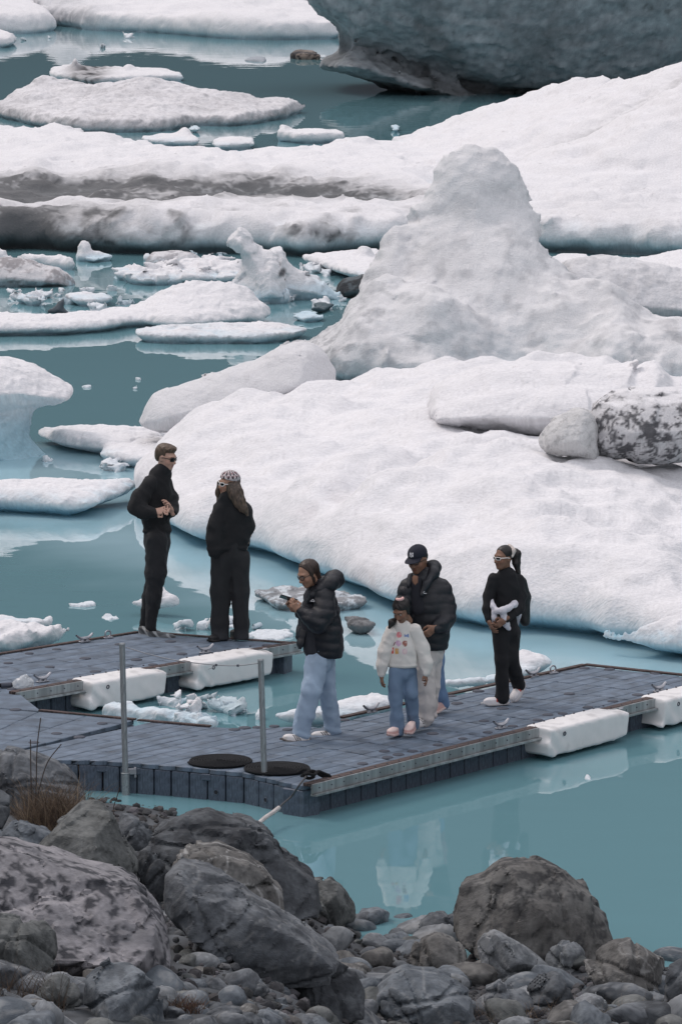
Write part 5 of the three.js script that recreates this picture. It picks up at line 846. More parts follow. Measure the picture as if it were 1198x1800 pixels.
// 2. the woman in black, seen from behind
person('woman in loose black clothes with long brown hair and patterned headscarf, seen from behind', 404, 1126, (k) => {
  const { C, E, part, chain, at } = k, sk = TAN, M = k.headM(401, 851, 0.0, -1.02, 0.02, -0.06, 0.94);
  const body = bodyPart(k, [...chain([[408, 890, 0, 22], [408, 940, 0, 21], [406, 975, 0, 24]]), ...chain([[386, 896, .02, 9], [375, 935, .06, 8], [388, 965, .02, 6]]), ...chain([[432, 896, 0, 9], [438, 935, -.02, 8], [430, 965, -.12, 6]]), ...chain([[392, 975, 0, 16], [388, 1045, 0, 11], [387, 1112, 0, 8]]), ...chain([[421, 975, 0, 16], [422, 1045, 0, 11], [422, 1112, 0, 8]])], place(headGeo(sk), M), [], sk);
  eyes(k, body, M);
  const hc = (x, y, z) => { const v = 0.7 + 0.9 * n3(x * 110 + y * 30, y * 8, z * 110) + 0.4 * sstep(1.5, 1.25, y); return [0.085 * v, 0.058 * v, 0.04 * v]; };
  const strand = (x, y, z) => 0.006 * n3(x * 80, y * 7, z * 80) + 0.006 * ridge(x * 22, y * 3, z * 22, 2);
  part('hair', shape([...chain([[409, 853, -.01, 13], [415, 865, .06, 11], [422, 880, .10, 8.5], [429, 894, .125, 5.5], [435, 906, .13, 1.5]]), ...chain([[404, 856, .05, 9], [409, 870, .09, 7], [418, 887, .12, 4], [423, 897, .125, 1.5]]), ...chain([[388, 850, -.06, 6], [385, 866, -.05, 5], [384, 880, -.03, 3]])], { k: 0.03, cell: 0.0065, bump: strand, col: hc }), hairMat);
  // headscarf: a close cap with a small knot and tails behind
  const sc = [{ c: [0, 0.07, -0.018], r: [0.088, 0.076, 0.104] }, { c: [0, 0.06, -0.11], r: [0.03, 0.035, 0.03] }, { a: [0.005, 0.05, -0.12], b: [0.03, -0.02, -0.125], ra: 0.02, rb: 0.01 }];
  const scg = (() => { const f = field(sc, 0.02); return solid((x, y, z) => { const d = f(x, y, z) - 0.004 * ridge(x * 14, y * 18, z * 14, 2); return Math.max(d, 0.048 + 0.3 * z - y); }, [-0.12, -0.06, -0.18], [0.12, 0.17, 0.12], 0.0048, (x, y, z) => { const a = Math.atan2(x, z + 0.01), u = a * 5.2, w = y * 62; const band = Math.abs(y - 0.06) < 0.008; const p = (Math.sin(u * 2.2) * Math.sin(w) > 0.15), q = Math.sin(u * 4 + 1) * Math.sin(w * 1.7 + 1) > 0.45; return band ? [0.5, 0.46, 0.47] : p ? [0.06, 0.04, 0.05] : q ? [0.3, 0.05, 0.07] : [0.62, 0.58, 0.58]; }); })();
  part('headscarf', place(scg, M), clothMat);
  glasses(k, M, whiteFrame, lensMat, { t: 0.0045, temple: 0.0045, h: 0.017, r: 0.026, up: 0.15 });
  const jl = [...chain([[409, 884, .0, 21], [411, 905, 0, 28], [411, 935, 0, 27], [409, 958, 0, 25]]).map((e) => ({ ...e, flat: [-0.2, 0.66] })), ...chain([[397, 876, 0.02, 13], [404, 868, .02, 12]]),
    ...chain([[388, 896, .03, 14.5], [379, 925, .07, 14.5], [376, 948, .1, 13.5], [377, 966, .1, 11.5]]), ...chain([[378, 966, .1, 13], [394, 958, .06, 11]]), ...chain([[431, 897, 0, 13.5], [433, 925, -.02, 13], [430, 950, -.1, 11]])];
  part('jacket', shape(jl, { k: 0.05, cell: 0.0135, bump: (x, y, z) => 0.012 * creases(x, y, z, 6, 4, 7) + 0.006 * creases(x, y, z, 11, 8, 2) + 0.006 * fbm(x * 8 + y * 4, y * 6, z * 8 + 4, 3) + 0.012 * sstep(0.03, 0, Math.abs(y - at(0, 962)[1])), col: plain(BLACK, 0.12) }), clothMat);
  const wr = (x, y, z) => 0.012 * creases(x, y, z, 8, 1.6, 5) + 0.006 * creases(x, y, z, 13, 5, 1);
  part('trousers', shape([...chain([[406, 950, 0, 27], [405, 975, 0, 29]]).map((e) => ({ ...e, flat: [-0.2, 0.66] })), ...chain([[391, 980, .0, 21], [388, 1040, .0, 18.5], [387, 1095, .0, 16.5], [386, 1121, .0, 16.5]]), ...chain([[421, 980, 0, 19], [423, 1040, 0, 16.5], [424, 1095, 0, 15], [424, 1119, 0, 15]])], { k: 0.03, cell: 0.0135, bump: (x, y, z) => wr(x, y, z), cut: (x, y, z) => 0.012 - y, col: (x, y, z) => { const v = 1 + 0.12 * fbm(x * 9, y * 9, z * 9, 3), d = 1 + 1.2 * sstep(0.2, 0.0, y); return [0.0175 * v * d, 0.0185 * v * d, 0.021 * v * d]; } }), clothMat);
  const bk = (x, y, z) => [0.012, 0.012, 0.014];
  k.shoe(398, 1124, -.06, [-0.5, 0.5], 0.24, { col: bk, sole: [0.02, 0.02, 0.02] }); k.shoe(416, 1124, -.02, [-0.1, -0.8], 0.24, { col: bk, sole: [0.02, 0.02, 0.02] });
});
// adidas-like low shoe: three dark stripes on either side of a white upper
const striped = (white, dark) => (x, y, z) => { const s = (z - 0.095 - (y - 0.02) * 0.7), i = s / 0.021; return Math.abs(x) > 0.02 && y < 0.075 && i > 0 && i < 3 && (i % 1) < 0.52 ? dark : y > 0.062 && z > 0.07 && z < 0.14 ? [0.2, 0.2, 0.21] : z > 0.235 && y < 0.05 ? [white[0] * 0.85, white[1] * 0.83, white[2] * 0.8] : z < 0.02 ? mix3(white, dark, 0.7) : white; };
// 3. the woman looking at her phone
person('woman in black puffer jacket and light jeans looking at a phone', 545, 1298, (k) => {
  const { C, E, part, chain, at } = k, sk = TAN, M = k.headM(541, 1010, 0.05, -1.0, 0.42, 0.05, 0.93);
  const h1 = place(handGeo(sk, -1, 0.62, 0.05, 0.7), basis(at(527, 1074, 0.22), [-0.6, 0.62, 0.1], [-0.25, 0.45, -0.9], 0.95)), h2 = place(handGeo(sk, 1, 0.62, 0.05, 0.7), basis(at(522, 1073, 0.08), [-0.62, 0.6, 0.05], [0.1, 0.5, 0.9], 0.95));
  const body = bodyPart(k, [...chain([[558, 1050, 0, 24], [562, 1100, 0, 24], [562, 1150, 0, 24]]), ...chain([[566, 1048, .12, 9], [556, 1095, .2, 8], [527, 1074, .21, 6]]), ...chain([[552, 1048, -.1, 9], [542, 1090, -.1, 8], [522, 1073, .06, 6]]), ...chain([[555, 1155, .06, 18], [540, 1220, .1, 12], [531, 1288, .02, 8]]), ...chain([[568, 1155, -.08, 18], [570, 1215, -.1, 12], [583, 1285, -.22, 8]])], place(headGeo(sk), M), [h1, h2], sk);
  eyes(k, body, M);
  const hg = (() => { const f = field([{ c: [0, 0.055, -0.03], r: [0.086, 0.084, 0.1] }, { a: [-0.062, 0.03, -0.01], b: [-0.07, -0.11, -0.0], ra: 0.022, rb: 0.012 }, { a: [0.062, 0.03, -0.01], b: [0.066, -0.09, 0.0], ra: 0.022, rb: 0.01 }, { a: [0, 0.02, -0.07], b: [0, -0.13, -0.07], ra: 0.06, rb: 0.04 }], 0.03); return solid((x, y, z) => Math.max(f(x, y, z) - 0.005 * ridge(x * 26, y * 8, z * 26, 2), Math.min(z - 0.02 - 0.35 * Math.max(0, y - 0.04), 0.115 - y)), [-0.13, -0.2, -0.16], [0.13, 0.16, 0.12], 0.005, (x, y, z) => { const v = 0.7 + 0.5 * n3(x * 80, y * 14, z * 80); return [0.05 * v, 0.03 * v, 0.022 * v]; }); })();
  part('hair', place(hg, M), hairMat);
  glasses(k, M, blackFrame, clearLens, { t: 0.003 });
  const pf = puffer(0.082, 0.015, 3, 0.12);
  const jl = [...chain([[563, 1040, 0, 27], [566, 1075, 0, 33], [570, 1110, 0, 35], [572, 1136, 0, 36]]).map((e) => ({ ...e, flat: [-0.75, 0.8] })), ...chain([[570, 1046, .12, 19], [569, 1078, .19, 19], [560, 1096, .23, 17]]), ...chain([[560, 1096, .23, 17], [545, 1086, .24, 14], [531, 1076, .22, 11]]), ...chain([[548, 1048, -.1, 15], [540, 1085, -.1, 14], [527, 1078, .04, 10]])];
  part('jacket', shape(jl, { k: 0.035, cell: 0.0135, bump: pf, cut: (x, y, z) => at(0, 1153)[1] - y - 0.04 * x, col: plain(NAVY, 0.1) }), nylonMat);
  part('jacket_front', shape([C([545, 1060, .04], [527, 1132, .08], 12, 10, { flat: [-0.9, 0.35] }), C([540, 1064, -.06], [528, 1118, -.02], 10, 10)], { k: 0.03, cell: 0.0135, bump: puffer(0.092, 0.010, 6, 0.12), col: plain(NAVY, 0.1) }), nylonMat);
  part('hood', shape([...chain([[566, 1034, .13, 11], [580, 1026, .1, 14], [588, 1018, .0, 16], [584, 1016, -.1, 13], [566, 1022, -.15, 9]]), ...chain([[562, 1040, .13, 10], [552, 1046, .12, 8], [545, 1056, .08, 7]])], { k: 0.03, cell: 0.011, bump: puffer(0.08, 0.007, 9, 0.5), col: plain(NAVY, 0.1) }), nylonMat);
  part('top', shape([...chain([[548, 1046, 0.02, 14], [547, 1100, 0.03, 18], [550, 1140, 0.03, 18]])], { k: 0.03, cell: 0.012, col: plain([0.03, 0.032, 0.04]) }), clothMat);
  const JL = [0.36, 0.47, 0.60], wr = (x, y, z) => 0.008 * fbm(x * 9 + y * 4, y * 4, z * 9 + 2, 3) + 0.010 * creases(x, y, z, 8, 4, 2.3) + 0.005 * creases(x, y, z, 15, 9, 7) + 0.010 * Math.sin(y * 75 + x * 25) * sstep(0.14, 0.02, y) * 0.6;
  part('jeans', shape([...chain([[563, 1138, 0, 30], [562, 1158, 0, 29]]).map((e) => ({ ...e, flat: [-0.75, 0.8] })), ...chain([[556, 1166, .07, 22], [547, 1215, .12, 18.5], [537, 1255, .08, 17.5], [530, 1287, .03, 17.5]]), ...chain([[570, 1166, -.08, 21], [575, 1215, -.12, 16.5], [581, 1255, -.2, 15.5], [584, 1284, -.25, 15.5]])], { k: 0.018, cell: 0.0135, bump: wr, col: (x, y, z) => { const v = 1 + 0.16 * fbm(x * 7, y * 4, z * 7, 4) + 0.10 * sstep(0.3, 0.7, fbm(x * 3, y * 2, z * 3, 2) + 0.5); return JL.map((c) => c * v); } }), denimMat);
  part('phone', place(new RoundedBoxGeometry(0.076, 0.16, 0.009, 3, 0.005), basis(at(507, 1052, 0.15), [-0.9, 0.3, 0.1], [0.3, 0.75, -0.5])), flatMat(0.015, 0.016, 0.02, 0.2));
  part('logo', place(mergeGeometries([new RoundedBoxGeometry(0.045, 0.006, 0.004, 1, 0.001), (() => { const g = new RoundedBoxGeometry(0.022, 0.005, 0.004, 1, 0.001); g.rotateZ(0.6); g.translate(-0.004, 0.012, 0); return g; })(), (() => { const g = new RoundedBoxGeometry(0.018, 0.005, 0.004, 1, 0.001); g.rotateZ(-0.5); g.translate(0.012, 0.011, 0); return g; })()]), basis(at(549, 1057, 0.20), [0, 1, 0], [-0.5, 0, 0.85])), flatMat(0.6, 0.6, 0.62));
  const st = striped([0.72, 0.70, 0.69], [0.02, 0.02, 0.022]);
  k.shoe(545, 1307, .04, [-0.95, 0.3], 0.262, { col: st, sole: [0.17, 0.15, 0.14] }, 0.13);
  k.shoe(597, 1297, -.24, [-0.96, 0.2], 0.262, { col: st, sole: [0.1, 0.09, 0.085] }, -0.02);
});
// 4. the man in the cap
person('man in dark cap, black puffer jacket and beige trousers behind the small child', 750, 1279, (k) => {
  const { C, E, part, chain, at } = k, sk = BROWN, M = k.headM(734, 985, 0.0, -0.55, 0.25, 0.05, 0.97);
  const h1 = place(handGeo(sk, 1, 0.55, 0.08, 0.4), basis(at(764, 1103, 0.22), [-0.75, -0.62, 0.15], [-0.35, 0.2, -0.9])), h2 = place(handGeo(sk, -1, 0.6, 0.08, 0.4), basis(at(706, 1110, 0.1), [0.3, -0.9, 0.2], [0.8, 0.2, -0.3]));
  const body = bodyPart(k, [...chain([[742, 1030, 0, 26], [748, 1080, 0, 26], [748, 1130, 0, 26]]), ...chain([[776, 1040, .02, 10], [786, 1085, .06, 9], [764, 1103, .2, 6]]), ...chain([[712, 1036, .02, 10], [704, 1075, .06, 9], [706, 1108, .1, 6]]), ...chain([[742, 1140, .03, 17], [746, 1200, .08, 12], [746, 1262, .1, 8]]), ...chain([[762, 1140, -.06, 17], [762, 1200, -.06, 12], [760, 1252, -.12, 8]])], place(headGeo(sk, { jaw: 1.06, neck: 1.1 }), M), [h1, h2], sk);
  eyes(k, body, M);
  part('hair', place((() => { const f = field([{ c: [0, 0.03, -0.028], r: [0.081, 0.085, 0.096] }], 0.02); return solid((x, y, z) => Math.max(f(x, y, z) - 0.003 * n3(x * 60, y * 60, z * 60), z - 0.01, y - 0.06, -0.05 - y), [-0.1, -0.08, -0.15], [0.1, 0.14, 0.1], 0.006, plain([0.02, 0.018, 0.017])); })(), M), hairMat);
  const NV = [0.012, 0.015, 0.028];
  const capG = (() => { const f = field([{ c: [0, 0.065, -0.012], r: [0.089, 0.083, 0.106] }], 0.01); return solid((x, y, z) => Math.max(f(x, y, z) - 0.0015 * sstep(0.006, 0, Math.abs(x)), 0.045 + 0.05 * Math.max(0, -z - 0.02) * -0.3 - y), [-0.11, 0.02, -0.14], [0.11, 0.17, 0.12], 0.0048, plain(NV, 0.08)); })();
  const cap = part('cap', place(capG, M), clothMat);
  const brim = solid((x, y, z) => { const yy = 0.052 - 0.25 * (z - 0.08) - 5.5 * x * x * 0.6, r = Math.hypot(x / 0.08, (z - 0.07) / 0.098) - 1; return Math.max(Math.abs(y - yy) - 0.0035, r * 0.08, 0.062 - z - x * x * 6); }, [-0.1, -0.02, 0.02], [0.1, 0.09, 0.19], 0.004, plain(NV, 0.08));
  part('brim', place(brim, M), clothMat, cap); part('button', place(new THREE.SphereGeometry(0.008, 10, 8).translate(0, 0.149, -0.012), M), flatMat(...NV), cap);
  // white interlocked letters on the front
  const bars = [[-0.016, -0.016, -0.016, 0.016], [-0.016, 0.016, 0.016, -0.016], [0.016, -0.016, 0.016, 0.016], [0, 0.002, 0, -0.022], [0, 0.002, -0.013, 0.022], [0, 0.002, 0.013, 0.022]].map(([a, b, c, d]) => { const L = Math.hypot(c - a, d - b), g = new RoundedBoxGeometry(0.0055, L + 0.004, 0.004, 1, 0.001); g.rotateZ(-Math.atan2(c - a, d - b)); g.translate((a + c) / 2, (b + d) / 2, 0); return g; });
  part('logo', place(mergeGeometries(bars), M.clone().multiply(new THREE.Matrix4().compose(V(0, 0.089, 0.0905), new THREE.Quaternion().setFromEuler(new THREE.Euler(-0.42, 0, 0)), V(1, 1, 1)))), flatMat(0.75, 0.75, 0.78), cap);
  glasses(k, M, blackFrame, clearLens, { t: 0.0028 });
  const pf = puffer(0.088, 0.015, 13, 0.0);
  const jl = [...chain([[745, 1026, -.01, 31], [748, 1060, 0, 40], [752, 1100, 0, 39], [753, 1124, 0, 38]]).map((e) => ({ ...e, flat: [-0.45, 0.72] })), ...chain([[775, 1036, .02, 19], [782, 1066, .04, 19], [783, 1086, .09, 17]]), ...chain([[783, 1086, .09, 17], [776, 1098, .16, 14], [767, 1104, .2, 10.5]]), ...chain([[716, 1034, .03, 17], [708, 1070, .07, 16], [707, 1100, .1, 12]])];
  const vx = at(729, 1017)[0], vy = at(729, 1050)[1];
  part('jacket', shape(jl, { k: 0.035, cell: 0.0135, bump: pf, cut: (x, y, z) => at(0, 1140)[1] - y + 0.0 * x, col: plain(NAVY, 0.1) }), nylonMat);
  part('hood', shape([...chain([[717, 1030, .12, 4], [721, 1013, .07, 5.5]]), ...chain([[741, 1046, .17, 3.5], [750, 1026, .14, 6], [761, 1008, .05, 10], [762, 997, -.05, 12.5], [748, 998, -.12, 12]])], { k: 0.03, cell: 0.011, bump: puffer(0.09, 0.006, 17, 0.3), col: plain([0.012, 0.014, 0.02], 0.1) }), nylonMat);
  part('shirt', shape([C([729, 1024, .09], [735, 1070, .13], 13, 12, { flat: [-0.4, 0.5] })], { k: 0.02, cell: 0.01, col: (x, y, z) => { const n = Math.hypot((x - at(729, 1016)[0]) / 0.026, (y - at(729, 1014)[1]) / 0.05); return n < 1 ? sk : [0.014, 0.015, 0.022]; } }), clothMat);
  part('logo', place(mergeGeometries([new RoundedBoxGeometry(0.045, 0.006, 0.004, 1, 0.001), (() => { const g = new RoundedBoxGeometry(0.022, 0.005, 0.004, 1, 0.001); g.rotateZ(0.6); g.translate(-0.004, 0.012, 0); return g; })()]), basis(at(745, 1043, 0.185), [0, 1, 0], [-0.2, 0.1, 0.95])), flatMat(0.6, 0.6, 0.62));
  const BG = [0.60, 0.565, 0.545], wr = (x, y, z) => 0.010 * creases(x, y, z, 8, 4, 6) + 0.005 * creases(x, y, z, 14, 9, 1);
  part('trousers', shape([...chain([[750, 1120, 0, 30], [751, 1145, 0, 30]]).map((e) => ({ ...e, flat: [-0.45, 0.75] })), ...chain([[744, 1150, .04, 21], [746, 1205, .09, 18], [748, 1235, .11, 17], [748, 1262, .11, 15]]), ...chain([[762, 1150, -.06, 17], [758, 1205, -.06, 14], [758, 1240, -.1, 12], [758, 1256, -.12, 11]])], { k: 0.035, cell: 0.0105, bump: (x, y, z) => wr(x, y, z) + 0.007 * Math.sin(y * 70 + x * 20) * sstep(0.2, 0.05, y), col: plain(BG, 0.08) }), clothMat);
  const st = striped([0.72, 0.71, 0.71], [0.03, 0.03, 0.035]);
  k.shoe(752, 1272, .06, [-0.6, 0.85], 0.275, { col: st, sole: [0.5, 0.5, 0.5] }); k.shoe(764, 1262, -.2, [-0.7, 0.6], 0.275, { col: st, sole: [0.3, 0.3, 0.3] }, -0.1);
});
// 5. the small child
person('small child in cream printed sweatshirt and blue jeans before the man in the cap', 706, 1294, (k) => {
  const { C, E, part, chain, at } = k, sk = BROWN, M = k.headM(705, 1074, 0.03, -0.55, 0.55, 0.05, 0.85);
  const h1 = place(handGeo(sk, 1, 0.35, 0.06, 0.3), basis(at(670, 1187, 0.05), [0.05, -1, 0.1], [0.9, 0, -0.3], 0.72)), h2 = place(handGeo(sk, -1, 0.35, 0.06, 0.3), basis(at(746, 1184, 0.05), [0.25, -1, 0.1], [-0.9, 0, -0.3], 0.72));
  const body = bodyPart(k, [...chain([[706, 1110, 0, 18], [706, 1165, 0, 19]]), ...chain([[686, 1112, .0, 7], [674, 1150, .02, 6], [670, 1186, .05, 4.5]]), ...chain([[728, 1110, .0, 7], [744, 1150, .0, 6], [746, 1184, .05, 4.5]]), ...chain([[697, 1172, .02, 13], [696, 1225, .03, 10], [696, 1285, .02, 6.5]]), ...chain([[718, 1172, -.03, 12], [722, 1225, .0, 9], [726, 1270, -.12, 5]])], place(headGeo(sk, { jaw: 0.95, neck: 0.8 }), M), [h1, h2], sk);
  eyes(k, body, M);
  const hcol = (x, y, z) => { const v = 0.7 + 0.5 * n3(x * 80, y * 20, z * 80); return [0.018 * v, 0.014 * v, 0.013 * v]; };
  const hg = (() => { const f = field([{ c: [0, 0.05, -0.026], r: [0.087, 0.085, 0.1] }, { c: [0, 0.13, -0.03], r: [0.04, 0.03, 0.04] }, { a: [-0.07, 0.03, -0.02], b: [-0.075, -0.03, 0.0], ra: 0.018, rb: 0.012 }, { a: [0.07, 0.03, -0.02], b: [0.075, -0.03, 0.0], ra: 0.018, rb: 0.012 }], 0.03); return solid((x, y, z) => Math.max(f(x, y, z) - 0.004 * ridge(x * 26, y * 12, z * 26, 2), Math.min(z - 0.015 - 0.4 * Math.max(0, y - 0.03), 0.082 - 0.6 * Math.abs(x) - y)), [-0.12, -0.1, -0.16], [0.12, 0.19, 0.13], 0.005, hcol); })();
  part('hair', place(hg, M), hairMat);
  part('ponytail', shape(chain([[694, 1090, -.03, 5], [688, 1094, .05, 6], [684, 1103, .07, 2.5]]), { k: 0.02, cell: 0.006, bump: (x, y, z) => 0.004 * n3(x * 60, y * 20, z * 60), col: hcol }), hairMat);
  part('scrunchie', place(new THREE.TorusGeometry(0.03, 0.017, 10, 20).rotateX(1.2).translate(0.012, 0.137, -0.035), M), flatMat(0.72, 0.45, 0.42, 0.9));
  const CR = [0.70, 0.675, 0.64], c0 = at(703, 1128), prints = [[-1, 1, [0.62, 0.16, 0.2], 1], [0, 1.1, [0.72, 0.25, 0.27], 0], [1.25, 1, [0.2, 0.28, 0.5], 2], [-1.1, 0, [0.16, 0.04, 0.06], 0], [-0.1, 0, [0.6, 0.4, 0.55], 0], [1, 0, [0.33, 0.14, 0.11], 0], [-1.2, -1.05, [0.6, 0.09, 0.06], 3], [-0.4, -1.05, [0.72, 0.4, 0.14], 3], [1, -1.1, [0.68, 0.5, 0.55], 1]];
  const sw = [...chain([[706, 1106, 0, 19], [706, 1140, 0, 26], [706, 1162, 0, 29]]).map((e) => ({ ...e, flat: [-0.2, 0.7] }))], slv = [...chain([[688, 1112, .0, 14], [677, 1145, .02, 13], [671, 1170, .04, 10.5], [670, 1184, .05, 7]]), ...chain([[728, 1110, 0, 14], [741, 1140, 0, 13.5], [748, 1166, .03, 11.5], [748, 1182, .05, 8]])];
  part('sweatshirt', shape(sw, { k: 0.03, cell: 0.0085, bump: (x, y, z) => 0.007 * fbm(x * 10 + y * 5, y * 8, z * 10 + 1, 3) + 0.006 * creases(x, y, z, 9, 7, 3) + 0.006 * sstep(0.02, 0, Math.abs(y - at(0, 1168)[1])) + 0.004 * Math.sin(y * 100) * sstep(0.1, 0.02, Math.abs(y - at(0, 1175)[1])) * 0.4, cut: (x, y, z) => at(0, 1172)[1] - y, col: (x, y, z, nx, ny, nz) => {
    let c = CR.map((v) => v * (1 + 0.05 * fbm(x * 12, y * 12, z * 12, 3)));
    if (nz > 0.15 && z > 0) for (const [i, j, q, t] of prints) { const dx = (x - c0[0] + 0.012) / 0.052 - i * 1.0, dy = (y - c0[1]) / 0.066 - j, r = t === 3 ? Math.max(Math.abs(dx) / 0.3, Math.abs(dy) / 0.42) : Math.hypot(dx / 0.44, dy / 0.4); if (r < 1) { if (t === 1 && r < 0.55) c = [0.75, 0.62, 0.6]; else if (t === 2 && Math.abs(dy) > 0.12 + 0.3 * Math.abs(dx) ) c = c; else if (Math.hypot(dx - 0.12, dy - 0.1) < 0.12 && t !== 2) c = mix3(q, [0.8, 0.7, 0.65], 0.6); else c = q; } }
    return c;
  } }), clothMat);
  part('sleeves', shape(slv, { k: 0.03, cell: 0.0075, bump: (x, y, z) => 0.007 * fbm(x * 10, y * 12, z * 10 + 5, 3) + 0.006 * creases(x, y, z, 9, 10, 8), col: plain(CR, 0.05, 12) }), clothMat);
  const JL = [0.165, 0.245, 0.36], wr = (x, y, z) => 0.008 * fbm(x * 9 + y * 4, y * 6, z * 9 + 2, 3) + 0.008 * creases(x, y, z, 10, 6, 4) + 0.006 * Math.sin(y * 80 + x * 30) * sstep(0.12, 0.02, y);
  part('jeans', shape([...chain([[706, 1164, 0, 21], [706, 1180, 0, 24]]).map((e) => ({ ...e, flat: [-0.2, 0.75] })), ...chain([[696, 1182, .03, 14.5], [695, 1225, .06, 13], [697, 1260, .05, 12.5], [698, 1283, .03, 12.5]]), ...chain([[718, 1182, -.03, 14.5], [722, 1220, .02, 13], [724, 1250, -.05, 11.5], [726, 1273, -.12, 11]])], { k: 0.014, cell: 0.011, bump: wr, col: (x, y, z) => { const v = 1 + 0.2 * fbm(x * 7, y * 4, z * 7, 4); return JL.map((c) => c * v); } }), denimMat);
  const pk = (x, y, z) => (y > 0.045 ? [0.7, 0.55, 0.52] : [0.66, 0.4, 0.37]);
  k.shoe(704, 1289, .0, [-0.6, 0.85], 0.2, { col: pk, sole: [0.62, 0.45, 0.42], w: 0.85 }); k.shoe(727, 1281, -.07, [-0.35, 0.95], 0.2, { col: pk, sole: [0.62, 0.45, 0.42], w: 0.85 }, -0.12);
});
// 6. the child hidden behind the man
person('child hidden behind the man in the cap, one jeans leg and pink shoe showing', 768, 1254, (k) => {
  const { C, E, part, chain, at } = k, sk = BROWN, M = k.headM(760, 1062, 0.0, -0.5, 0.1, 0, 0.84);
  const body = bodyPart(k, [...chain([[762, 1085, 0, 17], [762, 1140, 0, 18]]), ...chain([[746, 1090, .0, 6], [742, 1120, .02, 5], [744, 1150, .05, 4]]), ...chain([[776, 1090, 0, 6], [780, 1118, 0, 5], [774, 1140, .05, 4]]), ...chain([[756, 1150, 0, 11], [752, 1195, .06, 8], [748, 1242, .06, 6]]), ...chain([[766, 1150, 0, 11], [766, 1195, .0, 8], [774, 1238, -.06, 6]])], place(headGeo(sk, { jaw: 0.95, neck: 0.8 }), M), [place(handGeo(sk, 1, 0.4), basis(at(744, 1152, .05), [0, -1, 0], [1, 0, 0], 0.7)), place(handGeo(sk, -1, 0.4), basis(at(774, 1142, .05), [-0.2, -1, 0], [-1, 0, 0], 0.7))], sk);
  eyes(k, body, M);
  part('hair', place((() => { const f = field([{ c: [0, 0.05, -0.03], r: [0.087, 0.085, 0.1] }], 0.02); return solid((x, y, z) => Math.max(f(x, y, z), Math.min(z - 0.015, 0.08 - y)), [-0.1, -0.06, -0.15], [0.1, 0.15, 0.1], 0.007, plain([0.02, 0.016, 0.014])); })(), M), hairMat);
  part('sweater', shape([...chain([[762, 1085, 0, 19], [762, 1140, 0, 21]]).map((e) => ({ ...e, flat: [-0.3, 0.75] })), ...chain([[746, 1092, 0, 10], [742, 1145, .04, 7]]), ...chain([[776, 1092, 0, 10], [778, 1120, 0, 8], [774, 1136, .05, 7]])], { k: 0.03, cell: 0.013, col: plain([0.3, 0.2, 0.22]) }), clothMat);
  part('jeans', shape([...chain([[761, 1145, 0, 20], [761, 1160, 0, 20]]), ...chain([[756, 1162, 0, 13], [753, 1205, .05, 12], [750, 1236, .05, 11]]), ...chain([[766, 1162, 0, 14], [768, 1200, .0, 13.5], [773, 1222, -.03, 13], [778, 1236, -.06, 12]])], { k: 0.03, cell: 0.01, bump: folds(0.01, 9, 6, 3), col: plain([0.155, 0.255, 0.42], 0.2, 7) }), denimMat);
  const pk = (x, y, z) => (y > 0.05 ? [0.62, 0.42, 0.4] : [0.66, 0.42, 0.38]);
  k.shoe(784, 1243, -.05, [-0.75, 0.5], 0.19, { col: pk, sole: [0.7, 0.55, 0.5], w: 0.85 }, -0.3); k.shoe(756, 1250, .02, [-0.7, 0.6], 0.19, { col: pk, sole: [0.7, 0.55, 0.5], w: 0.85 });
});
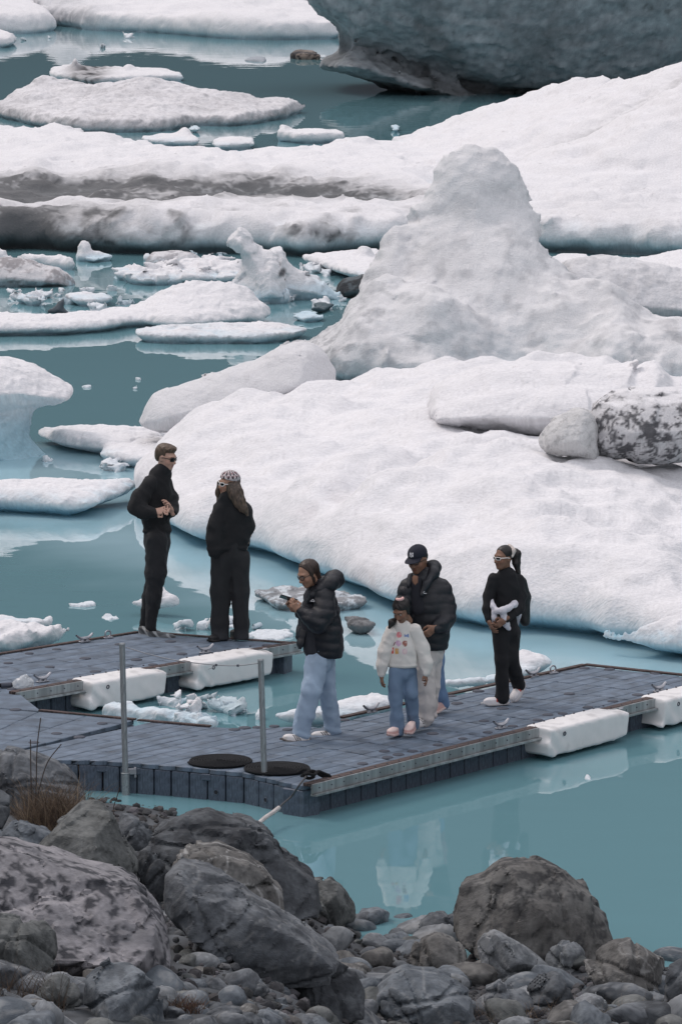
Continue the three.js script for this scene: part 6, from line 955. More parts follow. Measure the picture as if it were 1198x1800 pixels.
// 7. the walking girl
person('girl in black with white sunglasses and a white jumper tied round her waist', 888, 1238, (k) => {
  const { C, E, part, chain, at } = k, sk = BROWN, M = k.headM(884, 981, 0.0, -0.95, 0.05, 0, 0.9);
  const h1 = place(handGeo(sk, 1, 0.45, 0.06, 0.4), basis(at(858, 1090, 0.12), [0.35, -0.9, 0.3], [0.8, 0.3, -0.3], 0.92)), h2 = place(handGeo(sk, -1, 0.55, 0.06, 0.4), basis(at(887, 1089, 0.17), [-0.85, -0.6, 0.15], [-0.2, 0.2, -0.9], 0.92));
  const body = bodyPart(k, [...chain([[889, 1022, 0, 19], [887, 1070, 0, 16], [888, 1100, 0, 20]]), ...chain([[866, 1018, .02, 7], [856, 1055, .04, 6], [858, 1090, .11, 4.5]]), ...chain([[911, 1020, -.02, 7], [914, 1062, .0, 6], [887, 1089, .16, 4.5]]), ...chain([[881, 1108, .05, 15], [882, 1160, .06, 10], [882, 1226, .05, 6]]), ...chain([[896, 1108, -.05, 15], [897, 1160, -.02, 10], [912, 1208, -.18, 6]])], place(headGeo(sk, { jaw: 0.94, neck: 0.82 }), M), [h1, h2], sk);
  eyes(k, body, M);
  const hcol = (x, y, z) => { const v = 0.7 + 0.6 * n3(x * 70, y * 14, z * 70); return [0.016 * v, 0.013 * v, 0.013 * v]; };
  const hg = (() => { const f = field([{ c: [0, 0.047, -0.026], r: [0.083, 0.085, 0.1] }], 0.02); return solid((x, y, z) => Math.max(f(x, y, z) - 0.002 * ridge(x * 40, y * 10, z * 12, 2), Math.min(z - 0.02 - 0.55 * Math.max(0, y - 0.03), 0.125 - y), -0.045 - y, Math.min(z + 0.025, 0.0 - y)), [-0.11, -0.07, -0.15], [0.11, 0.16, 0.12], 0.005, hcol); })();
  part('hair', place(hg, M), hairMat);
  part('ponytail', shape(chain([[899, 968, -.06, 7], [906, 974, -.05, 9], [907, 990, -.03, 7], [910, 1006, -.02, 4], [913, 1015, -.02, 2]]), { k: 0.02, cell: 0.006, bump: (x, y, z) => 0.004 * n3(x * 70, y * 12, z * 70), col: hcol }), hairMat);
  part('scrunchie', shape([...chain([[896, 961, -.02, 3.5], [901, 968, .0, 4.5], [899, 977, .02, 3.5]]), ...chain([[894, 958, -.03, 2], [899, 964, -.02, 3]])], { k: 0.02, cell: 0.0062, bump: (x, y, z) => 0.004 * n3(x * 60, y * 60, z * 60), col: plain([0.68, 0.6, 0.55]) }), clothMat);
  glasses(k, M, whiteFrame, lensMat, { t: 0.004, temple: 0.0045, h: 0.013, r: 0.026 });
  const f1 = (x, y, z) => 0.007 * creases(x, y, z, 9, 7, 4);
  part('top', shape([...chain([[889, 1016, 0, 21], [889, 1035, 0, 23], [887, 1060, 0, 20], [887, 1076, 0, 20]]).map((e) => ({ ...e, flat: [-0.45, 0.65] })), ...chain([[867, 1017, .02, 10.5], [858, 1048, .03, 9.5], [856, 1070, .07, 8.5], [858, 1090, .11, 7]]), ...chain([[910, 1019, -.02, 11], [914, 1048, -.01, 10.5], [911, 1070, .04, 10], [889, 1088, .15, 7]])], { k: 0.03, cell: 0.0105, bump: f1, col: plain([0.011, 0.0115, 0.014], 0.12) }), clothMat);
  const tied = part('tied_jumper', shape([...chain([[863, 1053, .06, 2.5], [866, 1066, .12, 3.4], [874, 1074, .16, 4], [883, 1073, .18, 5], [893, 1069, .16, 4.6], [905, 1060, .08, 4]]), ...chain([[867, 1076, .14, 3.2], [868, 1086, .14, 3.6], [868, 1094, .12, 2.6]]), ...chain([[883, 1076, .17, 4.5], [886, 1088, .16, 5], [889, 1098, .12, 5], [893, 1104, .1, 4]]), ...chain([[904, 1062, .08, 6], [906, 1080, -.12, 9], [900, 1092, -.18, 12]])], { k: 0.02, cell: 0.0075, bump: (x, y, z) => 0.008 * ridge(x * 18, y * 14, z * 18, 2), col: plain([0.68, 0.67, 0.73], 0.06) }), clothMat);
  part('leggings', shape([...chain([[888, 1076, 0, 19], [889, 1108, 0, 24]]).map((e) => ({ ...e, flat: [-0.45, 0.78] })), ...chain([[880, 1112, .04, 17], [881, 1160, .07, 12], [882, 1195, .06, 11.5], [882, 1226, .05, 13.5]]), ...chain([[897, 1112, -.05, 18], [897, 1155, .0, 13.5], [903, 1180, -.08, 12], [911, 1204, -.18, 13]])], { k: 0.035, cell: 0.0135, bump: (x, y, z) => 0.007 * creases(x, y, z, 9, 5, 8), col: plain([0.010, 0.0105, 0.013], 0.12) }), clothMat);
  part('bag', shape([...chain([[917, 1022, -.14, 8], [922, 1050, -.17, 10], [922, 1092, -.17, 9]]).map((e) => ({ ...e, flat: [-0.2, 1.3] }))], { k: 0.03, cell: 0.011, bump: folds(0.006, 8, 8, 1), col: plain([0.014, 0.016, 0.017], 0.1) }), nylonMat);
  const ws = (x, y, z) => (y > 0.03 && z > 0.07 && z < 0.12 && Math.abs(x) > 0.015 ? [0.5, 0.07, 0.05] : z < 0.02 ? [0.5, 0.1, 0.08] : [0.74, 0.72, 0.73]);
  k.shoe(892, 1238, .03, [-0.96, 0.25], 0.235, { col: ws, sole: [0.62, 0.6, 0.6], w: 0.9 }); k.shoe(922, 1202, -.24, [-0.62, 0.7], 0.235, { col: ws, sole: [0.55, 0.53, 0.53], w: 0.9 }, -0.75);
});
// ------------------------------------------------------------------ the stony bank in front
const SHORE = [[-9, -49], [-3, -45], [-1.6, -43.6], [-0.75, -42.6], [-0.45, -41.3], [0.0, -39.2], [0.2, -38.5], [1.0, -38.0], [2.0, -37.9], [2.7, -37.3], [4, -36.8], [9, -36]];
function shoreZ(x) { for (let i = 0; i + 1 < SHORE.length; i++) if (x <= SHORE[i + 1][0]) return lerp(SHORE[i][1], SHORE[i + 1][1], clamp((x - SHORE[i][0]) / (SHORE[i + 1][0] - SHORE[i][0]))); return -36; }
function bankH(x, z) { const d = z - shoreZ(x); return d * 0.118 - 0.10 + 0.06 * fbm(x * 0.8, 1, z * 0.8, 3) * sstep(-0.5, 1.5, d); }
function onBank(px, py) { const d = ray(px, py); for (let t = 26; t < 60; t += 0.04) { const x = d[0] * t, y = CAM_H + d[1] * t, z = d[2] * t; if (y < Math.max(bankH(x, z), -0.05)) return V(x, Math.max(bankH(x, z), -0.05), z); } return P(px, py, 0); }
const rockBump = tile(512, (u, v) => 0.5 + 0.35 * tn(u, v, 14, 4, 2) + 0.3 * tn(u, v, 60, 3, 7));
const rockMat = new THREE.MeshStandardMaterial({ vertexColors: true, roughness: 0.86, bumpMap: rep(rockBump, 2.2), bumpScale: 0.008 });
const RT = {
  grey: [[0.098, 0.108, 0.12], [0.036, 0.04, 0.046], [0.23, 0.243, 0.256]], blue: [[0.092, 0.109, 0.127], [0.038, 0.046, 0.056], [0.235, 0.258, 0.278]], dark: [[0.042, 0.047, 0.054], [0.018, 0.02, 0.024], [0.155, 0.168, 0.18]],
  green: [[0.108, 0.114, 0.11], [0.042, 0.046, 0.047], [0.215, 0.22, 0.212]], pale: [[0.34, 0.32, 0.328], [0.036, 0.038, 0.046], [0.16, 0.158, 0.168]], brown: [[0.115, 0.109, 0.102], [0.04, 0.041, 0.043], [0.235, 0.228, 0.215]], light: [[0.19, 0.202, 0.21], [0.07, 0.077, 0.085], [0.34, 0.35, 0.36]],
};
function rockColor(type, seed, lichen = 0.5, vein = 0) {
  const [a, b, c] = RT[type];
  return (x, y, z, nx, ny) => {
    const under = type === 'pale' ? sstep(0.0, -0.3, ny) : 0;  // underside painted darker: its shade, together with bare dark rock
    const n = fbm(x * 3 + seed, y * 3, z * 3 + seed * 0.7, 4), m = fbm(x * 9, y * 9 + seed, z * 9, 4) + 0.35 * n3(x * 40, y * 40, z * 40 + seed), l = fbm(x * 1.4, y * 1.8 + seed, z * 1.4 + 3, 2);
    const gr0 = 1 + 0.35 * n3(x * 55, y * 55, z * 55 + seed) + 0.25 * n3(x * 26, y * 26 + seed, z * 26); let q = mix3(a, c, clamp(0.3 + 1.5 * n)).map((v) => v * gr0);
    q = mix3(q, b, lichen * sstep(0.04, 0.2, m + 0.35 * l));
    q = mix3(q, [c[0] * 1.15, c[1] * 1.13, c[2] * 1.1], 0.45 * sstep(0.12, 0.3, -m + 0.25 * l) * (1 - lichen * 0.4));
    const w = 0.5 + 0.5 * n3(x * 2 + seed * 3, y * 6 + x * 4, z * 2);
    if (type === 'blue' || type === 'grey') q = mix3(q, c, 0.35 * sstep(0.72, 0.8, w));
    if (vein) { const t = Math.abs(n3(x * 2.6 + y * 1.1 + seed, y * 1.2 + 2, z * 2.2)), t2 = Math.abs(n3(x * 1.3 + seed * 2, y * 3.1 - x, z * 1.3)); q = mix3(q, [0.5, 0.49, 0.47], vein * Math.max(sstep(0.022, 0.008, t), sstep(0.018, 0.006, t2))); }
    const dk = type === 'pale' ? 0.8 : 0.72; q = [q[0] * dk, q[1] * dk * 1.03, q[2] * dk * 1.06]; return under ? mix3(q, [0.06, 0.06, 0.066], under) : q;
  };
}
// a boulder with the given outline against the picture, cut by tilted facets; its foot sits on the bank
function boulder(label, type, pts, o = {}) {
  let yb = -1e9, bx = 0; for (const [x, y] of pts) if (y > yb) { yb = y; bx = x; } const ax = pts.reduce((s, p) => s + p[0], 0) / pts.length;
  const base = onBank(o.b ? o.b[0] : ax, o.b ? o.b[1] : Math.min(1795, yb)), zc = base.z - (o.back ?? 0), s = pxm(zc);
  const poly = pts.map(([x, y]) => { const q = Q(x, y, zc); return [q.x, q.y]; });
  const low = Math.min(...poly.map((p) => p[1])); const mid = [0, 0]; for (const p of poly) { mid[0] += p[0] / poly.length; mid[1] += p[1] / poly.length; }
  const xs = poly.map((p) => p[0]), ys = poly.map((p) => p[1]), w = Math.max(...xs) - Math.min(...xs), h = Math.max(...ys) - low, th = o.th ?? Math.min(0.5 * w, 0.62 * (h + 0.2)) ;
  const r = rng(o.seed ?? Math.round(ax * 7 + yb)), planes = [];
  const addP = (n, px, py, dz) => { const L = Math.hypot(...n), m = n.map((v) => v / L), q = Q(px, py, zc); planes.push([m[0], m[1], m[2], m[0] * q.x + m[1] * q.y + m[2] * (zc + dz)]); };
  if (o.facets) for (const f of o.facets) addP(f[0], f[1], f[2], f[3]);
  else for (let i = 0; i < (o.n ?? 11); i++) { const a = (r() - 0.5) * 2.4, b = i < 3 ? 0.5 + r() * 0.6 : (r() - 0.35) * 1.1, n = [Math.sin(a) * Math.cos(b), Math.sin(b), Math.cos(a) * Math.cos(b)], t = 0.38 + 0.34 * r(); planes.push([...n, n[0] * mid[0] + n[1] * mid[1] + n[2] * zc + t * Math.hypot(n[0] * w / 2, n[1] * h / 2, n[2] * th)]); }
  const ca = o.chip ?? Math.min(1, 0.25 + 0.9 * Math.min(w, h)), amp = o.amp ?? Math.min(0.02, 0.035 * Math.min(w, h)), fr = o.fr ?? 3.2, kk = o.k ?? 0.012, sd = ax * 0.013;
  const cracks = []; for (let i = 0; i < 4; i++) { const a = r() * 6.28, b = (r() - 0.5) * 1.6, n = [Math.cos(a) * Math.cos(b), Math.sin(a) * Math.cos(b), Math.sin(b)]; cracks.push([...n, n[0] * (mid[0] + (r() - 0.5) * w * 0.7) + n[1] * (mid[1] + (r() - 0.5) * h * 0.7) + n[2] * zc]); }
  const f = (x, y, z) => {
    let d = polyD(poly, x, y) + (z - zc > 0 ? 0.1 * (z - zc) : -0.25 * (z - zc) * 0.4);
    for (const p of planes) d = smax(d, p[0] * x + p[1] * y + p[2] * z - p[3], kk);
    d = Math.max(d, Math.abs(z - zc) - th * (z > zc ? 1.25 : 0.9));
    if (Math.abs(d) < 0.12) {
      d -= ca * (0.03 * chips(x * 2.1 + sd, y * 2.1, z * 2.1) + 0.017 * chips(x * 6 + sd, y * 6 + x, z * 6)) + amp * 0.15 * ridge(x * fr, y * fr, z * fr + sd, 2) + 0.004 * n3(x * 38, y * 38, z * 38);
      for (const p of cracks) { const q = Math.abs(p[0] * x + p[1] * y + p[2] * z - p[3] + 0.02 * n3(x * 4, y * 4, z * 4)); if (q < 0.02) d += 0.032 * (1 - q / 0.02); }
    }
    return d;
  };
  const lo = [Math.min(...xs) - 0.08, low - 0.05, zc - th - 0.1], hi = [Math.max(...xs) + 0.08, Math.max(...ys) + 0.08, zc + th * 1.25 + 0.1];
  const cell = Math.max(0.0165, Math.cbrt((hi[0] - lo[0]) * (hi[1] - lo[1]) * (hi[2] - lo[2]) / 190000));
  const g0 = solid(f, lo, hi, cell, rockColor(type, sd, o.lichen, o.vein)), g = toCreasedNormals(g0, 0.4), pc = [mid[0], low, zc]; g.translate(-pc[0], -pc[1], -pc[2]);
  const m = mk('boulder', g, rockMat); m.position.set(...pc); return tag(m, label, 'boulder', o.group);
}
// the bank itself
{
  const pos = [], idx = [], uv = [], col = [], nx = 150, nz = 130;
  for (let j = 0; j <= nz; j++) for (let i = 0; i <= nx; i++) { const x = -7 + 14 * i / nx, z = lerp(-52, -22, j / nz); const h = bankH(x, z) + 0.05 * ridge(x * 2.2, 2, z * 2.2, 3) * sstep(-1, 0.5, z - shoreZ(x)); pos.push(x, Math.max(h, -1.2), z); uv.push(x, z); const q = rockColor('dark', 3, 0.5)(x * 3, h * 3, z * 3, 0, 1); col.push(q[0], q[1], q[2]); if (i < nx && j < nz) { const b = j * (nx + 1) + i; idx.push(b, b + nx + 1, b + 1, b + 1, b + nx + 1, b + nx + 2); } }
  const g = new THREE.BufferGeometry(); g.setAttribute('position', new THREE.Float32BufferAttribute(pos, 3)); g.setAttribute('uv', new THREE.Float32BufferAttribute(uv, 2)); g.setAttribute('color', new THREE.Float32BufferAttribute(col, 3)); g.setIndex(idx); g.computeVertexNormals();
  tag(mk('ground', g, rockMat), 'dark gravelly bank between the boulders', null, null, 'structure');
}
boulder('broad grey boulder behind the dry bush at the left edge', 'grey', [[-60, 1460], [-60, 1330], [10, 1324], [50, 1328], [100, 1345], [135, 1376], [150, 1402], [148, 1440], [100, 1470]], { b: [60, 1440], lichen: 0.4, vein: 0.3 });
boulder('dark rounded boulder cut by the left edge, below the bush', 'dark', [[-60, 1500], [-60, 1372], [0, 1380], [20, 1402], [18, 1432], [4, 1462], [-10, 1500]], { b: [0, 1490] });
boulder('blue-grey wedge of rock between the dark rounded boulder and the pointed one', 'blue', [[-20, 1520], [-8, 1470], [15, 1440], [52, 1455], [90, 1468], [96, 1490], [70, 1520]], { b: [50, 1510], lichen: 0.35 });
boulder('tall pointed grey-green boulder left of centre, its top above the waterline', 'green', [[52, 1505], [78, 1478], [100, 1456], [130, 1428], [160, 1404], [184, 1418], [202, 1444], [216, 1480], [240, 1515], [240, 1590], [180, 1600], [110, 1580]], { b: [160, 1580], lichen: 0.45, facets: [[[0.75, 0.35, 0.55], 190, 1470, 0.22], [[-0.45, 0.3, 0.85], 130, 1480, 0.25], [[0.1, 0.05, 1], 170, 1530, 0.36], [[-0.2, 0.9, 0.3], 100, 1455, 0.1], [[0.2, 0.8, -0.5], 160, 1406, -0.1]] });
boulder('large dark boulder with pale mottling at the water, below the right post', 'dark', [[256, 1500], [262, 1470], [300, 1446], [340, 1432], [365, 1426], [400, 1442], [440, 1449], [472, 1464], [488, 1486], [506, 1512], [535, 1532], [560, 1550], [568, 1610], [400, 1620], [280, 1590]], { b: [420, 1590], lichen: 0.3, back: 0.15, facets: [[[-0.15, 0.75, 0.62], 360, 1440, 0.1], [[0.55, 0.5, 0.65], 470, 1480, 0.15], [[0.15, 0.15, 1], 400, 1520, 0.42], [[-0.6, 0.35, 0.7], 290, 1480, 0.2]] });
boulder('mottled grey rock at the water behind the dark angular one', 'grey', [[196, 1500], [200, 1450], [214, 1432], [244, 1440], [268, 1462], [275, 1520], [230, 1530]], { b: [235, 1500], lichen: 0.7 });
boulder('dark angular rock wedged between the pointed boulder and the brown one', 'dark', [[236, 1580], [238, 1505], [262, 1488], [282, 1510], [302, 1540], [300, 1590], [270, 1605]], { b: [270, 1590] });
boulder('brown rock crossed by white veins, in front of the large dark boulder', 'brown', [[302, 1530], [310, 1506], [336, 1490], [380, 1485], [414, 1500], [440, 1508], [466, 1535], [494, 1568], [500, 1620], [420, 1630], [330, 1600]], { b: [420, 1615], vein: 0.75, lichen: 0.35, facets: [[[-0.1, 0.55, 0.8], 370, 1500, 0.25], [[0.45, 0.45, 0.75], 460, 1545, 0.22], [[0, -0.1, 1], 400, 1550, 0.34], [[0.8, 0.2, 0.5], 420, 1520, 0.34]] });
boulder('long grey slab with a pale upper edge, slanting down to the right', 'grey', [[290, 1600], [292, 1538], [318, 1520], [362, 1530], [400, 1552], [450, 1584], [492, 1608], [530, 1630], [566, 1656], [592, 1682], [585, 1730], [500, 1730], [440, 1716], [400, 1680], [330, 1640]], { b: [450, 1715], lichen: 0.55, vein: 0.25, facets: [[[0.42, 0.86, 0.3], 450, 1582, 0.1], [[0.12, 0.15, 1], 420, 1640, 0.36], [[-0.8, 0.1, 0.6], 300, 1570, 0.18], [[0.1, -0.5, 0.9], 480, 1700, 0.3]] });
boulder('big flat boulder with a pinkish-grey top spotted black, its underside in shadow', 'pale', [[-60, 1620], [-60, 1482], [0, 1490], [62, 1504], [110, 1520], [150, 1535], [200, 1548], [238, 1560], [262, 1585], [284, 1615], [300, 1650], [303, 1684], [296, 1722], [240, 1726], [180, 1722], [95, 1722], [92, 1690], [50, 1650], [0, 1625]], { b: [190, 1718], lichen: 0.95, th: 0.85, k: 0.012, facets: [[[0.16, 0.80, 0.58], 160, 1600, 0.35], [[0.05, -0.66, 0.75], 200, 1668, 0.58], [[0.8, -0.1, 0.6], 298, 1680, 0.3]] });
boulder('weathered grey rock at the left edge below the pale flat boulder', 'green', [[-60, 1720], [-60, 1610], [0, 1618], [78, 1628], [98, 1650], [104, 1690], [90, 1725], [0, 1740]], { b: [40, 1735], lichen: 0.6 });
boulder('blocky blue-grey boulder at the bottom, left of the cobbles', 'blue', [[132, 1790], [140, 1735], [160, 1712], [190, 1696], [228, 1700], [255, 1716], [282, 1735], [298, 1770], [296, 1830], [200, 1850], [120, 1830]], { b: [200, 1798], lichen: 0.45, vein: 0.35 });
boulder('small smooth greenish rock at the bottom left, before the pale flat boulder', 'green', [[58, 1770], [64, 1740], [84, 1722], [104, 1714], [130, 1726], [148, 1756], [146, 1780], [100, 1790]], { b: [100, 1782], lichen: 0.2 });
boulder('dark domed rock with a pale crust, at the lower end of the long grey slab', 'dark', [[505, 1755], [506, 1722], [524, 1697], [560, 1684], [598, 1692], [626, 1716], [642, 1748], [640, 1790], [560, 1800], [515, 1785]], { b: [570, 1785], lichen: 0.35 });
boulder('greenish mottled rock at the water where the dark boulder ends', 'green', [[506, 1592], [516, 1568], [540, 1552], [580, 1549], [606, 1566], [628, 1596], [628, 1630], [560, 1640], [515, 1628]], { b: [570, 1630], lichen: 0.6 });
boulder('largest boulder on the right, brownish grey with dark patches, standing in the water', 'brown', [[800, 1640], [803, 1600], [806, 1560], [826, 1550], [848, 1544], [864, 1530], [880, 1519], [912, 1516], [944, 1514], [966, 1524], [990, 1535], [1012, 1556], [1034, 1570], [1042, 1588], [1064, 1606], [1068, 1630], [1078, 1652], [1058, 1690], [980, 1720], [880, 1700], [830, 1670]], { b: [940, 1700], lichen: 0.75, th: 0.55, facets: [[[-0.5, 0.45, 0.75], 850, 1570, 0.18], [[0.25, 0.75, 0.6], 960, 1535, 0.12], [[0.55, 0.35, 0.75], 1020, 1610, 0.25], [[-0.05, 0.1, 1], 930, 1620, 0.42], [[-0.2, 0.4, 0.9], 900, 1590, 0.36]] });
boulder('small pale rock leaning on the foot of the largest right boulder', 'light', [[956, 1690], [962, 1672], [986, 1655], [1012, 1657], [1038, 1682], [1028, 1715], [970, 1715]], { b: [1000, 1712], lichen: 0.3 });
boulder('ridged brown-grey slab right of the largest boulder, sloping to the water', 'brown', [[1018, 1700], [1046, 1680], [1078, 1660], [1110, 1657], [1140, 1676], [1176, 1696], [1178, 1730], [1160, 1780], [1090, 1780], [1040, 1740]], { b: [1110, 1765], lichen: 0.45, vein: 0.4 });
boulder('dark green boulder cut by the right edge', 'dark', [[1164, 1830], [1166, 1740], [1172, 1704], [1196, 1688], [1250, 1690], [1260, 1830]], { b: [1200, 1795] });
boulder('flat-topped blue-grey boulder at the bottom, right of centre', 'blue', [[655, 1770], [664, 1736], [686, 1716], [710, 1704], [766, 1709], [800, 1728], [828, 1748], [834, 1800], [780, 1830], [690, 1810]], { b: [750, 1797], lichen: 0.3, vein: 0.25, facets: [[[-0.05, 0.85, 0.5], 740, 1725, 0.3], [[0.1, -0.05, 1], 750, 1770, 0.42], [[-0.7, 0.2, 0.65], 680, 1750, 0.25]] });
boulder('pale grey veined slab in front of the largest right boulder', 'light', [[832, 1668], [846, 1648], [870, 1639], [908, 1658], [940, 1684], [972, 1708], [960, 1740], [890, 1745], [845, 1710]], { b: [905, 1738], lichen: 0.3, vein: 0.45 });
boulder('low flat grey rock at the water left of the largest right boulder', 'grey', [[724, 1650], [736, 1624], [754, 1606], [800, 1607], [838, 1618], [842, 1650], [800, 1665], [745, 1665]], { b: [785, 1660], lichen: 0.35 });
boulder('grey-brown rock with a dark hollow, below the low flat rock', 'brown', [[716, 1690], [724, 1660], [766, 1641], [800, 1655], [822, 1676], [828, 1715], [770, 1722], [728, 1712]], { b: [770, 1716], lichen: 0.6 });
boulder('square dark grey rock at the lower right between paler stones', 'dark', [[922, 1750], [928, 1722], [952, 1712], [980, 1709], [1002, 1736], [1014, 1768], [990, 1790], [940, 1785]], { b: [970, 1782], lichen: 0.3 });
boulder('dark blocky rock at the bottom left corner', 'dark', [[-60, 1860], [-60, 1752], [0, 1752], [50, 1768], [90, 1796], [110, 1860]], { b: [20, 1797] });
boulder('grey cracked rock under the pale slab at the lower right', 'grey', [[846, 1790], [850, 1742], [880, 1728], [920, 1738], [940, 1766], [936, 1800], [890, 1815]], { b: [890, 1797], lichen: 0.4, vein: 0.3 });
boulder('rounded light stone at the lower right, by the dry grass', 'light', [[1000, 1790], [1006, 1760], [1030, 1746], [1062, 1752], [1078, 1778], [1070, 1810], [1020, 1815]], { b: [1040, 1797], lichen: 0.25 });
// cobbles and broken stones that fill the gaps: a few shapes, each placed singly
{
  const R = rng(909), shapes = [], types = ['grey', 'blue', 'dark', 'light', 'green', 'grey', 'brown', 'blue'];
  for (let i = 0; i < 16; i++) {
    const round = i >= 8, P0 = []; for (let k = 0; k < 13; k++) { const u = R() * 2 - 1, a = R() * 6.283, q = Math.sqrt(1 - u * u); P0.push([q * Math.cos(a), u, q * Math.sin(a), 0.62 + 0.3 * R()]); }
    const sx = 1, sy = 0.62 + 0.25 * R(), sz = 0.75 + 0.3 * R();
    const g = solid((x, y, z) => { const X = x / sx, Y = y / sy, Z = z / sz; let d = Math.hypot(X, Y, Z) - (round ? 0.86 : 1); if (!round) for (const p of P0) d = smax(d, p[0] * X + p[1] * Y + p[2] * Z - p[3], 0.05); else for (const p of P0.slice(0, 5)) d = smax(d, p[0] * X + p[1] * Y + p[2] * Z - p[3] - 0.05, 0.35); d -= 0.04 * fbm(x * 2.4 + i * 3, y * 2.4, z * 2.4, 3) + (round ? 0.01 : 0.02) * ridge(x * 5, y * 5, z * 5 + i, 2) + (round ? 0 : 0.10 * chips(x * 1.6 + i, y * 1.6, z * 1.6)); return d * 0.7; }, [-1.15, -1.05, -1.15], [1.15, 1.05, 1.15], 0.15, (x, y, z) => rockColor(types[i % 8], i * 1.7, round ? 0.15 : 0.45, i % 3 === 0 ? 0.35 : 0)(x * 0.25, y * 0.25, z * 0.25, 0, 0));
    const uv = g.attributes.uv; for (let q = 0; q < uv.count; q++) uv.setXY(q, uv.getX(q) * 0.14 + i * 0.13, uv.getY(q) * 0.14); shapes.push(g);
  }
  const named = [];
  const put = (name, cat, group, px, py, size, round, sink = 0.12) => {
    const p = onBank(px, py), i = (R() * 8 | 0) + (round ? 8 : 0), m = mk(name, shapes[i], rockMat);
    m.scale.set(size * (0.85 + 0.5 * R()), size * (0.75 + 0.3 * R()), size * (0.8 + 0.3 * R())); m.rotation.set((R() - 0.5) * 0.8, R() * 6.28, (R() - 0.5) * 0.8); m.position.set(p.x, p.y + size * (0.6 - sink) - 0.02, p.z);
    const tone = { grey: 'grey', blue: 'bluish grey', dark: 'dark', light: 'pale grey', green: 'greenish', brown: 'brownish' }[types[i % 8]], sz = size < 0.05 ? 'tiny' : size < 0.075 ? 'small' : size < 0.11 ? 'middling' : 'large';
    named.push({ m, name, cat, group, px, py, key: `${sz} ${tone} ${round ? 'rounded' : 'angular'} ${cat}` });
  };
  for (let k = 0; k < 150; k++) { let px, py; do { px = lerp(296, 650, R()); py = lerp(1620, 1818, Math.sqrt(R())); } while (py < 1612 + (px - 300) * 0.4 && px < 600 && py < 1712); put('cobble', 'cobble', 'cobbles in the gap below the long slab', px, py, 0.05 + 0.09 * Math.pow(R(), 1.8), R() < 0.5); }
  for (let k = 0; k < 130; k++) put('broken_stone', 'stone', 'broken stones on the right of the bank', lerp(600, 1200, R()), lerp(1665, 1822, Math.sqrt(R())), 0.07 + 0.15 * Math.pow(R(), 1.5), R() < 0.25);
  for (let k = 0; k < 34; k++) put('shore_stone', 'stone', 'stones along the water in the middle', lerp(560, 830, R()), lerp(1612, 1690, R()), 0.07 + 0.11 * R(), R() < 0.3);
  for (let k = 0; k < 75; k++) put('bank_stone', 'stone', 'stones on the left of the bank', lerp(0, 310, R()), lerp(1480, 1830, Math.sqrt(R())), 0.06 + 0.13 * Math.pow(R(), 1.5), R() < 0.2);
  // what each lies nearest to, then which one it is there, counted from the left
  const ref = [[150, 1610, 'the pinkish spotted boulder'], [215, 1750, 'the blocky bottom boulder'], [440, 1630, 'the long grey slab'], [570, 1740, 'the dark domed rock'], [400, 1500, 'the large dark boulder'], [750, 1755, 'the flat-topped boulder'], [930, 1600, 'the largest right boulder'], [905, 1700, 'the pale veined slab'], [1100, 1715, 'the ridged slab'], [970, 1750, 'the square dark rock'], [785, 1635, 'the low flat shore rock'], [770, 1685, 'the hollowed brown rock'], [570, 1595, 'the greenish mottled rock'], [40, 1680, 'the weathered left-edge rock'], [100, 1750, 'the smooth greenish rock'], [1040, 1780, 'the rounded light stone'], [890, 1770, 'the cracked rock'], [150, 1500, 'the tall pointed boulder']];
  const by = {};
  for (const s of named) { let best = null, bd = 1e9; for (const q of ref) { const d = Math.hypot(s.px - q[0], (s.py - q[1]) * 1.6); if (d < bd) { bd = d; best = q; } } const dx = s.px - best[0], dy = (s.py - best[1]) * 1.6; s.key += ` ${Math.abs(dx) > Math.abs(dy) ? (dx > 0 ? 'right of' : 'left of') : dy > 0 ? 'below' : 'above'} ${best[2]}`; (by[s.key] = by[s.key] || []).push(s); }
  const ord = ['leftmost', 'second from left', 'third from left', 'fourth from left', 'fifth from left', 'sixth from left', 'seventh from left', 'eighth from left', 'ninth from left', 'tenth from left'];
  for (const l of Object.values(by)) { l.sort((a, b) => a.px - b.px); l.forEach((s, i) => tag(s.m, l.length === 1 ? s.key : `${s.key}, ${i === l.length - 1 ? 'rightmost' : ord[Math.min(i, 9)]}`, s.cat, s.group)); }
}
// gravel between the stones
{
  const R = rng(77), n = 5200, m = new THREE.InstancedMesh((() => { const g = new THREE.IcosahedronGeometry(1, 1), p = g.attributes.position; for (let i = 0; i < p.count; i++) { const k = 1 + 0.35 * n3(p.getX(i) * 1.3, p.getY(i) * 1.3 + 4, p.getZ(i) * 1.3); p.setXYZ(i, p.getX(i) * k, p.getY(i) * k * 0.7, p.getZ(i) * k); } g.computeVertexNormals(); return g; })(), new THREE.MeshStandardMaterial({ roughness: 0.9 }), n), M = new THREE.Matrix4(), c = new THREE.Color();
  for (let i = 0; i < n; i++) { const x = lerp(-2.6, 2.7, R()), z = lerp(shoreZ(x) - 0.1, -30.5, Math.pow(R(), 0.8)), s = 0.014 + 0.032 * Math.pow(R(), 2.2), v = 0.03 + 0.11 * R() * R(); M.compose(V(x, bankH(x, z) + 0.03 + 0.4 * s, z), new THREE.Quaternion().setFromEuler(new THREE.Euler(R(), R() * 6, R())), V(s, s * 0.9, s)); m.setMatrixAt(i, M); m.setColorAt(i, c.setRGB(v * (0.92 + 0.14 * R()), v, v * (1 + 0.12 * R()))); }
  m.name = numbered('gravel'); m.castShadow = m.receiveShadow = true; scene.add(m); tag(m, 'grey gravel and small stones between the boulders', null, null, 'stuff');
}
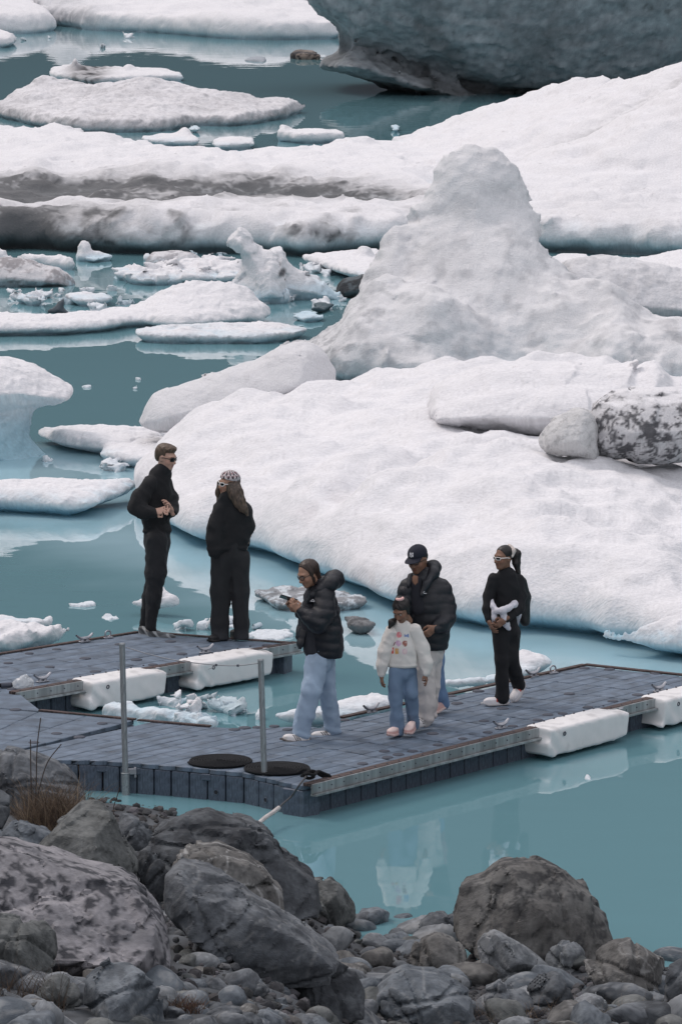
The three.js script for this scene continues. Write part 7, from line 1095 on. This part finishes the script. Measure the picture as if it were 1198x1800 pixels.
// dry bush, tufts and the thin bare twigs
const strawMat = new THREE.MeshStandardMaterial({ vertexColors: true, roughness: 0.9, side: THREE.DoubleSide });
function blades(n, seed, root, len, cols, opt = {}) {
  const R = rng(seed), pos = [], col = [], idx = [];
  for (let i = 0; i < n; i++) {
    const o = root(R), L = len * (0.5 + 0.7 * R()), a = R() * 6.28, lean = (opt.lean ?? 0.5) * (0.3 + R()), w = (opt.w ?? 0.004) * (0.6 + 0.8 * R()), c = cols[(R() * cols.length) | 0], v = 0.7 + 0.6 * R(), segs = 5; let p = V(o.x, o.y, o.z), d = V(Math.cos(a) * lean * 0.4, 1, Math.sin(a) * lean * 0.4).normalize();
    const side = V(-Math.sin(a + R()), 0, Math.cos(a + R())), b0 = pos.length / 3;
    for (let s = 0; s <= segs; s++) { const k = w * (1 - s / (segs + 0.3)); const q = side.clone().multiplyScalar(k), r = d.clone().cross(side).multiplyScalar(k); pos.push(p.x + q.x, p.y + q.y, p.z + q.z, p.x - q.x + r.x, p.y - q.y + r.y, p.z - q.z + r.z, p.x - r.x, p.y - r.y, p.z - r.z); for (let j = 0; j < 3; j++) col.push(c[0] * v, c[1] * v, c[2] * v); p = p.clone().addScaledVector(d, L / segs); d.add(V(Math.cos(a) * lean * 0.22 + (R() - 0.5) * (opt.kink ?? 0.25), -0.09 * (opt.droop ?? 1) * s, Math.sin(a) * lean * 0.22 + (R() - 0.5) * (opt.kink ?? 0.25))).normalize(); }
    for (let s = 0; s < segs; s++) for (let j = 0; j < 3; j++) { const a0 = b0 + s * 3 + j, a1 = b0 + s * 3 + (j + 1) % 3; idx.push(a0, a1, a1 + 3, a0, a1 + 3, a0 + 3); }
  }
  const g = new THREE.BufferGeometry(); g.setAttribute('position', new THREE.Float32BufferAttribute(pos, 3)); g.setAttribute('color', new THREE.Float32BufferAttribute(col, 3)); g.setIndex(idx); g.computeVertexNormals(); return g;
}
{
  const c = onBank(95, 1470), z = c.z, base = Q(95, 1462, z + 0.1), g = thing('dry_bush', 'dry brown bush of thin stems at the left edge, beside the pointed boulder', 'bush', V(base.x, base.y - 0.1, base.z));
  const straw = [[0.24, 0.175, 0.12], [0.17, 0.125, 0.09], [0.32, 0.25, 0.18], [0.1, 0.08, 0.065]];
  tag(mk('stems', blades(1300, 5, (R) => V((R() - 0.5) * 0.5, (R() - 0.2) * 0.2, (R() - 0.3) * 0.4), 0.46, straw, { lean: 0.9, w: 0.0028, kink: 0.5, droop: 0.8 }), strawMat, g), null, null, null, 'stuff');
  tag(mk('twigs', blades(160, 6, (R) => V((R() - 0.5) * 0.4, 0, (R() - 0.5) * 0.35), 0.62, [[0.06, 0.045, 0.035], [0.11, 0.075, 0.05]], { lean: 0.6, w: 0.003, kink: 0.6, droop: 0.1 }), strawMat, g), null, null, null, 'stuff');
  const stalk = (l) => { const p = l.map(([x, y]) => Q(x, y, z + 0.1).sub(g.position)); return new THREE.TubeGeometry(new THREE.CatmullRomCurve3(p), 24, 0.0045, 5); };
  const tm = flatMat(0.06, 0.048, 0.042, 0.9);
  mk('stalk', stalk([[62, 1450], [64, 1380], [66, 1310], [72, 1262]]), tm, g); mk('stalk', stalk([[58, 1440], [55, 1370], [54, 1300]]), tm, g); mk('stalk', stalk([[66, 1400], [84, 1340], [108, 1308]]), tm, g);
  const s2 = thing('bare_twig', 'single thin bare twig rising beside the pointed boulder, before the water', 'twig', Q(200, 1440, z + 0.3)); const p2 = [[201, 1442], [200, 1420], [206, 1400], [211, 1384]].map(([x, y]) => Q(x, y, z + 0.3).sub(s2.position)); mk('stem', new THREE.TubeGeometry(new THREE.CatmullRomCurve3(p2), 16, 0.004, 5), tm, s2);
}
{
  const c = onBank(325, 1788), g = mk('grass_tuft', blades(240, 9, (R) => V((R() - 0.5) * 0.2, 0, (R() - 0.5) * 0.16), 0.14, [[0.12, 0.06, 0.045], [0.08, 0.05, 0.04], [0.14, 0.1, 0.07]], { lean: 0.9, w: 0.003, kink: 0.5 }), strawMat); g.position.copy(c); tag(g, 'reddish-brown withered tuft at the bottom, among the cobbles', 'grass', null, 'stuff');
  const c2 = onBank(1030, 1797), g2 = mk('dry_grass', blades(700, 10, (R) => { const x = (R() - 0.5) * 1.7; return V(x, 0, (R() - 0.3) * 0.5); }, 0.22, [[0.26, 0.18, 0.115], [0.16, 0.12, 0.08], [0.34, 0.25, 0.17]], { lean: 0.8, w: 0.0016, kink: 0.4, droop: 0.7 }), strawMat); g2.position.copy(c2); g2.position.y -= 0.04; tag(g2, 'thin dry grass blades along the bottom right corner', 'grass', null, 'stuff');
  const c3 = onBank(30, 1770), g3 = mk('dry_grass', blades(300, 11, (R) => V((R() - 0.5) * 0.6, 0, (R() - 0.3) * 0.5), 0.3, [[0.1, 0.07, 0.05], [0.07, 0.055, 0.045]], { lean: 0.8, w: 0.002, kink: 0.5, droop: 0.7 }), strawMat); g3.position.copy(c3); tag(g3, 'dark withered grass at the bottom left corner', 'grass', null, 'stuff');
}
renderer.render(scene, camera);
